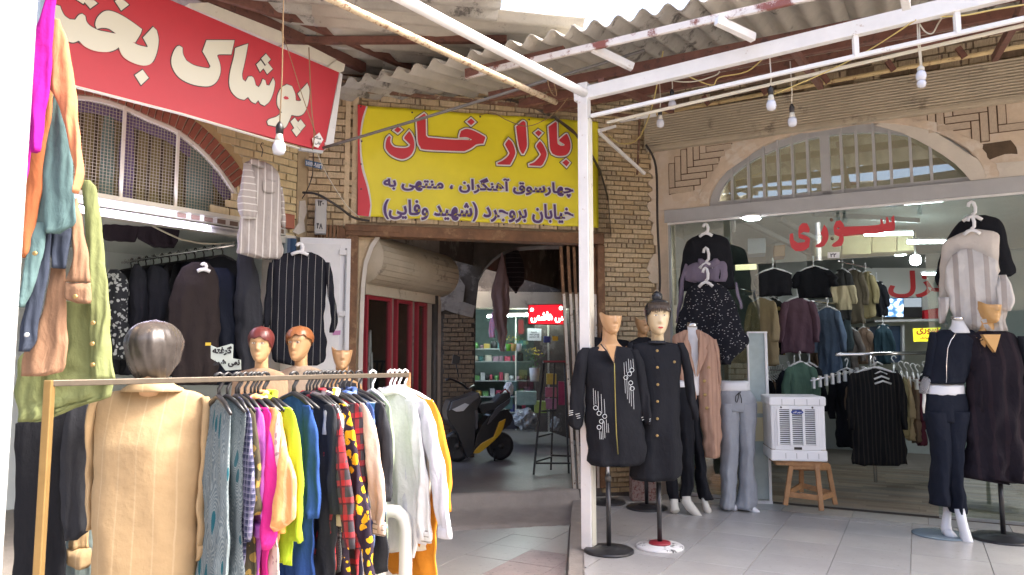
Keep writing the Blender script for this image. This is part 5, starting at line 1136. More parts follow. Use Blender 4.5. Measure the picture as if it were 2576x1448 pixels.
# crumpled plastic bundle
def blobby(name, label, cat_, f_, poly, d, m, seed, amp=.3):
    rr2 = random.Random(seed); x0, x1 = min(p[0] for p in poly), max(p[0] for p in poly); z0, z1 = min(p[1] for p in poly), max(p[1] for p in poly)
    bm = bmesh.new(); bmesh.ops.create_icosphere(bm, subdivisions=4, radius=1)
    for v in bm.verts:
        n_ = v.co.normalized(); k = 1 + amp * (math.sin(n_.x * 7 + seed) * math.sin(n_.z * 6) * .5 + .5 * abs(math.sin(n_.x * 13 + n_.z * 11 + n_.y * 9 + seed)) - .3)
        v.co = V(((x0 + x1) / 2 + n_.x * k * (x1 - x0) / 2, n_.y * d * k, max(z0, (z0 + z1) / 2 + n_.z * k * (z1 - z0) / 2)))
    me = bpy.data.meshes.new(name); bm.to_mesh(me); bm.free(); me.materials.append(m); o = bpy.data.objects.new(name, me); COL.objects.link(o); o.matrix_world = f_.m; return tag(o, label, cat_)
f_ = Fr(at(1350, 1085, 11.8), 1, 0)
foil = mat('crumpled_plastic', (.42, .45, .45), .25, var=.4, vs=16, bump=1, bs=25)
blobby('plastic_bundle', 'crumpled clear plastic bundle on the floor behind the scooter', 'bundle', f_, f_.poly([(1292, 1028), (1352, 1082)]), .25, foil, 3)
blobby('plastic_bundle', 'smaller white plastic bundle right of the stool leg', 'bundle', f_, f_.poly([(1384, 1050), (1410, 1084)]), .2, foil, 5)
blobby('carrier_bag', 'white carrier bag hanging behind the scooter seat', 'bag', f_, f_.poly([(1268, 962), (1292, 998)]), .08, C['plastic'], 8, .2)
# stool
SFm = Fr(ground(1390, 1180, AZ), 1, 0); t = thing('bar_stool', 'tall black metal bar stool with red seat edge by the folding gate', 'stool', SFm)
P_ = lambda x, y, o_=0: (lambda q: (q[0], -o_, q[1]))(SFm.uz(x, y, o_))
for a_, b_ in (((1369, 915, 0), (1340, 1222, .5)), ((1395, 915, 0), (1385, 1205, .1)), ((1420, 915, .1), (1432, 1222, .4))):
    MB().bar(P_(*a_), P_(*b_), .022, .022).build('leg', C['black_metal'], t)
for y_ in (1155, 1165): pass
MB().bar(P_(1346, 1162, .4), P_(1387, 1150, .1), .02, .02).build('rung', C['black_metal'], t); MB().bar(P_(1387, 1146, .1), P_(1435, 1148, .1), .02, .02).build('rung', C['black_metal'], t); MB().bar(P_(1348, 1166, .4), P_(1435, 1166, .4), .02, .02).build('rung', C['black_metal'], t)
MB().bar(P_(1352, 1100, .3), P_(1390, 1090, .1), .02, .02).build('rung', C['black_metal'], t); MB().bar(P_(1362, 1035, .2), P_(1398, 1033, .1), .02, .02).build('rung', C['black_metal'], t)
q = P_(1366, 914); q2 = P_(1424, 914); MB().box(q[0], q2[0], -.2, .12, q[2], q[2] + .03).build('seat', C['black_metal'], t); MB().box(q[0] - .005, q2[0] + .005, -.206, -.198, q[2] + .01, q[2] + .032).build('seat_edge', C['red'], t)
# ---- scooter
SC = Fr(ground(1228, 1158, AZ), 1, .30); sct = thing('motor_scooter', 'black and grey motor scooter with a yellow belly panel parked in the passage', 'scooter', SC)
def sp(pts, o_=0): return SC.poly(pts, TH, o_)
def scp(name, pts, y0, y1, m, bev=.01): return MB().prism(smooth_poly(sp(pts), 2), y0, y1).build(name, m, sct, bevel=bev)
grey_p = mat('silver_fairing', (.10, .10, .11), .3, .4, var=.08); blk_p = mat('black_fairing', (.02, .02, .022), .28); yel_p = mat('yellow_fairing', (.62, .36, .02), .35)
def wheel(cx_, cy_, rpx):
    u, z = SC.uz(*TH(cx_, cy_)); r_ = abs(SC.uz(*TH(cx_, cy_ - rpx))[1] - z); z = r_
    MB().lathe([(r_ * .72, -.045), (r_ * .93, -.055), (r_, -.03), (r_, .03), (r_ * .93, .055), (r_ * .72, .045)], (u, 0, z), 28, axis='y').build('tyre', C['blackrub'], sct)
    MB().lathe([(r_ * .68, -.02), (r_ * .72, -.04), (r_ * .72, .04), (r_ * .68, .02)], (u, 0, z), 24, axis='y').lathe([(.04, -.06), (.04, .06)], (u, 0, z), 12, axis='y').build('rim', C['dark_metal'], sct)
    mb = MB(); [mb.bar((u, 0, z), (u + r_ * .7 * math.cos(a), 0, z + r_ * .7 * math.sin(a)), .03, .02) for a in [k * 1.2566 for k in range(5)]]; mb.build('spokes', C['dark_metal'], sct)
wheel(1385, 500, 100); wheel(1075, 520, 110)
scp('leg_shield', [(985, 260), (1010, 190), (1120, 160), (1215, 130), (1235, 200), (1200, 260), (1190, 420), (1180, 560), (1130, 600), (1060, 420), (1000, 330)], -.16, .16, blk_p)
scp('front_fairing', [(1000, 260), (1020, 195), (1110, 165), (1210, 130), (1215, 165), (1120, 240), (1060, 235)], -.19, .19, grey_p)
scp('headlight', [(1020, 250), (1110, 205), (1140, 215), (1100, 260), (1050, 265)], -.20, .12, mat('headlight_lens', (.5, .52, .55), .1))
scp('belly', [(1180, 560), (1200, 440), (1290, 300), (1420, 250), (1460, 300), (1440, 360), (1330, 440), (1280, 500)], -.13, .13, blk_p)
scp('belly_panel', [(1172, 560), (1230, 495), (1320, 445), (1360, 340), (1405, 318), (1370, 420), (1280, 510), (1215, 560)], -.165, -.12, yel_p)
scp('seat', [(1215, 235), (1240, 215), (1330, 200), (1380, 140), (1440, 130), (1445, 170), (1400, 215), (1320, 260), (1240, 290)], -.12, .12, mat('black_seat', (.03, .03, .03), .6), .02)
scp('tail_panel', [(1275, 360), (1330, 250), (1400, 200), (1440, 170), (1430, 210), (1370, 260), (1300, 340)], -.15, .15, grey_p)
scp('tail_light', [(1432, 130), (1448, 135), (1440, 170), (1428, 165)], -.08, .08, C['red'])
scp('side_trim', [(1185, 260), (1205, 255), (1205, 380), (1190, 400)], -.17, -.15, grey_p); scp('front_mudguard', [(1000, 450), (1040, 420), (1120, 440), (1150, 500), (1120, 480), (1060, 460)], -.07, .07, blk_p)
q = [(lambda s_: (s_[0], -.0, s_[1]))(SC.uz(*TH(*p))) for p in ((965, 40), (1000, 35), (1070, 55), (1120, 80), (1160, 110), (1235, 90))]
MB().tube([(q[0][0], -.3, q[0][2]), (q[1][0], -.25, q[1][2]), (q[2][0], -.1, q[2][2]), (q[3][0], 0, q[3][2]), (q[4][0], .1, q[4][2]), (q[5][0], .28, q[5][2])], .016).build('handlebar', blk_p, sct)
a_, b_ = SC.uz(*TE(1065, 1420)), SC.uz(*TE(1040, 1310)); mb = MB().tube([(a_[0], -.2, a_[1]), (b_[0], -.22, b_[1])], .008); mb.build('mirror_stalk', blk_p, sct)
MB().prism(smooth_poly([(b_[0] - .05, b_[1] - .03), (b_[0] + .05, b_[1] - .05), (b_[0] + .06, b_[1] + .06), (b_[0] - .03, b_[1] + .09)], 3), -.24, -.21).build('mirror', blk_p, sct, bevel=.008)
# grab handle and stand
a_ = SC.uz(*TH(1370, 140)); b_ = SC.uz(*TH(1440, 140)); MB().tube([(a_[0], -.1, a_[1]), ((a_[0] + b_[0]) / 2, -.12, a_[1] + .06), (b_[0], -.1, b_[1])], .012).build('grab_rail', C['red'], sct)
MB().tube([(SC.uz(*TH(1330, 560))[0], -.08, .15), (SC.uz(*TH(1330, 600))[0], -.12, 0.0)], .012).build('kick_stand', C['black_metal'], sct)
# ---------------------------------------------------------------- clothes and mannequins
BLK = fabric('black_cloth', (.016, .017, .021)); BLK2 = fabric('charcoal_cloth', (.035, .037, .044)); NAVY = fabric('navy_cloth', (.014, .017, .027))
BSTR = fabric('black_striped_cloth', (.016, .017, .023), 'stripe', (.35, .35, .33), f=16, wd=.045)
def hanger(par, W=.40, m=None, hook=True, z0=0):
    m = m or C['black']; mb = MB()
    mb.tube([(-W / 2, 0, z0 - .155), (-W / 4, 0, z0 - .11), (0, 0, z0 - .082), (W / 4, 0, z0 - .11), (W / 2, 0, z0 - .155)], [.008, .012, .013, .012, .008], 8)
    hk = [(0, 0, z0 - .082), (0, 0, z0 - .045), (.014, 0, z0 - .024), (.025, 0, z0 + .0), (.018, 0, z0 + .022), (0, 0, z0 + .031), (-.018, 0, z0 + .022), (-.025, 0, z0 + .002)]
    mb.tube([(0, p[0], p[2]) for p in hk], .0068, 8); return mb.build('hanger', m, par)
def garment(name, label, mtx, W=.42, L=.75, m=None, T_=.045, sl=.56, flare=1.1, cuff=None, collar=None, group=None, hang=None, seed=0, amp=.011, cat_='shirt', sleeve_m=None, top=0, sw=.055, hk=True, puff=0, sh=0, lowm=None, lean=.0):
    """a garment on its hanger: hook at the origin, front towards -y"""
    t = thing(name, label, cat_, mtx, group); rr = random.Random(seed * 7 + 3); h = W / 2
    j = lambda s: rr.uniform(-s, s)
    if hk: hanger(t, W * .95, hang)
    a = [(-.088, -.05, .05, T_ * .9), (-.105, -.085, .085, T_ * .9), (-.125, -.6 * h, .6 * h, T_ * .9), (-.15, -.93 * h, .93 * h, T_), (-.20, -h * .97, h * .97, T_ * 1.1), (-.32, -h * .92, h * .92, T_ * 1.25), (-.088 - L * .6, -h * flare * .97 + j(.02), h * flare * .97 + j(.02), T_ * 1.2), (-.088 - L, -h * flare + j(.03), h * flare + j(.03), T_ * 1.15)]
    MB().cloth(a, amp=amp, seed=seed, hem=.012, n=40).build('body', m, t)
    if lowm: 
        b = [(r[0], r[1] * 1.01, r[2] * 1.01, r[3] * 1.05) for r in a[5:]]; MB().cloth(b, amp=amp, seed=seed, hem=.012, n=40).build('lower_panel', lowm, t)
    if sl:
        for s in (-1, 1):
            x0 = s * h; d = j(.012); w_ = sw
            r = [(-.138, x0 - s * .07, x0 - s * .01), (-.17, x0 - s * .07, x0 + s * .022), (-.26, x0 - s * .055, x0 + s * (w_ - .015)), (-.13 - sl * .55, x0 - s * .03 + d, x0 + s * (w_ + .012 + puff) + d), (-.13 - sl * .9, x0 - s * .015 + d * 2, x0 + s * (w_ + .01 + puff) + d * 2), (-.13 - sl, x0 - s * .01 + d * 2, x0 + s * (w_ - .0) + d * 2)]
            r = [(p[0], min(p[1], p[2]) + s * lean * max(0, (-.15 - p[0]) / sl), max(p[1], p[2]) + s * lean * max(0, (-.15 - p[0]) / sl), T_ * (1.0 + puff * 6)) for p in r]
            MB().cloth(r, amp=amp * .8, seed=seed + 31 * (s + 2), n=24, yo=-.012 + j(.012) + sh * s).build('sleeve', sleeve_m or m, t)
            if cuff:
                zc = -.13 - sl; MB().cloth([(zc + .055, min(r[-1][1], r[-1][2]) - .003, max(r[-1][1], r[-1][2]) + .003, T_ * 1.06), (zc - .012, min(r[-1][1], r[-1][2]) - .003, max(r[-1][1], r[-1][2]) + .003, T_ * 1.0)], amp=.003, seed=seed, n=24, yo=-.012 + sh * s).build('cuff', cuff, t)
    if collar:
        MB().tube([(-.075, .01, -.105), (-.055, -.03, -.088), (0, -.045, -.11), (.055, -.03, -.088), (.075, .01, -.105), (.04, .04, -.075), (-.04, .04, -.075), (-.075, .01, -.105)], .017, 8).build('collar', collar if collar is not True else m, t)
    return t
def traced(par, fr, name, rows, tr, m, off=0, **k):
    return MB().cloth(fr.rows(rows, tr, off), yo=-off, **k).build(name, m, par)
def splined(xs, ys, t):
    for i in range(len(xs) - 1):
        if t <= xs[i + 1]:
            q = (t - xs[i]) / (xs[i + 1] - xs[i]); g = lambda k: ys[max(0, min(len(ys) - 1, k))]
            return cat(g(i - 1), g(i), g(i + 1), g(i + 2), q)
    return ys[-1]
HT = [0, .05, .12, .25, .4, .55, .7, .85, .95, 1]
HW = [.05, .13, .185, .245, .285, .315, .325, .27, .17, .0]; HF = [.30, .355, .375, .37, .365, .37, .375, .30, .18, 0]; HB = [.0, .03, .08, .22, .34, .41, .43, .36, .22, 0]
def head_pt(th, t, H, grow=0, feat=True):
    w_, f_, b_ = (max(0, splined(HT, a, min(1, t))) for a in (HW, HF, HB)); s, c = math.sin(th), math.cos(th)
    x = w_ * math.copysign(abs(s) ** .9, s); y = -(f_ * abs(c) ** .85) if c > 0 else b_ * abs(c) ** .9
    if feat and c > 0:
        g = lambda v, m_, sd: math.exp(-((v - m_) / sd) ** 2)
        n_ = (0 if t > .62 or t < .30 else (.105 * (.62 - t) / .25 if t > .37 else .105 * (t - .30) / .07)) * g(x, 0, .042)
        y -= n_; y += .035 * (g(x, .115, .055) + g(x, -.115, .055)) * g(t, .545, .045); y -= .014 * g(t, .62, .03) * g(abs(x), .11, .09)
        y -= .022 * g(x, 0, .075) * (g(t, .235, .022) + g(t, .195, .018)) - .008 * g(t, .215, .008) * g(x, 0, .08); y -= .02 * g(t, .08, .05) * g(x, 0, .07)
    return V((x * H * (1 + grow), y * H * (1 + grow), t * H))
def head_mesh(mb, z0, H, cut=None, n=44, m=40, y0=0, mi=0, peak=1):
    vs = []; fs = []
    for i in range(m + 1):
        for k in range(n):
            th = 2 * math.pi * k / n
            tc = 1 if cut is None else cut + .12 * max(0, -peak * math.sin(th)) ** 6 + .025 * max(0, peak * math.sin(th)) ** 5 - .01 * max(0, -math.cos(th))
            p = head_pt(th, (i / m) * tc, H); vs.append((p.x, p.y + y0, p.z + z0))
    for i in range(m):
        for k in range(n): a, b = i * n + k, i * n + (k + 1) % n; fs.append((a, b, b + n, a + n))
    mb.add(vs, fs, mi, True)
    if cut is not None:
        top = vs[-n:]; c = (0, y0 + .02 * H, z0 + H * (cut - .12)); mb.add(top + [c], [(k, (k + 1) % n, n) for k in range(n)], mi)
    return mb
def hair_mesh(z0, H, front=.74, back=.1, grow=.10, ridge=.012, y0=0, lift=.04, part=0, n=60, m=30, sweep=0):
    mb = MB(); vs = []; fs = []
    for i in range(m + 1):
        for k in range(n):
            th = 2 * math.pi * k / n; c = math.cos(th); s = math.sin(th)
            f = .5 + .5 * c; ts = front * f ** 1.6 + back * (1 - f ** 1.6) + .03 * math.sin(th * 9) * f + sweep * s * f; t = ts + (1 - ts) * (i / m)
            p = head_pt(th, t, H, grow, False); r = 1 + ridge * 3 * math.sin(th * 15 + t * 6) * (1 - t) + ridge * math.sin(th * 34)
            vs.append((p.x * r, p.y * r + y0, z0 + p.z * (1 + lift) + (.006 if i == 0 else 0)))
    for i in range(m):
        for k in range(n): a, b = i * n + k, i * n + (k + 1) % n; fs.append((a, b, b + n, a + n))
    return mb.add(vs, fs, 0, True)
def bust(mb, zc, H, y0=0, sw=.20, to=1.0, neckr=.052, dp=.72):
    """neck, shoulders and torso below a chin at height zc"""
    mb_rows = [(zc + .05, neckr * .95), (zc - .01, neckr * .92), (zc - .05, neckr), (zc - .075, neckr * 1.35)]
    n = 32; vs = []; fs = []
    rows = [(zc + .06, neckr * .95, neckr * .98, .01), (zc, neckr * .93, neckr * .95, .012), (zc - .045, neckr * .98, neckr, .015), (zc - .07, neckr * 1.3, neckr * 1.12, .018), (zc - .09, sw * .62, .068, .015), (zc - .12, sw * .93, .088, .01), (zc - .17, sw, .10, 0), (zc - .30, sw * .82, .12, -.01), (zc - .50, sw * .64, .09, 0), (zc - .70, sw * .82, .11, .01), (to, sw * .74, .10, .01)]
    for (z, a, b, yy) in rows:
        for k in range(n): t = 2 * math.pi * k / n; vs.append((a * math.cos(t), y0 + yy + b * (1 if z > zc - .06 else dp) * math.sin(t), z))
    for i in range(len(rows) - 1):
        for k in range(n): p, q = i * n + k, i * n + (k + 1) % n; fs.append((p, p + n, q + n, q))
    fs.append(tuple(range(n))); fs.append(tuple(reversed(range((len(rows) - 1) * n, len(rows) * n))))
    return mb.add(vs, fs, 0, True)
def face(par, z0, H, y0=0, lips=True, brows=True):
    wh = mat('painted_eye_white', (.7, .68, .6), .4); ir = mat('painted_eye_line', (.06, .035, .02), .5)
    for s in (-1, 1):
        c = V((s * .118 * H, -.335 * H + y0, z0 + .545 * H)); e = [(c.x + .05 * H * math.cos(a), c.z + .018 * H * math.sin(a)) for a in [k * math.pi / 6 for k in range(12)]]
        MB().prism(e, c.y - .004, c.y + .02).build('eye', wh, par); MB().prism([(c.x + .018 * H * math.cos(a), c.z + .016 * H * math.sin(a)) for a in [k * math.pi / 4 for k in range(8)]], c.y - .0055, c.y).build('iris', ir, par)
        if brows: MB().tube([(c.x - s * .05 * H, c.y - .008, c.z + .055 * H), (c.x, c.y - .006, c.z + .08 * H), (c.x + s * .06 * H, c.y + .008, c.z + .062 * H)], .0022, 6).build('eyebrow', ir, par)
    if lips:
        z = z0 + .212 * H; q = [(-.075 * H, z), (-.03 * H, z + .022 * H), (0, z + .014 * H), (.03 * H, z + .022 * H), (.075 * H, z), (.03 * H, z - .024 * H), (-.03 * H, z - .024 * H)]
        MB().prism(smooth_poly(q, 3), -.405 * H + y0, -.34 * H + y0).build('lips', mat('painted_lips', (.45, .06, .05), .4), par)
def stand(par, x=0, y=0, zt=1.0, r=.14, base=None, pole=None, inner=None, z0=0):
    MB().lathe([(r, 0), (r, .012), (r * .93, .022), (r * .45, .03), (r * .40, .04), (r * .3, .045)], (x, y, z0), 36).build('base', base or C['blackrub'], par)
    if inner: MB().lathe([(r * .46, .03), (r * .44, .044), (r * .25, .05)], (x, y, z0), 28).build('base_ring', inner, par)
    MB().tube([(x, y, z0 + .03), (x, y, z0 + (zt - z0) * .5)], .019, 14).build('lower_pole', pole or C['black_metal'], par); MB().tube([(x, y, z0 + .5), (x, y, zt)], .012, 12).build('pole', C['chrome'] if not pole else pole, par)
    MB().lathe([(.024, 0), (.026, .03), (.02, .045)], (x, y, z0 + (zt - z0) * .5), 14).build('clamp', C['dark_metal'], par)
def buttons(par, fr, pts, tr, off, r, m, name='button'):
    for p in pts: u, z = fr.uz(*tr(*p), off); MB().lathe([(r * .5, -.004), (r, -.003), (r, .004), (r * .9, .006)], (u, -off, z), 14, axis='y').build(name, m, par)
gold = mat('gold_button', (.36, .25, .10), .4, .6); silver = mat('silver_trim', (.62, .66, .68), .35, .5)
# M1 ----- black embellished mannequin
F1 = Fr(ground(1532, 1388, PZ), 1, .02); m1 = thing('mannequin', 'tan cut-top mannequin in black tunic with silver bead trim, right of the white post', 'mannequin', F1)
zc = F1.uz(*TM(233, 262))[1]; Hh = .225; x1 = F1.uz(*TM(236, 262))[0]
def mk_head(par, x, zc, H, cut, skin, yaw=0, sw=.19, to=.95, name='body', peak=1, neckr=.052):
    mb = MB(); head_mesh(mb, zc, H, cut, peak=peak); bust(mb, zc, H, y0=.02, sw=sw, to=to, neckr=neckr); o = mb.build(name, skin, par); o.matrix_local = Matrix.Translation((x, 0, 0)) @ Matrix.Rotation(math.radians(yaw), 4, 'Z'); return o
mk_head(m1, x1, zc, .26, .55, C['skin'], 12, neckr=.06, sw=.16)
stand(m1, 0, 0, 1.05, .19)
traced(m1, F1, 'tunic', [(318, 188, 262, .03), (322, 150, 305, .07), (335, 112, 340, .11), (360, 104, 362, .13), (400, 106, 370), (500, 108, 376), (600, 108, 386), (700, 110, 396), (800, 114, 404), (870, 120, 408), (892, 124, 402), (904, 140, 380)], TM, BLK, th=.125, amp=.011, lam=.2, seed=3)
traced(m1, F1, 'sleeve', [(326, 95, 130), (350, 70, 125), (420, 52, 116), (500, 42, 110), (600, 31, 103), (680, 24, 102), (712, 28, 95), (728, 50, 84)], TM, BLK, off=.02, th=.06, amp=.006, seed=4)
traced(m1, F1, 'sleeve', [(336, 330, 368), (400, 345, 398), (500, 358, 412), (600, 372, 428), (680, 390, 438), (705, 402, 430)], TM, BLK, off=.02, th=.05, amp=.006, seed=5)
vn = [(196, 318), (252, 330), (248, 405), (243, 400)]
MB().prism(F1.poly([(204, 312), (262, 318), (257, 360), (248, 404), (228, 362)], TM, .122), -.134, -.10).build('neck_insert', C['skin'], m1)
zl_ = [F1.uz(*TM(*p), .145) for p in ((252, 402), (253, 450), (256, 600), (262, 750), (270, 852))]
MB().tube([(a, -.146 - .008 * (i == 2), b) for i, (a, b) in enumerate(zl_)], .004, 6).build('zip', mat('brass_zip', (.35, .32, .1), .35, .7), m1)
MB().tube([(F1.uz(*TM(*p), .14)[0], -.135, F1.uz(*TM(*p), .14)[1]) for p in ((185, 308), (215, 345), (248, 402), (258, 350), (266, 318))], .005, 6).build('neck_edge', BLK2, m1)
mb = MB(); rr = random.Random(2)
for (x, a, b) in [(148, 528, 610), (158, 538, 605), (171, 542, 640), (187, 556, 650), (202, 580, 655), (178, 735, 778), (186, 740, 778), (193, 690, 778), (202, 690, 772), (212, 680, 745), (221, 700, 745), (299, 400, 460), (310, 395, 450), (321, 382, 440), (332, 388, 430), (343, 382, 425), (303, 480, 552), (313, 470, 580), (323, 500, 600), (333, 510, 615), (345, 540, 630)]:
    p, q = F1.uz(*TM(x, a), .15), F1.uz(*TM(x + 3, b), .15); mb.bar((p[0], -.150, p[1]), (q[0], -.154, q[1]), .003, .003)
for (x, y) in [(159, 623), (176, 650), (204, 665), (188, 690), (176, 719), (308, 474), (326, 456), (338, 437), (332, 500), (339, 528)]:
    u, z = F1.uz(*TM(x, y), .15); mb.tube([(u + .016 * math.cos(t * .785), -.154, z + .016 * math.sin(t * .785)) for t in range(9)], .0025, 5)
for (x, y, l) in [(26, 640, 22), (26, 650, 22), (28, 660, 20), (60, 655, 20), (64, 665, 20), (68, 675, 16), (385, 672, 8), (388, 684, 8), (425, 680, 5), (424, 690, 5)]:
    p, q = F1.uz(*TM(x, y), .08), F1.uz(*TM(x + l, y - 4), .08); mb.bar((p[0], -.085, p[1]), (q[0], -.085, q[1]), .006, .004)
tag(mb.build('bead_trim', silver, m1), kind='stuff')
# M2 ----- bun mannequin
F2 = Fr(ground(1660, 1378, PZ), 1, -.02); m2 = thing('mannequin', 'painted-face mannequin with black hair bun in a long black buttoned coat', 'mannequin', F2)
zc = F2.uz(*TM(466, 268))[1]; x2 = F2.uz(*TM(468, 268))[0]
mk_head(m2, x2, zc, .29, None, C['skin2'], 0); 
o = hair_mesh(zc, .29, front=.72, back=.15, grow=.09, ridge=.008).build('hair', mat('glossy_black_hair', (.03, .03, .033), .22), m2); o.location = (x2, 0, 0)
zb_ = zc + .29; MB().lathe([(.03, -.03), (.04, -.01), (.044, .01), (.04, .032), (.026, .048), (.014, .056), (.004, .06)], (x2, .02, zb_ + .01), 20).build('hair_bun', MATS['glossy_black_hair'], m2)
mb = MB(); 
for i in range(22): a = math.radians(-62 + i * 5.9); p = head_pt(a, .86, .29, .1, False); q = head_pt(a, .66 - .05 * R.random(), .29, .09, False); mb.tube([(p.x, p.y, p.z + zc + .01), ((p.x + q.x) / 2, (p.y + q.y) / 2 - .008, (p.z + q.z) / 2 + zc), (q.x, q.y - .002, q.z + zc)], [.008, .007, .002], 5)
o = mb.build('fringe', mat('dark_brown_fringe', (.07, .05, .035), .5), m2); o.location = (x2, 0, 0)
fc = thing('face_paint', None, None); fc.parent = m2; fc.location = (x2, -.004, 0)
face(fc, zc, .29)
for o in list(fc.children): o.parent = m2; o.location = (x2, -.004, 0)
bpy.data.objects.remove(fc)
stand(m2, 0, 0, 1.0, .185, base=mat('white_worn_base', (.68, .68, .68), .5, dirt=(.06, .06, .06), dsc=16, dth=.55), inner=C['red'])
traced(m2, F2, 'coat', [(298, 415, 502, .05), (302, 385, 535, .08), (312, 345, 580, .11), (340, 340, 590), (400, 352, 582), (500, 358, 575), (600, 356, 572), (690, 345, 577), (790, 338, 581), (850, 333, 583), (930, 330, 587), (962, 334, 586), (975, 345, 560)], TM, BLK, th=.125, amp=.010, lam=.2, seed=13)
traced(m2, F2, 'sleeve', [(302, 562, 596), (350, 575, 618), (450, 590, 638), (550, 605, 652), (640, 628, 664), (680, 636, 664)], TM, BLK, off=.02, th=.055, amp=.006, seed=16)
traced(m2, F2, 'sleeve', [(302, 318, 345), (360, 308, 350), (500, 330, 372), (600, 350, 392)], TM, BLK, off=-.02, th=.05, amp=.006, seed=17)
traced(m2, F2, 'collar_edge', [(292, 420, 500, .062), (306, 414, 506, .07)], TM, BLK2, th=.08, amp=.001)
buttons(m2, F2, [(463, 342), (464, 424), (466, 509), (465, 592), (464, 677), (463, 760), (548, 397)], TM, .142, .0105, gold)
# M3 ----- cut head behind
F3 = Fr(ground(1627, 1279, PZ), 1, 0); m3 = thing('mannequin', 'tan cut-top mannequin half hidden behind the bun mannequin', 'mannequin', F3)
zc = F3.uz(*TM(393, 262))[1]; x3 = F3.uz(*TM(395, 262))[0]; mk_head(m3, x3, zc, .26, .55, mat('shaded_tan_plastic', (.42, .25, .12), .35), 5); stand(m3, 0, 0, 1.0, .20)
traced(m3, F3, 'black_top', [(275, 370, 420, .06), (300, 325, 465), (400, 315, 475), (600, 330, 470), (900, 330, 480)], TM, BLK, th=.10, seed=20)
F3b = Fr(ground(1529, 1266, PZ), 1, 0); m3b = thing('mannequin', 'headless black dressed form standing behind the beaded tunic mannequin', 'mannequin', F3b)
stand(m3b, 0, 0, 1.0, .18); traced(m3b, F3b, 'black_dress', [(272, 100, 140, .05), (288, 85, 310), (330, 75, 330), (500, 120, 320), (850, 140, 330)], TM, BLK, th=.11, seed=22)
MB().lathe([(.05, 0), (.055, .05), (.04, .10)], (0, 0, F3b.uz(*TM(200, 275))[1] - .02)).build('neck_cap', C['black'], m3b)
# M4 ----- beige coat and black trousers
F4 = Fr(ground(1745, 1288, PZ), 1, -.02); m4 = thing('mannequin', 'headless white mannequin in a pinkish tan crinkled coat and black trousers', 'mannequin', F4)
coat = fabric('crinkled_tan_coat', (.46, .29, .21), 'stripe', (.40, .245, .175), f=24, wd=.4)
def white_neck(par, fr, tr, rows, cap=None, m=None):
    traced(par, fr, 'neck', rows, tr, m or C['wplas'], th=.06, amp=0, ex=1)
    if cap: traced(par, fr, 'neck_cap', cap, tr, C['chrome'], th=.058, amp=0, ex=1)
white_neck(m4, F4, TM, [(222, 610, 660, .05), (240, 612, 661, .05), (260, 606, 666, .06), (290, 600, 672, .08), (440, 600, 675, .10), (560, 590, 670, .10)], [(203, 612, 656, .045), (222, 609, 660, .048)])
traced(m4, F4, 'coat', [(238, 655, 672, .06), (262, 650, 715, .08), (292, 646, 750), (350, 650, 765), (450, 654, 770), (550, 660, 772), (700, 676, 774), (820, 690, 776), (864, 697, 775)], TM, coat, off=.02, th=.115, amp=.012, seed=30)
traced(m4, F4, 'coat', [(240, 595, 612, .06), (265, 545, 618, .08), (300, 538, 628), (400, 545, 642), (500, 550, 655), (560, 560, 657), (700, 575, 640)], TM, coat, off=.01, th=.11, amp=.01, seed=31)
traced(m4, F4, 'sleeve', [(285, 728, 755), (350, 738, 769), (450, 744, 773), (520, 752, 776), (535, 756, 774)], TM, coat, off=.05, th=.06, amp=.008, seed=32)
MB().prism(smooth_poly(F4.poly([(668, 240), (690, 268), (716, 300), (700, 330), (712, 345), (660, 470), (655, 455), (668, 340)], TM, .13), 2), -.152, -.135).build('lapel', coat, m4, bevel=.004)
MB().prism(smooth_poly(F4.poly([(612, 243), (598, 280), (596, 330), (640, 440), (652, 470), (640, 400), (618, 320)], TM, .13), 2), -.145, -.125).build('lapel', coat, m4, bevel=.004)
buttons(m4, F4, [(717, 425), (694, 491), (698, 559), (707, 624)], TM, .142, .016, gold)
def leg(par, fr, rows, tr, m, off=0, seed=0, th=.085, name='trouser_leg', amp=.009): return traced(par, fr, name, rows, tr, m, off=off, th=th, amp=amp, seed=seed, tap=1)
leg(m4, F4, [(560, 600, 668), (700, 620, 672), (800, 638, 690), (900, 650, 702), (1000, 655, 713), (1072, 664, 735)], TM, BLK, -.02, 33)
t = thing('mannequin', 'white legs mannequin in slim black trousers between bun mannequin and tan coat', 'mannequin', F4)
traced(t, F4, 'waist', [(486, 552, 596), (500, 549, 599), (520, 545, 603)], TM, C['wplas'], off=.10, th=.08, amp=0, ex=1)
leg(t, F4, [(516, 543, 605), (600, 548, 640), (700, 570, 645), (800, 578, 645), (900, 583, 645), (1000, 580, 638), (1070, 578, 630)], TM, BLK, .08, 34)
leg(t, F4, [(540, 530, 580), (700, 520, 580), (900, 508, 570), (1000, 508, 565), (1080, 520, 568)], TM, BLK, .04, 35)
def foot(par, fr, tr, pts, rad, m=None, off=0, name='foot'):
    P = [fr.uz(*tr(*p), off) for p in pts]; ys = [(-off + (q if isinstance(q, (int, float)) else 0)) for q in [p * 1.0 for p in [0] * len(P)]]
    MB().tube([(a, -off - .012 * i, b) for i, (a, b) in enumerate(P)], [abs(fr.uz(*tr(100 + r_, 500), off)[0] - fr.uz(*tr(100, 500), off)[0]) for r_ in rad], 14).build(name, m or C['wplas'], par)
boot = mat('cream_mannequin_shoe', (.62, .61, .55), .35)
foot(t, F4, TM, [(547, 1072), (547, 1105), (549, 1128), (551, 1134)], [19, 19, 22, 15], boot, .10, 'shoe')
foot(t, F4, TM, [(606, 1060), (607, 1085), (622, 1108), (645, 1132), (662, 1147), (674, 1151)], [21, 24, 24, 20, 13, 5], boot, .12, 'shoe')
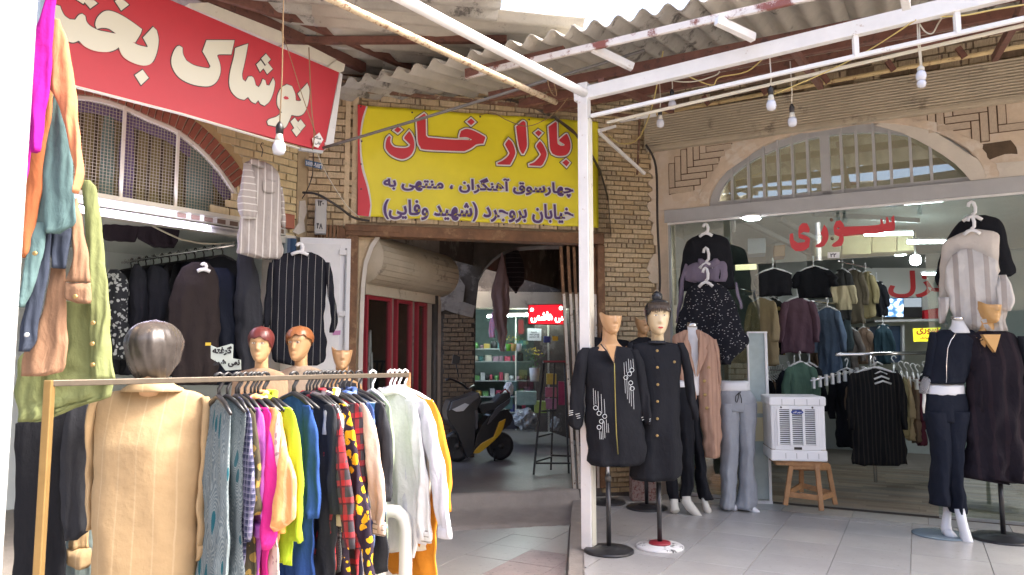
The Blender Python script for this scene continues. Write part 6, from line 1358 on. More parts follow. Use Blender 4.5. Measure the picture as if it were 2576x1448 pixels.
foot(m4, F4, TM, [(694, 1060), (697, 1090), (703, 1115), (712, 1130), (720, 1135)], [15, 16, 17, 17, 10], boot, .02, 'shoe')
# M5 ----- grey trousers
F5 = Fr(ground(1870, 1284, PZ), 1, -.1); m5 = thing('mannequin', 'white hip form in wide light grey track trousers with black drawstring', 'mannequin', F5); greyf = fabric('heather_grey', (.33, .35, .38))
traced(m5, F5, 'waist', [(489, 770, 912, .08), (500, 767, 914), (538, 763, 922)], TM, C['wplas'], th=.10, amp=0, ex=1)
traced(m5, F5, 'trousers_top', [(531, 764, 918, .10), (560, 762, 938), (590, 762, 950), (640, 764, 948)], TM, greyf, th=.115, amp=.006, seed=40, tap=.9)
leg(m5, F5, [(600, 763, 858), (680, 768, 868), (760, 773, 866), (900, 775, 860), (1050, 776, 848), (1108, 776, 850), (1117, 780, 845)], TM, greyf, 0, 41, .118)
leg(m5, F5, [(600, 850, 952), (680, 860, 952), (760, 864, 945), (900, 868, 940), (1050, 860, 953), (1108, 842, 958), (1116, 846, 950)], TM, greyf, 0, 42, .12)
for p3 in ([(865, 548), (850, 565), (848, 590), (855, 598), (862, 575), (865, 548)], [(865, 548), (872, 560), (878, 580), (878, 600)], [(865, 548), (875, 543), (872, 552)], [(865, 550), (858, 560), (855, 556)]):
    q = [F5.uz(*TM(*p), .125) for p in p3]; MB().tube([(a, -.128, b) for a, b in q], .004, 6).build('drawstring', C['black'], m5)
for yy in (716, 730): a, b = F5.uz(*TM(925, yy), .1), F5.uz(*TM(936, yy), .1); MB().bar((a[0], -.09, a[1]), (b[0], -.085, b[1]), .006, .008).build('side_mark', C['black'], m5)
foot(m5, F5, TM, [(840, 1105), (845, 1120), (848, 1126)], [14, 17, 10], None, .03); foot(m5, F5, TM, [(915, 1105), (930, 1122), (950, 1132), (964, 1135)], [15, 17, 13, 6], None, .04)
# M6 ----- right legs and torso
F6 = Fr(ground(2410, 1352, PZ), 1, -.05); m6 = thing('mannequin', 'white mannequin in cropped black zip top and flared black trousers by right glass', 'mannequin', F6)
traced(m6, F6, 'waist', [(500, 408, 580), (506, 406, 583), (560, 398, 587)], TN, C['wplas'], th=.10, amp=0, ex=1)
traced(m6, F6, 'trousers_top', [(553, 398, 590, .11), (600, 390, 602), (650, 388, 606), (690, 395, 604)], TN, NAVY, th=.11, amp=.005, seed=50, tap=.9)
leg(m6, F6, [(640, 387, 505), (700, 402, 510), (800, 424, 515), (950, 429, 512), (1050, 424, 512), (1098, 418, 512)], TN, NAVY, 0, 51, .115)
leg(m6, F6, [(640, 480, 607), (750, 482, 592), (850, 488, 572), (950, 494, 566), (1050, 502, 578), (1120, 512, 594), (1137, 520, 592)], TN, NAVY, .01, 52, .118)
foot(m6, F6, TN, [(507, 1085), (500, 1140), (492, 1190), (490, 1220), (478, 1238)], [19, 19, 22, 26, 14], None, -.05)
foot(m6, F6, TN, [(565, 1120), (573, 1180), (580, 1220), (586, 1260), (594, 1290), (598, 1298)], [24, 23, 23, 26, 25, 14], None, .08)
foot(m6, F6, TN, [(500, 1225), (512, 1245), (530, 1258), (545, 1264)], [20, 24, 20, 8], None, .0)
MB().lathe([(.22, 0), (.22, .008), (.20, .012)], (F6.uz(*TN(500, 1240))[0], .08, 0), 36).build('base', mat('steel_blue_glass', (.20, .26, .30), .2), m6)
traced(m6, F6, 'neck', [(190, 528, 582, .05), (215, 526, 592, .052), (235, 515, 605, .07), (256, 508, 612, .08)], TN, C['wplas'], th=.07, amp=0, ex=1)
traced(m6, F6, 'neck_cap', [(174, 522, 582, .046), (190, 526, 583, .05)], TN, C['chrome'], th=.05, amp=0, ex=1)
traced(m6, F6, 'zip_top', [(238, 478, 625, .08), (255, 440, 650), (300, 428, 652), (350, 420, 640), (430, 405, 612), (503, 402, 590)], TN, NAVY, th=.12, amp=.008, seed=53)
traced(m6, F6, 'sleeve', [(250, 418, 450), (320, 412, 440), (400, 400, 428), (470, 392, 424)], TN, NAVY, th=.055, off=.0, amp=.006, seed=54)
traced(m6, F6, 'patterned_cuff', [(468, 388, 426), (490, 380, 424), (520, 370, 410), (552, 374, 400)], TN, fabric('black_white_geo', (.03, .03, .035), 'geo', (.6, .6, .6), f=16), th=.055, amp=.004, seed=55)
lace = fabric('black_lace', (.02, .016, .02), 'dots', (.06, .04, .05), f=38, wd=.3)
traced(m6, F6, 'sleeve', [(250, 600, 655), (350, 598, 668), (450, 592, 670), (550, 600, 668), (640, 625, 665)], TN, lace, th=.06, off=-.01, amp=.014, seed=56)
q = [F6.uz(*TN(*p), .13) for p in ((545, 258), (522, 290), (506, 330), (500, 400), (500, 500))]; MB().tube([(a, -.134, b) for a, b in q], .004, 6).build('zip', C['chrome'], m6)
foot(m6, F6, TN, [(392, 545), (388, 580), (381, 615), (379, 648)], [7, 8, 7, 3], boot, .03, 'hand')
# M7 ----- far right cut head
F7 = Fr(ground(2525, 1357, PZ), 1, -.05); m7 = thing('mannequin', 'ochre cut-top mannequin in long dark striped V-neck dress at the right edge', 'mannequin', F7)
zc = F7.uz(*TN(712, 207))[1]; x7 = F7.uz(*TN(712, 207))[0]; mk_head(m7, x7, zc, .27, .56, mat('ochre_mannequin_plastic', (.58, .34, .13), .3), 6, neckr=.056); stand(m7, 0, 0, 1.05, .24)
dstr = fabric('dark_plum_stripe', (.016, .013, .018), 'stripe', (.024, .017, .022), f=9, wd=.25)
traced(m7, F7, 'dress', [(245, 660, 790, .06), (255, 632, 830), (300, 612, 868), (400, 608, 885), (600, 606, 900), (800, 596, 905), (930, 590, 908), (975, 595, 905), (988, 700, 900)], TN, dstr, th=.13, amp=.02, lam=.13, seed=60)
traced(m7, F7, 'sleeve', [(262, 600, 640), (350, 610, 670), (500, 625, 680), (640, 640, 690)], TN, dstr, off=.02, th=.06, seed=61); traced(m7, F7, 'sleeve', [(270, 850, 890), (400, 858, 912), (650, 850, 905)], TN, BLK, off=.04, th=.06, seed=62)
MB().prism(F7.poly([(676, 262), (764, 262), (752, 305), (738, 350), (718, 325)], TN, .13), -.142, -.10).build('neck_insert', MATS['ochre_mannequin_plastic'], m7)
# ---- garments hung on the glass front
def tgar(name, label, cat_, Y, tr, parts, hangers=(), yaw=-28, group=None, hm=None):
    r0 = parts[0][1]; px_, py_ = tr((r0[0][1] + r0[0][2]) / 2, r0[0][0]); f_ = Fr(at(px_, py_, Y), math.cos(math.radians(yaw)), math.sin(math.radians(yaw))); t = thing(name, label, cat_, f_, group)
    for p in parts: traced(t, f_, p[0], p[1], tr, p[2], **(p[3] if len(p) > 3 else {}))
    for (x, y0_, y1_, w_) in hangers:
        hm_ = hm or C['plastic']; a, b = f_.uz(*tr(x, y0_), .05), f_.uz(*tr(x, y1_), .05); wu = abs(f_.uz(*tr(x + w_, y1_), .05)[0] - b[0]); r_ = wu * .38; hh = a[1] - b[1]
        mb = MB().tube([(b[0], -.06, b[1] + hh * .30), (b[0] + r_ * .9, -.06, b[1] + hh * .42), (b[0] + r_, -.06, b[1] + hh * .68), (b[0] + r_ * .6, -.06, b[1] + hh * .93), (b[0], -.06, b[1] + hh), (b[0] - r_ * .7, -.06, b[1] + hh * .92), (b[0] - r_, -.06, b[1] + hh * .75)], .015, 8)
        mb.tube([(b[0], -.06, b[1] + hh * .32), (b[0], -.06, b[1] + hh * .2)], .014, 8).tube([(b[0] - wu, -.055, b[1]), (b[0] - wu * .5, -.06, b[1] + hh * .17), (b[0], -.06, b[1] + hh * .25), (b[0] + wu * .5, -.06, b[1] + hh * .17), (b[0] + wu, -.055, b[1])], .016, 8); mb.build('hanger', hm_, t)
    return t
tgar('hung_blouse', 'plain black top hanging highest on the left glass', 'top', 7.55, TF, [('body', [(395, 240, 340, .04), (415, 190, 400), (440, 150, 445), (500, 130, 470), (600, 112, 482), (700, 98, 495), (800, 92, 502)], BLK, dict(th=.06, seed=70))], [(290, 325, 412, 46)])
tgar('hung_shirt', 'lilac grey shirt hanging under the black top on the left glass', 'shirt', 7.52, TF, [('body', [(575, 232, 375, .04), (600, 180, 430), (640, 145, 450), (730, 135, 448), (745, 200, 440)], fabric('lilac_cloth', (.20, .17, .23)), dict(th=.055, seed=71)), ('sleeve', [(610, 135, 175), (700, 112, 150), (800, 98, 135), (900, 88, 118), (1035, 76, 92)], fabric('lilac_cloth', None), dict(th=.035, seed=72)), ('sleeve', [(745, 500, 515), (850, 512, 535), (935, 535, 552)], fabric('lilac_cloth', None), dict(th=.035, seed=73)), ('collar', [(572, 235, 262), (600, 232, 300), (640, 262, 330)], fabric('lilac_cloth', None), dict(th=.02, off=.055, amp=.002)), ('collar', [(572, 345, 372), (600, 320, 392), (640, 300, 350)], fabric('lilac_cloth', None), dict(th=.02, off=.055, amp=.002))], [(295, 495, 640, 50)])
tgar('hung_dress', 'black flared dress with small white print on the left glass', 'dress', 7.42, TF, [('body', [(735, 255, 345, .04), (765, 190, 400), (800, 150, 450), (900, 120, 500), (1000, 92, 535), (1100, 72, 565), (1180, 62, 600), (1210, 120, 570), (1300, 250, 500), (1335, 385, 470)], fabric('white_flock_print', (.018, .019, .025), 'dots', (.5, .5, .5), f=30, wd=.2), dict(th=.07, seed=74, amp=.016))], [(290, 640, 775, 50)])
tgar('hung_coat', 'black coat hanging at the back on the right glass', 'coat', 6.5, TF, [('body', [(262, 2215, 2300, .04), (290, 2120, 2385), (340, 2070, 2430), (430, 2010, 2452), (500, 1985, 2472), (600, 1958, 2500), (690, 1945, 2515), (712, 1990, 2480)], BLK, dict(th=.07, seed=75)), ('sleeve', [(600, 1960, 2010), (700, 1940, 2000), (765, 1950, 1975)], BLK, dict(th=.04, seed=76))], [(2205, 165, 300, 70)])
tgar('hung_blouse', 'cream blouse with ruffled yoke hanging over the black coat', 'blouse', 6.4, TF, [('body', [(362, 2180, 2250, .04), (385, 2110, 2360), (410, 2050, 2395), (440, 1992, 2400), (600, 1975, 2398), (690, 1965, 2396), (800, 1962, 2100), (855, 1965, 2070)], fabric('cream_crepe', (.62, .57, .51)), dict(th=.06, seed=77))], [(2200, 270, 400, 60)])
wst = fabric('white_sheer_stripe', (.60, .58, .55), 'stripe', (.42, .38, .35), f=9, wd=.35, rough=.7)
tgar('hung_shirt', 'white and beige striped gauzy shirt lowest on the right glass', 'shirt', 6.28, TF, [('body', [(505, 2120, 2210, .04), (540, 2060, 2270), (600, 2020, 2385), (700, 2010, 2395), (850, 2020, 2420), (950, 2045, 2450), (1040, 2120, 2468), (1095, 2200, 2455)], wst, dict(th=.07, seed=78, amp=.02)), ('sleeve', [(690, 2395, 2450), (780, 2370, 2490), (900, 2380, 2512), (948, 2410, 2490)], wst, dict(th=.05, seed=79, off=.03)), ('sleeve', [(850, 1955, 2040), (950, 1958, 2030), (1038, 1965, 2005)], wst, dict(th=.05, seed=80, off=.03))])
# ---- interior of the right shop: hanging clothes
def hg(name, label, x, ytop, ybot, w_, Y, tr, m, yaw=-28, cat_='shirt', sl=None, group=None, seed=0, hang=None, flare=1.05, cuff=None, T_=.045, collar=None):
    px_, py_ = tr(x, ytop); P0 = at(px_, py_, Y); Lm = P0.z - at(*tr(x, ybot), Y).z; Wm = abs(at(tr(x + w_ / 2, 0)[0], py_, Y).x - at(tr(x - w_ / 2, 0)[0], py_, Y).x) / max(.4, math.cos(math.radians(yaw)))
    return garment(name, label, Matrix.Translation(P0) @ Matrix.Rotation(math.radians(yaw), 4, 'Z'), Wm, max(.3, Lm - .09), m, sl=Lm * .55 if sl is None else sl, cat_=cat_, group=group, seed=seed, hang=hang or C['plastic'], flare=flare, cuff=cuff, T_=T_, collar=collar)
gi = 'clothes hanging inside the right shop'
tan_ = fabric('sand_cloth', (.42, .33, .20)); olv = fabric('khaki_cloth', (.28, .24, .13)); plum = fabric('plum_cloth', (.13, .075, .10)); slate = fabric('slate_blue_cloth', (.12, .17, .25)); grn = fabric('sage_dark_green', (.09, .16, .12)); brn = fabric('brown_cloth', (.20, .14, .10)); cream = fabric('cream_cloth', (.50, .44, .32))
hg('hung_shirt', 'plain black cloth panel hung high right of the black print dress', 770, 590, 805, 230, 8.2, TF, BLK, group=gi, seed=1, sl=0)
hg('hung_shirt', 'black top with tan trim hung beside a column of coats', 1060, 575, 850, 210, 8.4, TF, BLK, group=gi, seed=2, sl=.2)
hg('hung_coat', 'long sand coloured coat on the left rail inside the shop', 690, 800, 1340, 110, 9.0, TF, tan_, yaw=-60, cat_='coat', group=gi, seed=3)
hg('hung_coat', 'black coat with gold pattern beside the sand coat', 770, 800, 1260, 70, 9.1, TF, fabric('black_gold', (.03, .03, .03), 'floral', (.35, .26, .10), f=14, wd=.35), yaw=-60, cat_='coat', group=gi, seed=4)
hg('hung_coat', 'narrow brown coat squeezed on the left rail', 735, 805, 1230, 60, 9.4, TF, brn, yaw=-60, cat_='coat', group=gi, seed=5)
hg('hung_shirt', 'plum T-shirt with sparkling neckline hanging mid shop', 948, 800, 1250, 210, 8.9, TF, plum, yaw=-8, cat_='T-shirt', group=gi, seed=6, sl=.5)
hg('hung_coat', 'slate blue long coat hanging right of the plum T-shirt', 1160, 870, 1425, 110, 9.2, TF, slate, yaw=-55, cat_='coat', group=gi, seed=7)
hg('hung_coat', 'cream and black two-tone coat on the back rail', 1270, 600, 1020, 80, 9.6, TF, fabric('cream_black_check', (.04, .04, .04), 'hstripe', (.50, .43, .28), f=1.6, wd=.5), yaw=-40, cat_='coat', group=gi, seed=8)
hg('hung_coat', 'olive brown coat hung high on the back rail', 1345, 600, 1040, 90, 9.9, TF, fabric('olive_brown', (.13, .11, .08)), yaw=-45, cat_='coat', group=gi, seed=9)
hg('hung_coat', 'khaki yellow coat hung high right of the olive one', 1435, 620, 1000, 80, 10.0, TF, olv, yaw=-40, cat_='coat', group=gi, seed=10)
hg('hung_coat', 'black jacket left of the red lettered wall', 1515, 690, 990, 85, 10.2, TF, BLK, yaw=-30, cat_='jacket', group=gi, seed=11)
hg('hung_coat', 'dark teal coat between slate coat and brown coats', 1240, 880, 1400, 80, 9.7, TF, fabric('dark_teal_cloth', (.05, .07, .08)), yaw=-50, cat_='coat', group=gi, seed=12)
hg('hung_coat', 'grey brown long coat below the olive one', 1320, 1020, 1420, 90, 9.9, TF, fabric('grey_brown_cloth', (.16, .14, .13)), yaw=-40, cat_='coat', group=gi, seed=13)
hg('hung_coat', 'tan coat beside the grey brown one near the screen', 1420, 1020, 1330, 80, 10.1, TF, fabric('dull_tan_cloth', (.27, .19, .14)), yaw=-40, cat_='coat', group=gi, seed=14)
hg('hung_shirt', 'dark green long shirt over the air cooler', 965, 1260, 1800, 190, 8.3, TF, grn, yaw=-5, group=gi, seed=15)
hg('hung_shirt', 'navy shirt peeking out behind the dark green one', 925, 1290, 1800, 170, 8.6, TF, NAVY, yaw=-20, group=gi, seed=16)
hg('hung_coat', 'black ribbed long coat on the round rack in the shop', 1500, 1300, 2055, 350, 8.0, TF, fabric('black_ribbed', (.014, .014, .016), 'stripe', (.03, .028, .025), f=22, wd=.3), yaw=0, cat_='coat', group=gi, seed=17)
hg('hung_coat', 'brown coat hanging at left side of the round rack', 1375, 1390, 1740, 70, 8.4, TF, brn, yaw=-70, cat_='coat', group=gi, seed=18)
for i, (x, m_, lb) in enumerate(((1690, olv, 'olive green shirt at right side of the round rack'), (1730, tan_, 'sand brown shirt next to the olive one on the round rack'), (1775, brn, 'brown cuffed shirt further right on the round rack'), (1810, fabric('maroon_cloth', (.12, .03, .05)), 'maroon shirt furthest right on the round rack'))):
    hg('hung_shirt', lb, x, 1330 + 8 * i, 1850 + 20 * i, 80, 8.3 + .2 * i, TF, m_, yaw=65, group=gi, seed=19 + i, T_=.03)
for i in range(8):
    m_ = [BLK, brn, BLK2, slate, BLK, olv, plum, BLK2][i]
    hg('hung_shirt', ['black', 'brown', 'charcoal', 'slate', 'jet black', 'khaki', 'plum', 'dark grey'][i] + ' garment on the low rail behind the glass door leaf', 715 + i * 18, 1370 - i * 3, 1830, 60, 9.6 + i * .1, TF, m_, yaw=-65, group=gi, seed=30 + i, T_=.03)
for i in range(7):
    m_ = [brn, BLK, olv, BLK2, fabric('dusty_rose', (.25, .15, .14)), BLK, slate][i]
    hg('hung_shirt', ['brown', 'black', 'khaki', 'charcoal', 'dusty rose', 'jet black', 'slate'][i] + ' garment on the rail left of the slate coat', 1075 + i * 12, 885, 1400 - i * 10, 60, 9.9 + i * .1, TF, m_, yaw=-60, group=gi, seed=40 + i, T_=.03)
for x, y0_, y1_, w_, Y_, m_, yw, lb in ((1300, 1310, 1930, 110, 8.6, BLK, -60, 'black garment behind the brown coat at the rack left'), (1640, 1290, 1980, 120, 8.7, BLK2, 60, 'charcoal garment behind the ribbed coat at the rack right'), (1860, 1330, 1800, 120, 9.0, BLK, 30, 'black garment at the far right end of the round rack'), (1560, 1000, 1330, 80, 9.9, fabric('deep_teal_blue', (.03, .06, .08)), -20, 'deep teal garment left of the shop counter'), (880, 1330, 1800, 90, 9.2, BLK2, -50, 'charcoal garment between cooler and glass door leaf'), (1030, 1270, 1850, 110, 8.9, BLK, -40, 'black garment right of the dark green long shirt')):
    hg('hung_coat', lb, x, y0_, y1_, w_, Y_, TF, m_, yaw=yw, cat_='coat', group=gi, seed=int(x))
# round rack frame, white hangers column
FR = Fr(at(*TF(1500, 1250), 8.1), 1, 0); t = thing('round_rack', 'chrome garment rack with white hangers around it in the shop', 'clothes rack', FR)
MB().tube([(-.55, -.3, -.02), (.6, -.2, 0)], .02).build('top_tube', C['chrome'], t); MB().tube([(0, .1, -.02), (0, .1, -1.4)], .02).build('pole', C['chrome'], t)
for (a_, b_) in (((-.75, -.1, -.30), (-.05, .1, -.17)), ((.05, .1, -.17), (1.0, .5, -.42)), ((.1, .2, -.17), (1.0, .9, -.36))):
    MB().tube([a_, b_], .012).build('arm', C['chrome'], t); a_, b_ = V(a_), V(b_)
    for k in range(9): p = a_.lerp(b_, (k + .5) / 9); MB().box(p.x - .012, p.x + .012, p.y - .02, p.y + .02, p.z - .09, p.z + .03).build('hanger_head', C['plastic'], t)
for k in range(5): z = -.10 - k * .05; MB().tube([(-.055 - .008 * k, -.06 - k * .025, z - .03), (0, -.06 - k * .025, z), (.055 + .008 * k, -.06 - k * .025, z - .03)], .010).build('hanger', C['plastic'], t)
# monitor, counter, back panels
FB_ = Fr(at(1674 + .35 * 1750, 451 + .35 * 700, 10.6), 1, -.02)
t = thing('wall_banner', 'white wall banner with large red Persian word at the back of the shop', 'banner', FB_); MB().prism(FB_.poly([(1430, 640), (1990, 640), (1990, 1000), (1430, 880)], TF), 0, .02).build('panel', mat('white_banner', (.60, .63, .60), .6), t)
letter('lettering', t, 'غزل', (FB_.uz(*TF(1605, 850)), FB_.uz(*TF(2080, 850)), FB_.uz(*TF(1605, 665))), [(.012, spaint)], -.004)
t = thing('monitor', 'flat black monitor showing camera views on the shelf', 'monitor', FB_); MB().prism(FB_.poly([(1560, 858), (1835, 850), (1835, 1000), (1560, 1000)], TF, .12), -.16, -.12).build('case', C['black'], t, bevel=.006)
scr = mat('screen_glow', (.1, .2, .3), .3, emis=(.25, .40, .60), es=.8); nt = scr.node_tree; nz = nt.nodes.new('ShaderNodeTexNoise'); nz.inputs['Scale'].default_value = 14; cr_ = nt.nodes.new('ShaderNodeValToRGB'); cr_.color_ramp.elements[0].color = (.02, .06, .14, 1); cr_.color_ramp.elements[1].color = (.55, .7, .9, 1); cr_.color_ramp.elements[0].position = .42; cr_.color_ramp.elements[1].position = .6; tc_ = nt.nodes.new('ShaderNodeTexCoord'); nt.links.new(tc_.outputs['Object'], nz.inputs[0]); nt.links.new(nz.outputs[0], cr_.inputs[0]); nt.links.new(cr_.outputs[0], nt.nodes['Principled BSDF'].inputs['Emission Color'])
MB().prism(FB_.poly([(1566, 864), (1698, 862), (1698, 992), (1566, 992)], TF, .12), -.163, -.161).build('screen', scr, t); scr2 = mat('screen_dim', (.1, .11, .12), .3, emis=(.12, .14, .16), es=.5); MB().prism(FB_.poly([(1702, 860), (1828, 856), (1828, 922), (1702, 922)], TF, .12), -.163, -.161).build('screen', scr2, t)
t = thing('counter', 'dark blue shop counter with a glass edge below the monitor', 'counter', FB_); MB().prism(FB_.poly([(1455, 1060), (1690, 1055), (1690, 1320), (1455, 1320)], TF, .1), -.10, .3).build('panel', mat('dark_blue_panel', (.02, .045, .09), .4), t); MB().prism(FB_.poly([(1490, 1015), (1960, 1005), (1960, 1022), (1490, 1032)], TF, .2), -.25, .1).build('shelf', C['grey_paint'], t); MB().prism(FB_.poly([(1695, 1050), (1712, 1050), (1712, 1300), (1695, 1300)], TF, .15), -.17, -.12).build('upright', C['grey_paint'], t)
t = thing('red_goods_pile', 'glossy red packets piled right of the monitor', 'packets', FB_); MB().prism(FB_.poly([(1840, 945), (1945, 930), (1945, 1008), (1840, 1008)], TF, .12), -.2, -.12).build('packet', mat('glossy_red', (.45, .02, .03), .25, bump=1, bs=15), t, bevel=.01)
t = thing('yellow_poster', 'small yellow poster with red lettering inside the shop', 'poster', FB_); MB().prism(FB_.poly([(1775, 1075), (1975, 1068), (1890, 1168), (1780, 1170)], TF, .2), -.215, -.205).build('sheet', mat('poster_yellow', (.70, .66, .03), .5, emis=(.7, .66, .03), es=.25), t)  # sheet glows a little by itself, brightness put into its material
letter('lettering', t, 'سوری', (FB_.uz(*TF(1805, 1120), .22), FB_.uz(*TF(1960, 1112), .22), FB_.uz(*TF(1805, 1078), .22)), [(.004, spaint)], -.218)
letter('lettering', t, 'پوشاک', (FB_.uz(*TF(1830, 1155), .22), FB_.uz(*TF(1890, 1152), .22), FB_.uz(*TF(1830, 1138), .22)), [(.002, spaint)], -.218)
# rail inside with hooks
for a_, b_, Y1, Y2, lb in (((1045, 880), (1225, 895), 8.9, 9.6, 'chrome rail holding the slate and brown coats'), ((1240, 590), (1480, 640), 9.4, 10.3, 'high chrome rail of coats at the back'), ((540, 790), (800, 850), 8.6, 9.6, 'chrome rail holding the sand coat'), ((1020, 1360), (720, 1375), 9.4, 9.8, 'low chrome rail behind the glass door leaf')):
    pole('rail', lb, (*TF(*a_), Y1), (*TF(*b_), Y2), .013, C['chrome'], 'clothes rail', 'chrome clothes rails of the right shop')
t = thing('inner_column', 'white plastered column inside the right shop', 'column', Fr(at(1674 + .35 * 930, 900, 10.4), 1, 0)); MB().box(-.22, .22, 0, .4, -1.4, 2.1).build('shaft', C['room'], t)
ib = thing('brick_strip', 'narrow exposed brick strip inside the left glass', 'wall', Fr(at(1674 + .35 * 585, 1200, 9.0), 1, 0)); MB().box(-.18, .18, .03, .2, -1.3, 1.6).build('mortar_bed', C['mortar'], ib); bricks(ib, [(-.18, .18, -1.2, 1.4)], .2, .055, .014, [C['hbrick']], y=.028)
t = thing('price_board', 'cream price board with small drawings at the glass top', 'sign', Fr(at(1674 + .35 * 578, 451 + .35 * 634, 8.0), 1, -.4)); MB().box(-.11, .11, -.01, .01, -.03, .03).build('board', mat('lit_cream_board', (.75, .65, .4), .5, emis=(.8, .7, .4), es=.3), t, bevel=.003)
# loft boxes with waves seen through the arch
# ---- air cooler on stool
FS = Fr(ground(2020, 1292, PZ), .985, -.17); so_ = thing('wooden_stool', 'worn wooden stool carrying the white air cooler', 'stool', FS)
def legbar(a, b, w_=.042): p, q = FS.uz(*TI(*a[:2]), a[2]), FS.uz(*TI(*b[:2]), b[2]); return MB().bar((p[0], -a[2], p[1]), (q[0], -b[2], max(0.0, q[1])), w_, w_)
legs_ = [((905, 640, .10), (860, 945, .14)), ((1085, 640, .12), (1120, 985, .20)), ((975, 660, -.16), (975, 850, -.20)), ((1165, 650, -.12), (1220, 940, -.10))]
for a, b in legs_:
    o = legbar(a, b); o.build('leg', C['wood2'], so_, bevel=.005)
def ptl(i, t): a, b = legs_[i]; p, q = FS.uz(*TI(*a[:2]), a[2]), FS.uz(*TI(*b[:2]), b[2]); return V((p[0], -a[2], p[1])).lerp(V((q[0], -b[2], max(0, q[1]))), t)
for i, j in ((0, 1), (1, 3), (3, 2), (2, 0)): MB().bar(ptl(i, .74), ptl(j, .74), .022, .05).build('stretcher', C['wood2'], so_, bevel=.003); MB().bar(ptl(i, .06), ptl(j, .06), .026, .07).build('apron', C['wood2'], so_, bevel=.003)
mid = (ptl(0, 0) + ptl(1, 0) + ptl(2, 0) + ptl(3, 0)) / 4
FC = FS; ac = thing('air_cooler', 'white plastic evaporative air cooler with louvred sides on a wooden stool', 'air cooler', FS)
A_ = FS.uz(*TI(765, 610), .17); B_ = FS.uz(*TI(1160, 632), .17); Tt = FS.uz(*TI(735, 165), .17)
u0_, u1_, zb_, zt_ = A_[0], B_[0], A_[1] - .015, Tt[1]; dep = .48; yf = -.17
MB().box(u0_, u1_, yf, yf + dep, zb_ + .0, zt_).build('housing', C['plastic'], ac, bevel=.02, seg=3)
MB().box(u0_ - .012, u1_ + .012, yf - .012, yf + dep + .012, zt_ - .085, zt_ + .004).build('top_cover', C['plastic'], ac, bevel=.018, seg=3)
MB().box(u0_ - .008, u1_ + .008, yf - .008, yf + dep + .008, zb_ - .005, zb_ + .10).build('tank', C['plastic'], ac, bevel=.016, seg=3)
MB().box(u0_ - .004, u1_ + .004, yf - .004, yf + dep + .004, zb_ + .10, zb_ + .104).build('seam', mat('brown_seam', (.25, .2, .14), .8), ac)  # thin brown line where tank meets housing
grill = mat('grille_shadow', (.06, .065, .07), .6); hgt = zt_ - zb_; w_ = u1_ - u0_
gx0, gx1 = u0_ + w_ * .13, u1_ - w_ * .17; gz0, gz1 = zb_ + .15 * hgt + .06, zt_ - .115
MB().box(u0_ + .03, u1_ - .05, yf - .010, yf, gz0 - .05, gz1 + .03).build('front_panel', C['plastic'], ac, bevel=.006)
MB().box(gx0, gx1, yf - .012, yf - .0101, gz0, gz1).build('grille_back', grill, ac)
nl = 17
for c in range(3):
    a = gx0 + (gx1 - gx0) * c / 3 + .012; b = gx0 + (gx1 - gx0) * (c + 1) / 3 - .012
    for k in range(nl):
        z = gz0 + (gz1 - gz0) * (k + .5) / nl
        if c == 1 and k >= nl - 2: continue
        MB().add([(a, yf - .013, z + .003), (b, yf - .013, z + .003), (b, yf - .022, z - .004), (a, yf - .022, z - .004), (b, yf - .018, z - .006), (a, yf - .018, z - .006)], [(0, 3, 2, 1), (3, 5, 4, 2), (0, 1, 4, 5)]).build('louvre', C['plastic'], ac)
for x in (gx0, gx0 + (gx1 - gx0) / 3, gx0 + (gx1 - gx0) * 2 / 3, gx1): MB().box(x - .012, x + .012, yf - .026, yf - .009, gz0 - .005, gz1 + .005).build('mullion', C['plastic'], ac, bevel=.003)
cx_, cz_ = (gx0 + gx1) / 2, gz1 - .025; MB().prism([(cx_ + .055 * math.cos(a), cz_ + .02 * math.sin(a)) for a in [k * math.pi / 12 for k in range(24)]], yf - .032, yf - .015).build('badge', mat('blue_badge', (.02, .05, .25), .3), ac)
letter('lettering', ac, 'مهر آذر', ((cx_ - .036, cz_ - .010), (cx_ + .036, cz_ - .010), (cx_ - .036, cz_ + .012)), [(.0006, C['paper'])], yf - .0325)
MB().prism(smooth_poly([(cx_ - .035, gz0 - .045), (cx_ + .035, gz0 - .045), (cx_ + .035, gz0 - .022), (cx_ - .035, gz0 - .022)], 3, 10), yf - .013, yf - .009).build('handle_slot', C['black'], ac)
MB().box(u1_ - .0, u1_ + .008, yf + .06, yf + dep - .05, gz0 - .04, gz1 + .03).build('side_panel', C['plastic'], ac, bevel=.003)
for r_ in range(17):
    for c in range(3):
        y = yf + .09 + c * .11; z = gz0 + (gz1 - gz0) * (r_ + .5) / 17; MB().box(u1_ + .0075, u1_ + .0095, y, y + .085, z - .008, z + .006).build('side_slot', grill, ac)
for k in range(5): MB().box(u1_ + .012, u1_ + .016, yf + .05 + k * .09, yf + .085 + k * .09, zt_ - .08, zt_ - .02).build('cover_rib', C['white_paint'], ac); MB().box(u1_ + .008, u1_ + .012, yf + .05 + k * .09, yf + .085 + k * .09, zb_ + .01, zb_ + .06).build('tank_rib', C['white_paint'], ac)
for k in range(4): MB().box(u0_ + .1 + k * w_ * .23, u0_ + .106 + k * w_ * .23, yf - .0145, yf - .011, zt_ - .075, zt_ - .02).build('cover_rib', C['grey_paint'], ac); MB().box(u0_ + .12 + k * w_ * .2, u0_ + .126 + k * w_ * .2, yf - .0105, yf - .007, zb_ + .02, zb_ + .07).build('tank_rib', C['grey_paint'], ac)
for x in (gx0 + .03, gx1 - .03): MB().lathe([(.009, -.004), (.009, .002)], (x, yf - .012, gz1 + .018), 10, axis='y').build('screw', C['dark_metal'], ac)
MB().box(u0_ + .04, u1_ - .04, -.14, .26, mid.z - .0, zb_ - .004).build('seat', C['wood2'], so_, bevel=.004)
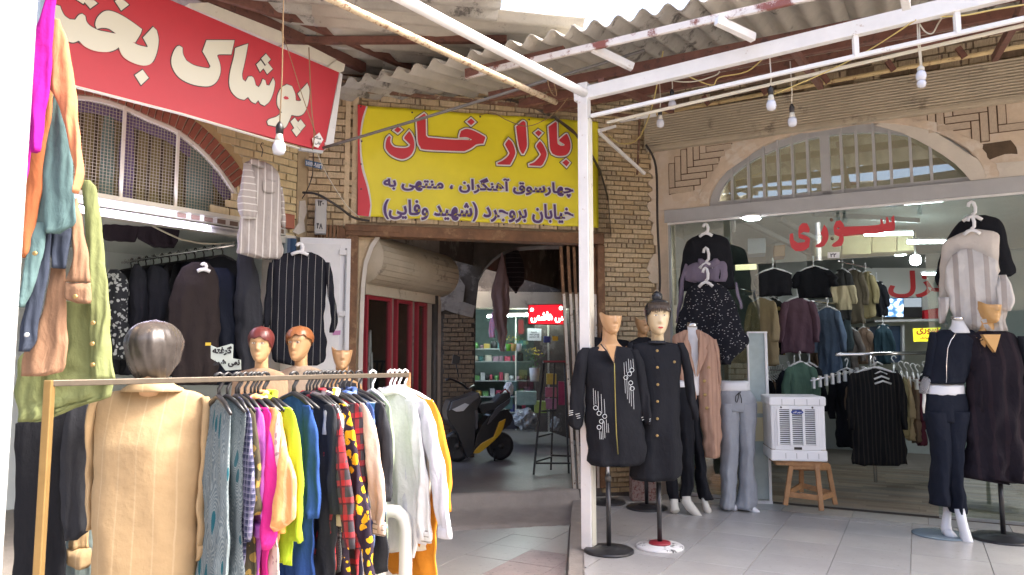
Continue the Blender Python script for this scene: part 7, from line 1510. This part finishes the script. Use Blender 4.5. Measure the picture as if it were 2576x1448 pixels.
# speckled stone block beside pilaster
fb2 = Fr(ground(1610, 1262, PZ), 1, 0); t = thing('stone_block', 'red speckled stone block standing at the foot of the brick pilaster', 'block', fb2); q = fb2.poly([(1590, 1180), (1650, 1180), (1650, 1262), (1590, 1262)]); MB().prism(q, 0, .2).build('block', mat('red_speckled', (.34, .26, .24), .7, dirt=(.20, .06, .05), dsc=30, dth=.5), t, bevel=.01)
# ---------------------------------------------------------------- left shop goods
t = None
def frame_at(x, y, Y, tr, yaw=0): return Fr(at(*tr(x, y), Y), math.cos(math.radians(yaw)), math.sin(math.radians(yaw)))
lil = fabric('beige_grey_stripe', (.36, .33, .31), 'stripe', (.62, .60, .57), f=17, wd=.16)
lilh = fabric('beige_grey_cross_stripe', (.38, .35, .33), 'hstripe', (.62, .60, .57), f=17, wd=.16)
tgar('hung_shirt', 'beige and grey striped shirt hanging from a hook on the yellow brick corner', 'shirt', 6.35, TD, [('body', [(-130, 1800, 1900, .03), (-112, 1760, 1950), (-60, 1752, 2000), (60, 1745, 2022), (250, 1740, 2026), (400, 1712, 2022), (500, 1695, 2028), (540, 1690, 2030), (572, 1830, 2010)], lil, dict(th=.07, seed=90, amp=.012)), ('sleeve', [(-110, 1752, 1810), (0, 1735, 1835), (120, 1715, 1848), (220, 1708, 1856), (285, 1735, 1842)], lilh, dict(th=.05, off=.06, seed=91)), ('sleeve', [(60, 2010, 2030), (200, 2015, 2048), (330, 2020, 2057), (350, 2032, 2052)], lilh, dict(th=.04, seed=92)), ('collar', [(-142, 1800, 1860), (-110, 1790, 1880), (-80, 1860, 1900)], lil, dict(th=.02, off=.06, amp=.002)), ('pocket', [(10, 1890, 1985), (90, 1888, 1985), (100, 1900, 1975)], lil, dict(th=.006, off=.078, amp=.001))], yaw=25, hm=C['cream_paint'])
f_ = frame_at(1880, -160, 6.35, TD); o = MB().tube([tuple(V((0, 0, 0))), (.01, 0, .06), (-.012, 0, .10), (.0, 0, .125), (.015, 0, .12)], .004, 6).build('wire_hook', C['dark_metal']); o.matrix_world = f_.m; tag(o, 'small bent wire hook on the yellow bricks above the striped shirt', 'hook')
tgar('hung_shirt', 'black shirt with white embroidered stripes hanging on the white metal door', 'shirt', 6.75, TD, [('body', [(525, 2100, 2240, .03), (545, 2010, 2290), (575, 1960, 2330), (640, 1945, 2360), (800, 1930, 2345), (1000, 1935, 2330), (1200, 1950, 2345), (1300, 1960, 2340), (1330, 2010, 2325), (1342, 2110, 2290)], BSTR, dict(th=.07, seed=94, amp=.01)), ('sleeve', [(600, 1935, 1985), (700, 1918, 1965), (850, 1905, 1958), (1000, 1893, 1948), (1065, 1892, 1925)], BSTR, dict(th=.045, seed=95, off=.02)), ('sleeve', [(600, 2330, 2372), (700, 2340, 2392), (850, 2360, 2408), (1000, 2375, 2424), (1070, 2375, 2425), (1105, 2372, 2405)], BSTR, dict(th=.045, seed=96, off=.02))], [(2155, 465, 545, 60)], yaw=10)
t = thing('pink_sticker', 'small pink and white sticker on the white metal door', 'sticker', wd_); q = wd_.poly([(837, 833), (857, 832), (856, 843), (837, 844)], T0, .01); MB().prism(q, -.012, -.007).build('sticker', mat('pink_sticker_print', (.55, .25, .45), .5), t)
# fabric rolls in corner
for i, (x, cc, lb) in enumerate(((2040, (.10, .12, .12), 'dark grey fabric bolt leaning by the corner'), (2062, (.25, .3, .3), 'grey green fabric bolt beside the dark one'), (2084, (.10, .14, .22), 'blue grey fabric bolt in the middle'), (2106, (.04, .08, .15), 'navy fabric bolt near the cabinet door'))):
    f_ = frame_at(x, 430, 7.15, TD); MB_ = MB().tube([(0, 0, 0), (.0, 0, -1.2)], .036, 10).build('fabric_bolt', fabric('bolt_%d' % i, cc)); MB_.matrix_world = f_.m; tag(MB_, lb, 'fabric bolt', 'fabric bolts by the cabinet door')
cl = lambda name, label, rows, m, Y, cat_='coat', **k: tgar(name, label, cat_, Y, TD, [('body', rows, m, dict(th=.08, seed=k.get('seed', 1), amp=.014))], k.get('hangers', ()), yaw=k.get('yaw', 20), group='dark garments hanging in the left shop')
flw = fabric('black_white_blossom', (.02, .022, .024), 'floral', (.30, .32, .30), f=26, wd=.38)
cl('hung_dress', 'black and white flowered dress at the left end of the shop rail', [(650, 790, 850, .04), (690, 765, 900), (760, 765, 925), (1000, 775, 920), (1200, 785, 915), (1300, 800, 900)], flw, 6.35, 'dress', seed=101)
cl('hung_coat', 'black coat with pale collar trim right of the flowered dress', [(610, 960, 1000, .04), (660, 940, 1040), (740, 925, 1060), (1000, 925, 1070), (1400, 900, 1060)], BLK, 6.5, seed=102)
cl('hung_coat', 'dark coat with silver cuffs third from left on the shop rail', [(620, 1085, 1140, .04), (660, 1060, 1210), (800, 1040, 1220), (1000, 1050, 1200), (1400, 1050, 1210)], BLK, 6.6, seed=103)
cl('hung_coat', 'long brownish black coat facing forward on a white hanger', [(600, 1380, 1500, .04), (640, 1310, 1540), (720, 1260, 1570), (900, 1215, 1580), (1200, 1210, 1575), (1400, 1230, 1560), (1480, 1240, 1560)], fabric('brown_black_cloth', (.028, .022, .022)), 6.3, seed=104, hangers=[(1465, 610, 665, 45)])
cl('hung_coat', 'dark navy coat between the forward coat and the corner', [(640, 1540, 1640, .04), (700, 1500, 1700), (900, 1500, 1700), (1200, 1490, 1720), (1480, 1500, 1720)], NAVY, 6.6, seed=105)
cl('hung_coat', 'black coat hanging nearest the striped shirt in the left shop', [(490, 1725, 1790, .04), (540, 1710, 1820), (700, 1700, 1860), (980, 1680, 1890), (1200, 1700, 1870), (1480, 1710, 1870)], BLK2, 6.6, seed=106)
cl('hung_shirt', 'row of dark folded tops hung high under the ceiling, left', [(240, 740, 1000), (300, 735, 1010), (420, 740, 1000), (445, 760, 980)], fabric('dim_plum_black', (.035, .028, .04)), 6.7, 'top', seed=107)
cl('hung_shirt', 'dark top hung high under the ceiling, right of the LED strip cable', [(270, 1000, 1280), (330, 990, 1290), (440, 1000, 1290), (490, 1080, 1240)], fabric('dim_plum_black', None), 6.8, 'top', seed=108)
rp = wr = None
A_ = WL.W(WL.uz(590, 617, -.2)[0], WL.uz(590, 617, -.2)[1], -.2); A2_ = A_ - WL.n * 2.2
t = thing('clothes_rail', 'silver clothes rail with hooks running back into the left shop', 'clothes rail'); MB().tube([A_, A2_], .014, 8).build('rail', C['chrome'], t)
for k in range(26):
    p = A_.lerp(A2_, (k + .5) / 26)
    MB().tube([p + V((0, 0, -.02)), p + V((.006, 0, .028)), p + V((.02, 0, .03))], .005, 5).build('hook_top', C['chrome'], t)
for k in range(12):
    p = A_.lerp(A2_, (k + 1.2) / 13.5)
    garment('hung_coat', ['black', 'jet black', 'charcoal', 'deep navy', 'sooty', 'ink black', 'smoke black', 'blue black', 'matt black', 'coal grey', 'dull black', 'night blue'][k] + ' coat on the side rail, ' + ['nearest the front', 'just behind the nearest', 'third one back', 'before the middle', 'left of the middle', 'at the middle of the rail', 'past the middle', 'towards the back wall', 'near the back wall', 'third from the back', 'second from the back', 'at the back end'][k], Matrix.Translation(p) @ Matrix.Rotation(math.radians(53), 4, 'Z'), .42, 1.15, [BLK, BLK2, NAVY][k % 3], T_=.04, sl=.55, cat_='coat', group='dark coats on the side rail of the left shop', seed=120 + k, amp=.012)
f_ = frame_at(1620, 1280, 6.0, TD); t = thing('white_shop_notice', 'torn white notice with black Persian words among the dark coats', 'notice', f_)
MB().prism(f_.poly([(1515, 1195), (1560, 1215), (1660, 1185), (1675, 1190), (1672, 1290), (1730, 1300), (1732, 1370), (1620, 1378), (1585, 1330), (1515, 1290)], TD), 0, .006).build('sheet', mat('pale_notice', (.55, .62, .58), .6), t)
letter('lettering', t, 'گرفته', (f_.uz(*TD(1530, 1265)), f_.uz(*TD(1665, 1265)), f_.uz(*TD(1530, 1205))), [(.0035, C['ink'])], -.002)
letter('lettering', t, 'نمی شود', (f_.uz(*TD(1535, 1350)), f_.uz(*TD(1722, 1350)), f_.uz(*TD(1535, 1300))), [(.0035, C['ink'])], -.002)
t = thing('yellow_tag', 'tiny yellow price tag on a dark coat in the left shop', 'tag', frame_at(1497, 1187, 6.05, TD)); MB().box(-.022, .022, -.004, 0, -.012, .012).build('tag', mat('yellow_tag_card', (.7, .5, .05), .6), t)
# three busts behind the rack
def bust_man(label, cx_, chin, Y, Hh, hair=None, hm=None, cut=None, shirt=None, rows=None, yaw=0, **hk):
    f_ = Fr(V((at(*TD(cx_, chin), Y).x, Y, 0)), 1, 0); zc = at(*TD(cx_, chin), Y).z; t = thing('mannequin', label, 'mannequin', f_)
    mk_head(t, 0, zc, Hh, cut, C['skin'], yaw, sw=.17)
    if hair:
        o = hair_mesh(zc, Hh, **hk).build('hair', hm, t); o.rotation_euler.z = math.radians(yaw)
    if not cut: 
        e = thing('x', None, None); e.parent = t; face(e, zc, Hh, lips=False)
        for o in list(e.children): o.parent = t; o.matrix_local = Matrix.Rotation(math.radians(yaw), 4, 'Z')
        bpy.data.objects.remove(e)
    if rows: traced(t, f_, 'shirt', rows, TD, shirt, th=.10, amp=.006, seed=7); 
    stand(t, 0, 0, 1.05, .16)
    return t
bust_man('mannequin with painted dark red hair behind the clothes rack', 1872, 1318, 5.75, .27, True, mat('dark_red_hair', (.11, .022, .02), .4), None, fabric('peach_beige', (.36, .24, .155)), [(1358, 1825, 1930, .05), (1378, 1740, 1995), (1400, 1700, 2040), (1450, 1668, 2068), (1700, 1665, 2075), (2300, 1690, 2050)], 4, front=.66, back=.2, grow=.075, ridge=.012)
bust_man('mannequin with a ginger bob sweeping sideways behind the rack', 2150, 1308, 5.9, .27, True, mat('ginger_hair', (.25, .09, .03), .45), None, fabric('pale_beige_shirt', (.33, .26, .20)), [(1342, 2105, 2215, .05), (1365, 2050, 2290), (1390, 2010, 2340), (1450, 1995, 2365), (1700, 2000, 2370), (2300, 2020, 2350)], -12, front=.67, back=.40, grow=.13, ridge=.016, sweep=.16)
bust_man('tan cut-top mannequin head behind the right part of the rack', 2458, 1372, 6.0, .26, cut=.60, shirt=BLK2, rows=[(1448, 2400, 2500, .05), (1470, 2330, 2560), (1700, 2310, 2580), (2300, 2330, 2560)], yaw=14)

# ---------------------------------------------------------------- clothes rack
RA_, RB_ = at(125, 965, 3.05), at(1027, 943, 4.55); RB_.z = RA_.z
rk = thing('clothes_rack', 'brass coloured square tube clothes rack standing in the street', 'clothes rack')
MB().bar(RA_, RB_, .026, .026).build('rail', C['steel'], rk, bevel=.003)
MB().box(RA_.x - .016, RA_.x + .016, RA_.y - .016, RA_.y + .016, 0, RA_.z + .013).build('post', C['gold_bar'], rk, bevel=.004); MB().box(RB_.x - .014, RB_.x + .014, RB_.y - .014, RB_.y + .014, 0, RB_.z + .014).build('post', C['wood2'], rk, bevel=.003)
rdv = (RB_ - RA_).normalized(); rn = V((rdv.y, -rdv.x, 0))
for P_e in (RA_, RB_): MB().bar((P_e + rn * .28) * 1 - V((0, 0, P_e.z - .02)), (P_e - rn * .28) - V((0, 0, P_e.z - .02)), .03, .03).build('foot_bar', C['gold_bar'], rk)
leaf = fabric('teal_leaf_print', (.12, .155, .175), 'leaf', (.21, .25, .26), (.02, .10, .13), f=11, wd=.3); leaf2 = fabric('grey_leaf_print', (.09, .115, .13), 'leaf', (.18, .21, .22), (.03, .08, .10), f=14, wd=.22)
geo = fabric('navy_violet_geo', (.035, .04, .08), 'plaid', (.16, .15, .24), (.25, .25, .32), f=34, wd=.4); brg = fabric('bronze_print', (.07, .06, .04), 'floral', (.30, .20, .06), f=20, wd=.4)
pur = fabric('orchid_print', (.40, .11, .42), 'floral', (.75, .38, .05), f=7, wd=.16); pink = fabric('hot_pink', (.60, .03, .24)); peach = fabric('sheer_peach', (.70, .34, .14), 'stripe', (.75, .45, .24), f=26, wd=.25); crp = fabric('white_flower_print', (.75, .62, .55), 'floral', (.5, .30, .32), f=24, wd=.25)
lime = fabric('lime_green', (.34, .48, .03)); blue = fabric('royal_blue', (.03, .075, .26)); olive = fabric('olive_knit', (.22, .22, .09)); lgt = fabric('pale_grey_knit', (.55, .54, .50)); beigek = fabric('beige_knit', (.50, .40, .28))
plaid = fabric('red_black_plaid', (.06, .055, .065), 'plaid', (.50, .035, .045), (.025, .025, .035), f=12, wd=.42, ang=8); drk = fabric('dark_lace_print', (.03, .03, .035), 'geo', (.13, .13, .13), f=26, wd=.1)
yfl = fabric('black_yellow_flowers', (.035, .025, .04), 'floral', (.78, .42, .02), f=22, wd=.42); wchk = fabric('white_grey_check', (.62, .64, .60), 'plaid', (.34, .38, .36), (.75, .76, .74), f=11, wd=.35)
blush = fabric('blush_cloth', (.62, .47, .38)); nst = fabric('navy_blue_stripe', (.045, .08, .22), 'stripe', (.14, .20, .40), f=15, wd=.3); bpl = fabric('sky_white_plaid', (.10, .26, .45), 'hstripe', (.70, .75, .78), f=14, wd=.5)
sage = fabric('sage_cloth', (.32, .40, .28)); white = fabric('white_cotton', (.78, .78, .78)); lilac = fabric('lilac_white', (.66, .66, .72)); crm_ = fabric('ivory_cloth', (.78, .74, .64)); orange = fabric('orange_cloth', (.68, .26, .03))
wbar_ = fabric('white_black_bars', (.65, .66, .68), 'stripe', (.06, .07, .12), f=18, wd=.35)
spec = [ # hook px, label, W, L, sleeve, mat, extras
 (558, 'teal and grey leaf print sleeveless dress, first on the rack', 'dress', .29, 1.25, 0, leaf, dict(flare=1.15)),
 (578, 'darker leaf print dress, second on the rack', 'dress', .30, 1.30, 0, leaf2, dict(flare=1.15)),
 (600, 'navy and violet geometric long blouse', 'blouse', .27, 1.12, .62, geo, {}),
 (607, 'bronze brown patterned blouse between navy and orchid ones', 'blouse', .28, 1.05, .5, brg, {}),
 (622, 'orchid purple blouse with orange flowers', 'blouse', .30, 1.05, .60, pur, dict(cuff=pur)),
 (637, 'hot pink blouse with wide lower sleeve', 'blouse', .36, .92, .66, pink, dict(puff=.02)),
 (646, 'sheer peach blouse with balloon sleeve', 'blouse', .44, .72, .58, peach, dict(puff=.065, cuff=fabric('tangerine_cuff', (.85, .42, .12)), collar=True, amp=.014)),
 (655, 'white flower printed shirt behind the peach blouse', 'shirt', .44, .95, .55, crp, {}),
 (668, 'lime green shirt with slit sleeve', 'shirt', .48, .80, .64, lime, dict(sw=.075, collar=True)),
 (742, 'royal blue top with ruffled sleeve seam', 'top', .37, .95, .56, blue, dict(sw=.07)),
 (776, 'plain black long top between blue and olive ones', 'top', .47, 1.10, .55, BLK2, dict(sw=.06)),
 (784, 'olive sweater with pale grey shoulder and beige cuff', 'sweater', .42, .95, .60, olive, dict(lean=.03, cuff=beigek, sw=.06, sh_patch=lgt)),
 (793, 'red and black plaid shirt', 'shirt', .48, .88, .70, plaid, dict(lean=.10, sw=.065, collar=True)),
 (801, 'dark lace print blouse behind the plaid shirt', 'blouse', .44, .9, .5, drk, {}),
 (818, 'black shirt with bright yellow flowers', 'shirt', .48, .95, .86, yfl, dict(lean=.20, sw=.05, collar=True)),
 (828, 'white shirt with grey check', 'shirt', .40, .72, .35, wchk, dict(collar=True)),
 (838, 'second red plaid shirt showing below the flowered one', 'shirt', .44, 1.05, .6, plaid, {}),
 (848, 'blush beige sweater with striped cuff', 'sweater', .50, .80, .66, blush, dict(lean=.12, sw=.075, cuff=fabric('blush_cuff', (.66, .55, .46), 'hstripe', (.25, .2, .17), f=40, wd=.25))),
 (858, 'white and black barred shirt with narrow hem', 'shirt', .44, .98, .7, wbar_, {}),
 (870, 'navy blue striped denim shirt', 'shirt', .47, .80, .5, nst, dict(collar=True)),
 (884, 'sky blue and white plaid shirt', 'shirt', .49, .72, .45, bpl, {}),
 (906, 'plain black sweatshirt in the right half of the rack', 'sweatshirt', .57, .95, .52, BLK2, dict(sw=.085, T_=.045)),
 (940, 'sage green shirt behind the black sweatshirt', 'shirt', .30, .98, .45, sage, {}),
 (984, 'white cotton shirt with double line cuff', 'shirt', .42, .92, .78, white, dict(lean=.08, sw=.06, collar=True, cuff=fabric('lined_white_cuff', (.74, .74, .72), 'hstripe', (.25, .22, .2), f=36, wd=.16))),
 (994, 'pale lilac grey shirt with long buttoned cuff', 'shirt', .56, .85, .74, lilac, dict(lean=.12, sw=.075, collar=True, cuff=lilac, T_=.045)),
 (1006, 'ivory long shirt behind the lilac one', 'shirt', .44, .90, .60, crm_, {}),
 (1021, 'orange shirt at the far right end of the rack', 'shirt', .56, 1.08, .62, orange, dict(lean=.05, sw=.09, T_=.045)),
]
yawr = math.degrees(math.atan2(rn.y, rn.x))
for i, (px_, lb, ct, W_, L_g, sl_, m_, ex) in enumerate(spec):
    t_ = (px_ - CX) / FL; k_ = (RA_.x - t_ * RA_.y) / (t_ * rdv.y - rdv.x); p = RA_ + rdv * k_; p.z = RA_.z + .0
    ex = dict(ex); sp_ = ex.pop('sh_patch', None); ex['T_'] = ex.get('T_', .034) * .62
    g = garment('rack_' + ct.replace('top', 'blouse'), lb, Matrix.Translation(p) @ Matrix.Rotation(math.radians(yawr + R.uniform(-9, 9)), 4, 'Z'), W_, L_g, m_, sl=sl_, cat_=ct, group='clothes on the street rack', seed=200 + i, hang=C['black'] if px_ < 930 else C['plastic'], amp=ex.pop('amp', .011), **ex)
    if sp_: MB().cloth([(-.138, W_ / 2 - .075, W_ / 2 + .0), (-.2, W_ / 2 - .07, W_ / 2 + .05), (-.29, W_ / 2 - .055, W_ / 2 + .055)], th=.037, amp=.006, seed=9, n=20, yo=-.012).build('shoulder_patch', sp_, g)
for i, (s_k, lb) in enumerate(((.20, 0), (.24, 0))): pass
# extra empty hangers at the start of the rack
for i, px_ in enumerate((556, 672, 746, 812)):
    t_ = (px_ - CX) / FL; k_ = (RA_.x - t_ * RA_.y) / (t_ * rdv.y - rdv.x); p = RA_ + rdv * k_
    o = hanger(None, .40, C['black']); o.matrix_world = Matrix.Translation(p) @ Matrix.Rotation(math.radians(yawr + 8 * i - 12), 4, 'Z'); tag(o, ['empty black hanger at the left start of the rack clothes', 'empty black hanger right of the lime shirt', 'empty black hanger by the royal blue top', 'empty black hanger before the flowered shirt'][i], 'hanger', 'empty hangers on the street rack')
# tan jacket mannequin seen from behind
FJ = Fr(V((at(385, 950, 3.72).x, 3.72, 0)), 1, .0); mj = thing('mannequin', 'mannequin seen from behind with moulded dark hair and a long tan pinstriped jacket', 'mannequin', FJ)
zc = at(380, 925, 3.72).z; zc -= .075; mb = MB(); head_mesh(mb, zc, .25, None); bust(mb, zc, .25, y0=0, sw=.14, dp=.45); o = mb.build('body', C['skin'], mj); o.rotation_euler.z = math.pi
o = hair_mesh(zc - .04, .345, front=.72, back=.0, grow=.10, ridge=.026, lift=.03).build('hair', mat('moulded_brown_hair', (.06, .052, .048), .25, var=.5, vs=5, dirt=(.16, .12, .09), dsc=9, dth=.6), mj); o.rotation_euler.z = math.pi
tanj = fabric('tan_pinstripe', (.40, .285, .16), 'stripe', (.45, .335, .20), f=11, wd=.08)
traced(mj, FJ, 'jacket', [(112, 900, 1310, .09), (124, 820, 1390, .12), (150, 745, 1455), (200, 700, 1492), (300, 692, 1492), (500, 692, 1478), (700, 690, 1462), (900, 684, 1440), (1100, 680, 1425), (1300, 670, 1418), (1500, 662, 1412), (1800, 655, 1410), (2150, 650, 1410)], TG, tanj, th=.14, amp=.009, lam=.3, seed=300)
traced(mj, FJ, 'collar', [(20, 1000, 1190, .07), (50, 985, 1210, .10), (84, 930, 1260), (110, 890, 1320), (126, 880, 1330)], TG, tanj, th=.11, amp=.002, seed=301)
traced(mj, FJ, 'sleeve', [(185, 660, 730), (240, 640, 705), (400, 636, 692), (700, 640, 686), (1000, 636, 682), (1112, 640, 678)], TG, tanj, th=.06, off=.0, amp=.008, seed=302)
traced(mj, FJ, 'sleeve', [(165, 1440, 1500), (220, 1462, 1530), (400, 1465, 1532), (700, 1448, 1516), (1000, 1428, 1502), (1190, 1424, 1496), (1212, 1438, 1490)], TG, tanj, th=.065, off=.02, amp=.008, seed=303)
traced(mj, FJ, 'cuff', [(1180, 1418, 1440), (1215, 1422, 1490), (1290, 1422, 1478), (1330, 1424, 1456)], TG, tanj, th=.05, off=.03, amp=.003); stand(mj, 0, 0, 1.0, .2)
# white barrier hoop
BH = Fr(ground(1025, 1700, 0), 1, .0); hp = at(1022, 1285, 4.3); t = thing('white_barrier', 'white chipped bent pipe barrier standing below the rack clothes', 'barrier', Matrix.Translation((hp.x, hp.y, 0)))
zt_ = hp.z; MB().tube([(0, 0, 0), (0, 0, zt_ - .10), (-.015, 0, zt_ - .04), (-.05, 0, zt_ - .005), (-.10, 0, zt_ + .0), (-.14, .02, zt_ - .03), (-.15, .03, zt_ - .10), (-.15, .03, 0)], .037, 16).build('pipe', mat('chipped_white_pipe', (.78, .78, .74), .4, dirt=(.12, .11, .10), dsc=20, dth=.63), t)
# ---------------------------------------------------------------- hanging clothes at the left edge
def lh(name, label, cat_, Y, parts, hangz=None):
    tr, r = parts[0][2], parts[0][1]; f_ = Fr(at(*tr((r[0][1] + r[0][2]) / 2, r[0][0]), Y), 1, .12); t = thing(name, label, cat_, f_, 'clothes hanging by the white pole')
    for i, p in enumerate(parts): traced(t, f_, p[0], p[1], p[2], p[3], **dict(dict(th=.022, seed=400 + i + int(Y * 100), amp=.005, lam=.07, step=.015), **(p[4] if len(p) > 4 else {})))
    return t, f_
slt = fabric('slate_top', (.12, .15, .20)); mag = fabric('magenta_cloth', (.34, .012, .22)); corl = fabric('coral_peach', (.50, .22, .11)); corl2 = fabric('coral_orange', (.40, .14, .06)); teal = fabric('dusty_teal', (.095, .16, .165)); nv = fabric('dark_slate_navy', (.04, .05, .075)); tn = fabric('rosy_tan', (.27, .16, .10)); ol = fabric('soft_olive', (.18, .205, .09))
lh('hung_shirt', 'slate blue top at the upper left beside the white pole', 'top', 3.3, [('body', [(-60, 135, 400), (0, 125, 345), (100, 112, 322), (200, 100, 292), (300, 85, 250), (345, 78, 215), (400, 95, 130)], TA, slt), ('sleeve', [(320, 135, 225), (600, 132, 212), (860, 136, 185)], TA, slt)])
lh('hung_blouse', 'magenta blouse with long hanging sleeves at the upper left', 'blouse', 3.12, [('body', [(-60, 345, 405), (0, 325, 402), (100, 300, 392), (200, 262, 386), (300, 222, 382), (380, 206, 374), (500, 206, 368), (700, 216, 342), (900, 236, 315), (1080, 216, 296), (1096, 218, 288)], TA, mag), ('sleeve', [(350, 208, 262), (700, 192, 250), (1000, 156, 235), (1250, 130, 200), (1360, 118, 176), (1415, 112, 165)], TA, mag, dict(off=-.03))])
lh('hung_blouse', 'pale coral blouse with pointed flap beside the magenta one', 'blouse', 3.2, [('flap', [(140, 385, 428), (300, 345, 492), (450, 332, 514), (590, 322, 536), (700, 392, 550), (850, 455, 566), (1000, 490, 582), (1150, 515, 590), (1300, 530, 590), (1390, 532, 562)], TA, corl, dict(off=.02)), ('back_panel', [(590, 318, 385), (800, 290, 372), (1100, 212, 322), (1400, 165, 292), (1570, 118, 262), (1740, 92, 245), (1850, 84, 200), (1850, 84, 185)], TA, corl2, dict(off=-.04))])
t, f_ = lh('hung_shirt', 'dusty teal shirt hanging between coral and navy ones', 'shirt', 3.26, [('body', [(690, 385, 450), (800, 345, 482), (1000, 322, 508), (1200, 300, 525), (1450, 272, 540), (1580, 252, 546), (1610, 260, 530), (1680, 300, 420)], TA, teal), ('sleeve', [(1600, 240, 332), (1700, 215, 326), (1900, 180, 290), (2100, 146, 232), (2210, 126, 182)], TA, teal, dict(off=.01))]); buttons(t, f_, [(250, 1823)], TA, .05, .010, gold)
t, f_ = lh('hung_coat', 'dark navy coat with a cuff button below the teal shirt', 'coat', 3.32, [('sleeve', [(1640, 295, 372), (1860, 255, 362), (2060, 205, 332), (2260, 170, 292), (2440, 142, 262), (2530, 132, 205)], TA, nv, dict(off=.02)), ('body', [(1640, 362, 526), (1800, 362, 500), (1930, 366, 465)], TA, nv)]); buttons(t, f_, [(192, 2408)], TA, .062, .010, silver)
t, f_ = lh('hung_shirt', 'rosy tan shirt with a buttoned cuff in front of the olive coat', 'shirt', 3.38, [('sleeve', [(140, 540, 562), (300, 530, 592), (450, 512, 612), (600, 516, 640), (740, 470, 652)], TD, tn, dict(off=.03)), ('cuff', [(745, 468, 652), (800, 466, 656), (870, 470, 664), (895, 560, 660)], TD, tn, dict(off=.034)), ('body', [(640, 362, 470), (800, 342, 476), (1000, 292, 482), (1200, 186, 482), (1340, 152, 472), (1400, 150, 430), (1418, 150, 320)], TD, tn)]); buttons(t, f_, [(540, 845)], TD, .078, .010, gold)
t, f_ = lh('hung_coat', 'soft olive green coat with buttons at the left, nearest the rack', 'coat', 3.46, [('sleeve', [(10, 582, 650), (60, 590, 694), (200, 604, 716), (500, 622, 746), (800, 642, 778), (1100, 650, 792), (1300, 652, 806), (1440, 650, 822)], TD, ol, dict(off=.02)), ('body', [(880, 400, 690), (1100, 300, 700), (1300, 130, 720), (1448, 118, 818), (1520, 118, 826), (1568, 118, 812), (1640, 118, 560), (1700, 118, 420), (1745, 118, 300)], TD, ol, dict(off=-.02, amp=.012))]); buttons(t, f_, [(668, 1035), (662, 1185), (665, 1335)], TD, .062, .010, gold)
lh('hung_coat', 'long black coat hanging low behind the brass rack post', 'coat', 3.95, [('body', [(200, 480, 560), (300, 385, 640), (345, 112, 642), (600, 110, 560), (900, 106, 470), (1448, 90, 475), (1700, 85, 478)], TG, BLK), ('sleeve', [(205, 520, 632), (300, 472, 650), (500, 440, 648), (800, 424, 642), (1000, 440, 652), (1060, 448, 655), (1130, 460, 640), (1195, 466, 560)], TG, BLK2, dict(off=.05))])
lh('hung_shirt', 'folded tan cuff hanging below the black coat sleeve', 'shirt', 4.02, [('sleeve', [(1120, 530, 640), (1200, 500, 640), (1255, 490, 642)], TG, tanj, dict(off=0)), ('cuff', [(1255, 482, 655), (1320, 478, 664), (1370, 486, 650), (1392, 530, 628)], TG, tanj, dict(off=.01, th=.045))])
lh('hung_shirt', 'grey green cloth hanging behind the folded tan cuff', 'shirt', 4.15, [('body', [(1100, 470, 690), (1448, 470, 700), (1700, 470, 700)], TG, fabric('grey_green_cloth', (.22, .28, .28)))])
# near white pole
wpp = at(-8, 724, 1.45); t = thing('white_pole', 'thick white painted pole out of focus at the left edge', 'post', Matrix.Translation((wpp.x, wpp.y, 0)) @ Matrix.Rotation(.61, 4, 'Z'))
MB().box(-.036, .036, -.036, .036, 0, 4.2).build('pole', mat('white_pole_paint', (.80, .81, .82), .4, dirt=(.25, .2, .25), dsc=18, dth=.74), t, bevel=.006)
# ---------------------------------------------------------------- added facade behind the camera for glass reflections and darker low light
op = thing('added_facade', 'added unseen row of plain shops, shaping glass reflections and low light', 'building', Fr((-16, -7.5, 0), 1, 0)); 
o = MB().prism([(0, 0), (32, 0), (32, 6.6), (0, 6.6)] if 1 else [], 0, .4).build('wall', mat('far_wall', (.36, .30, .23), .9, var=.15, vs=2), op)
for k in range(7): MB().box(1 + k * 3.9, 3.9 + k * 3.9, .38, .42, .2, 2.8).build('shop_opening', mat('dark_opening', (.05, .05, .055), .5), op)
cd.dof.use_dof = True; cd.dof.focus_distance = 6.3; cd.dof.aperture_fstop = 4.5
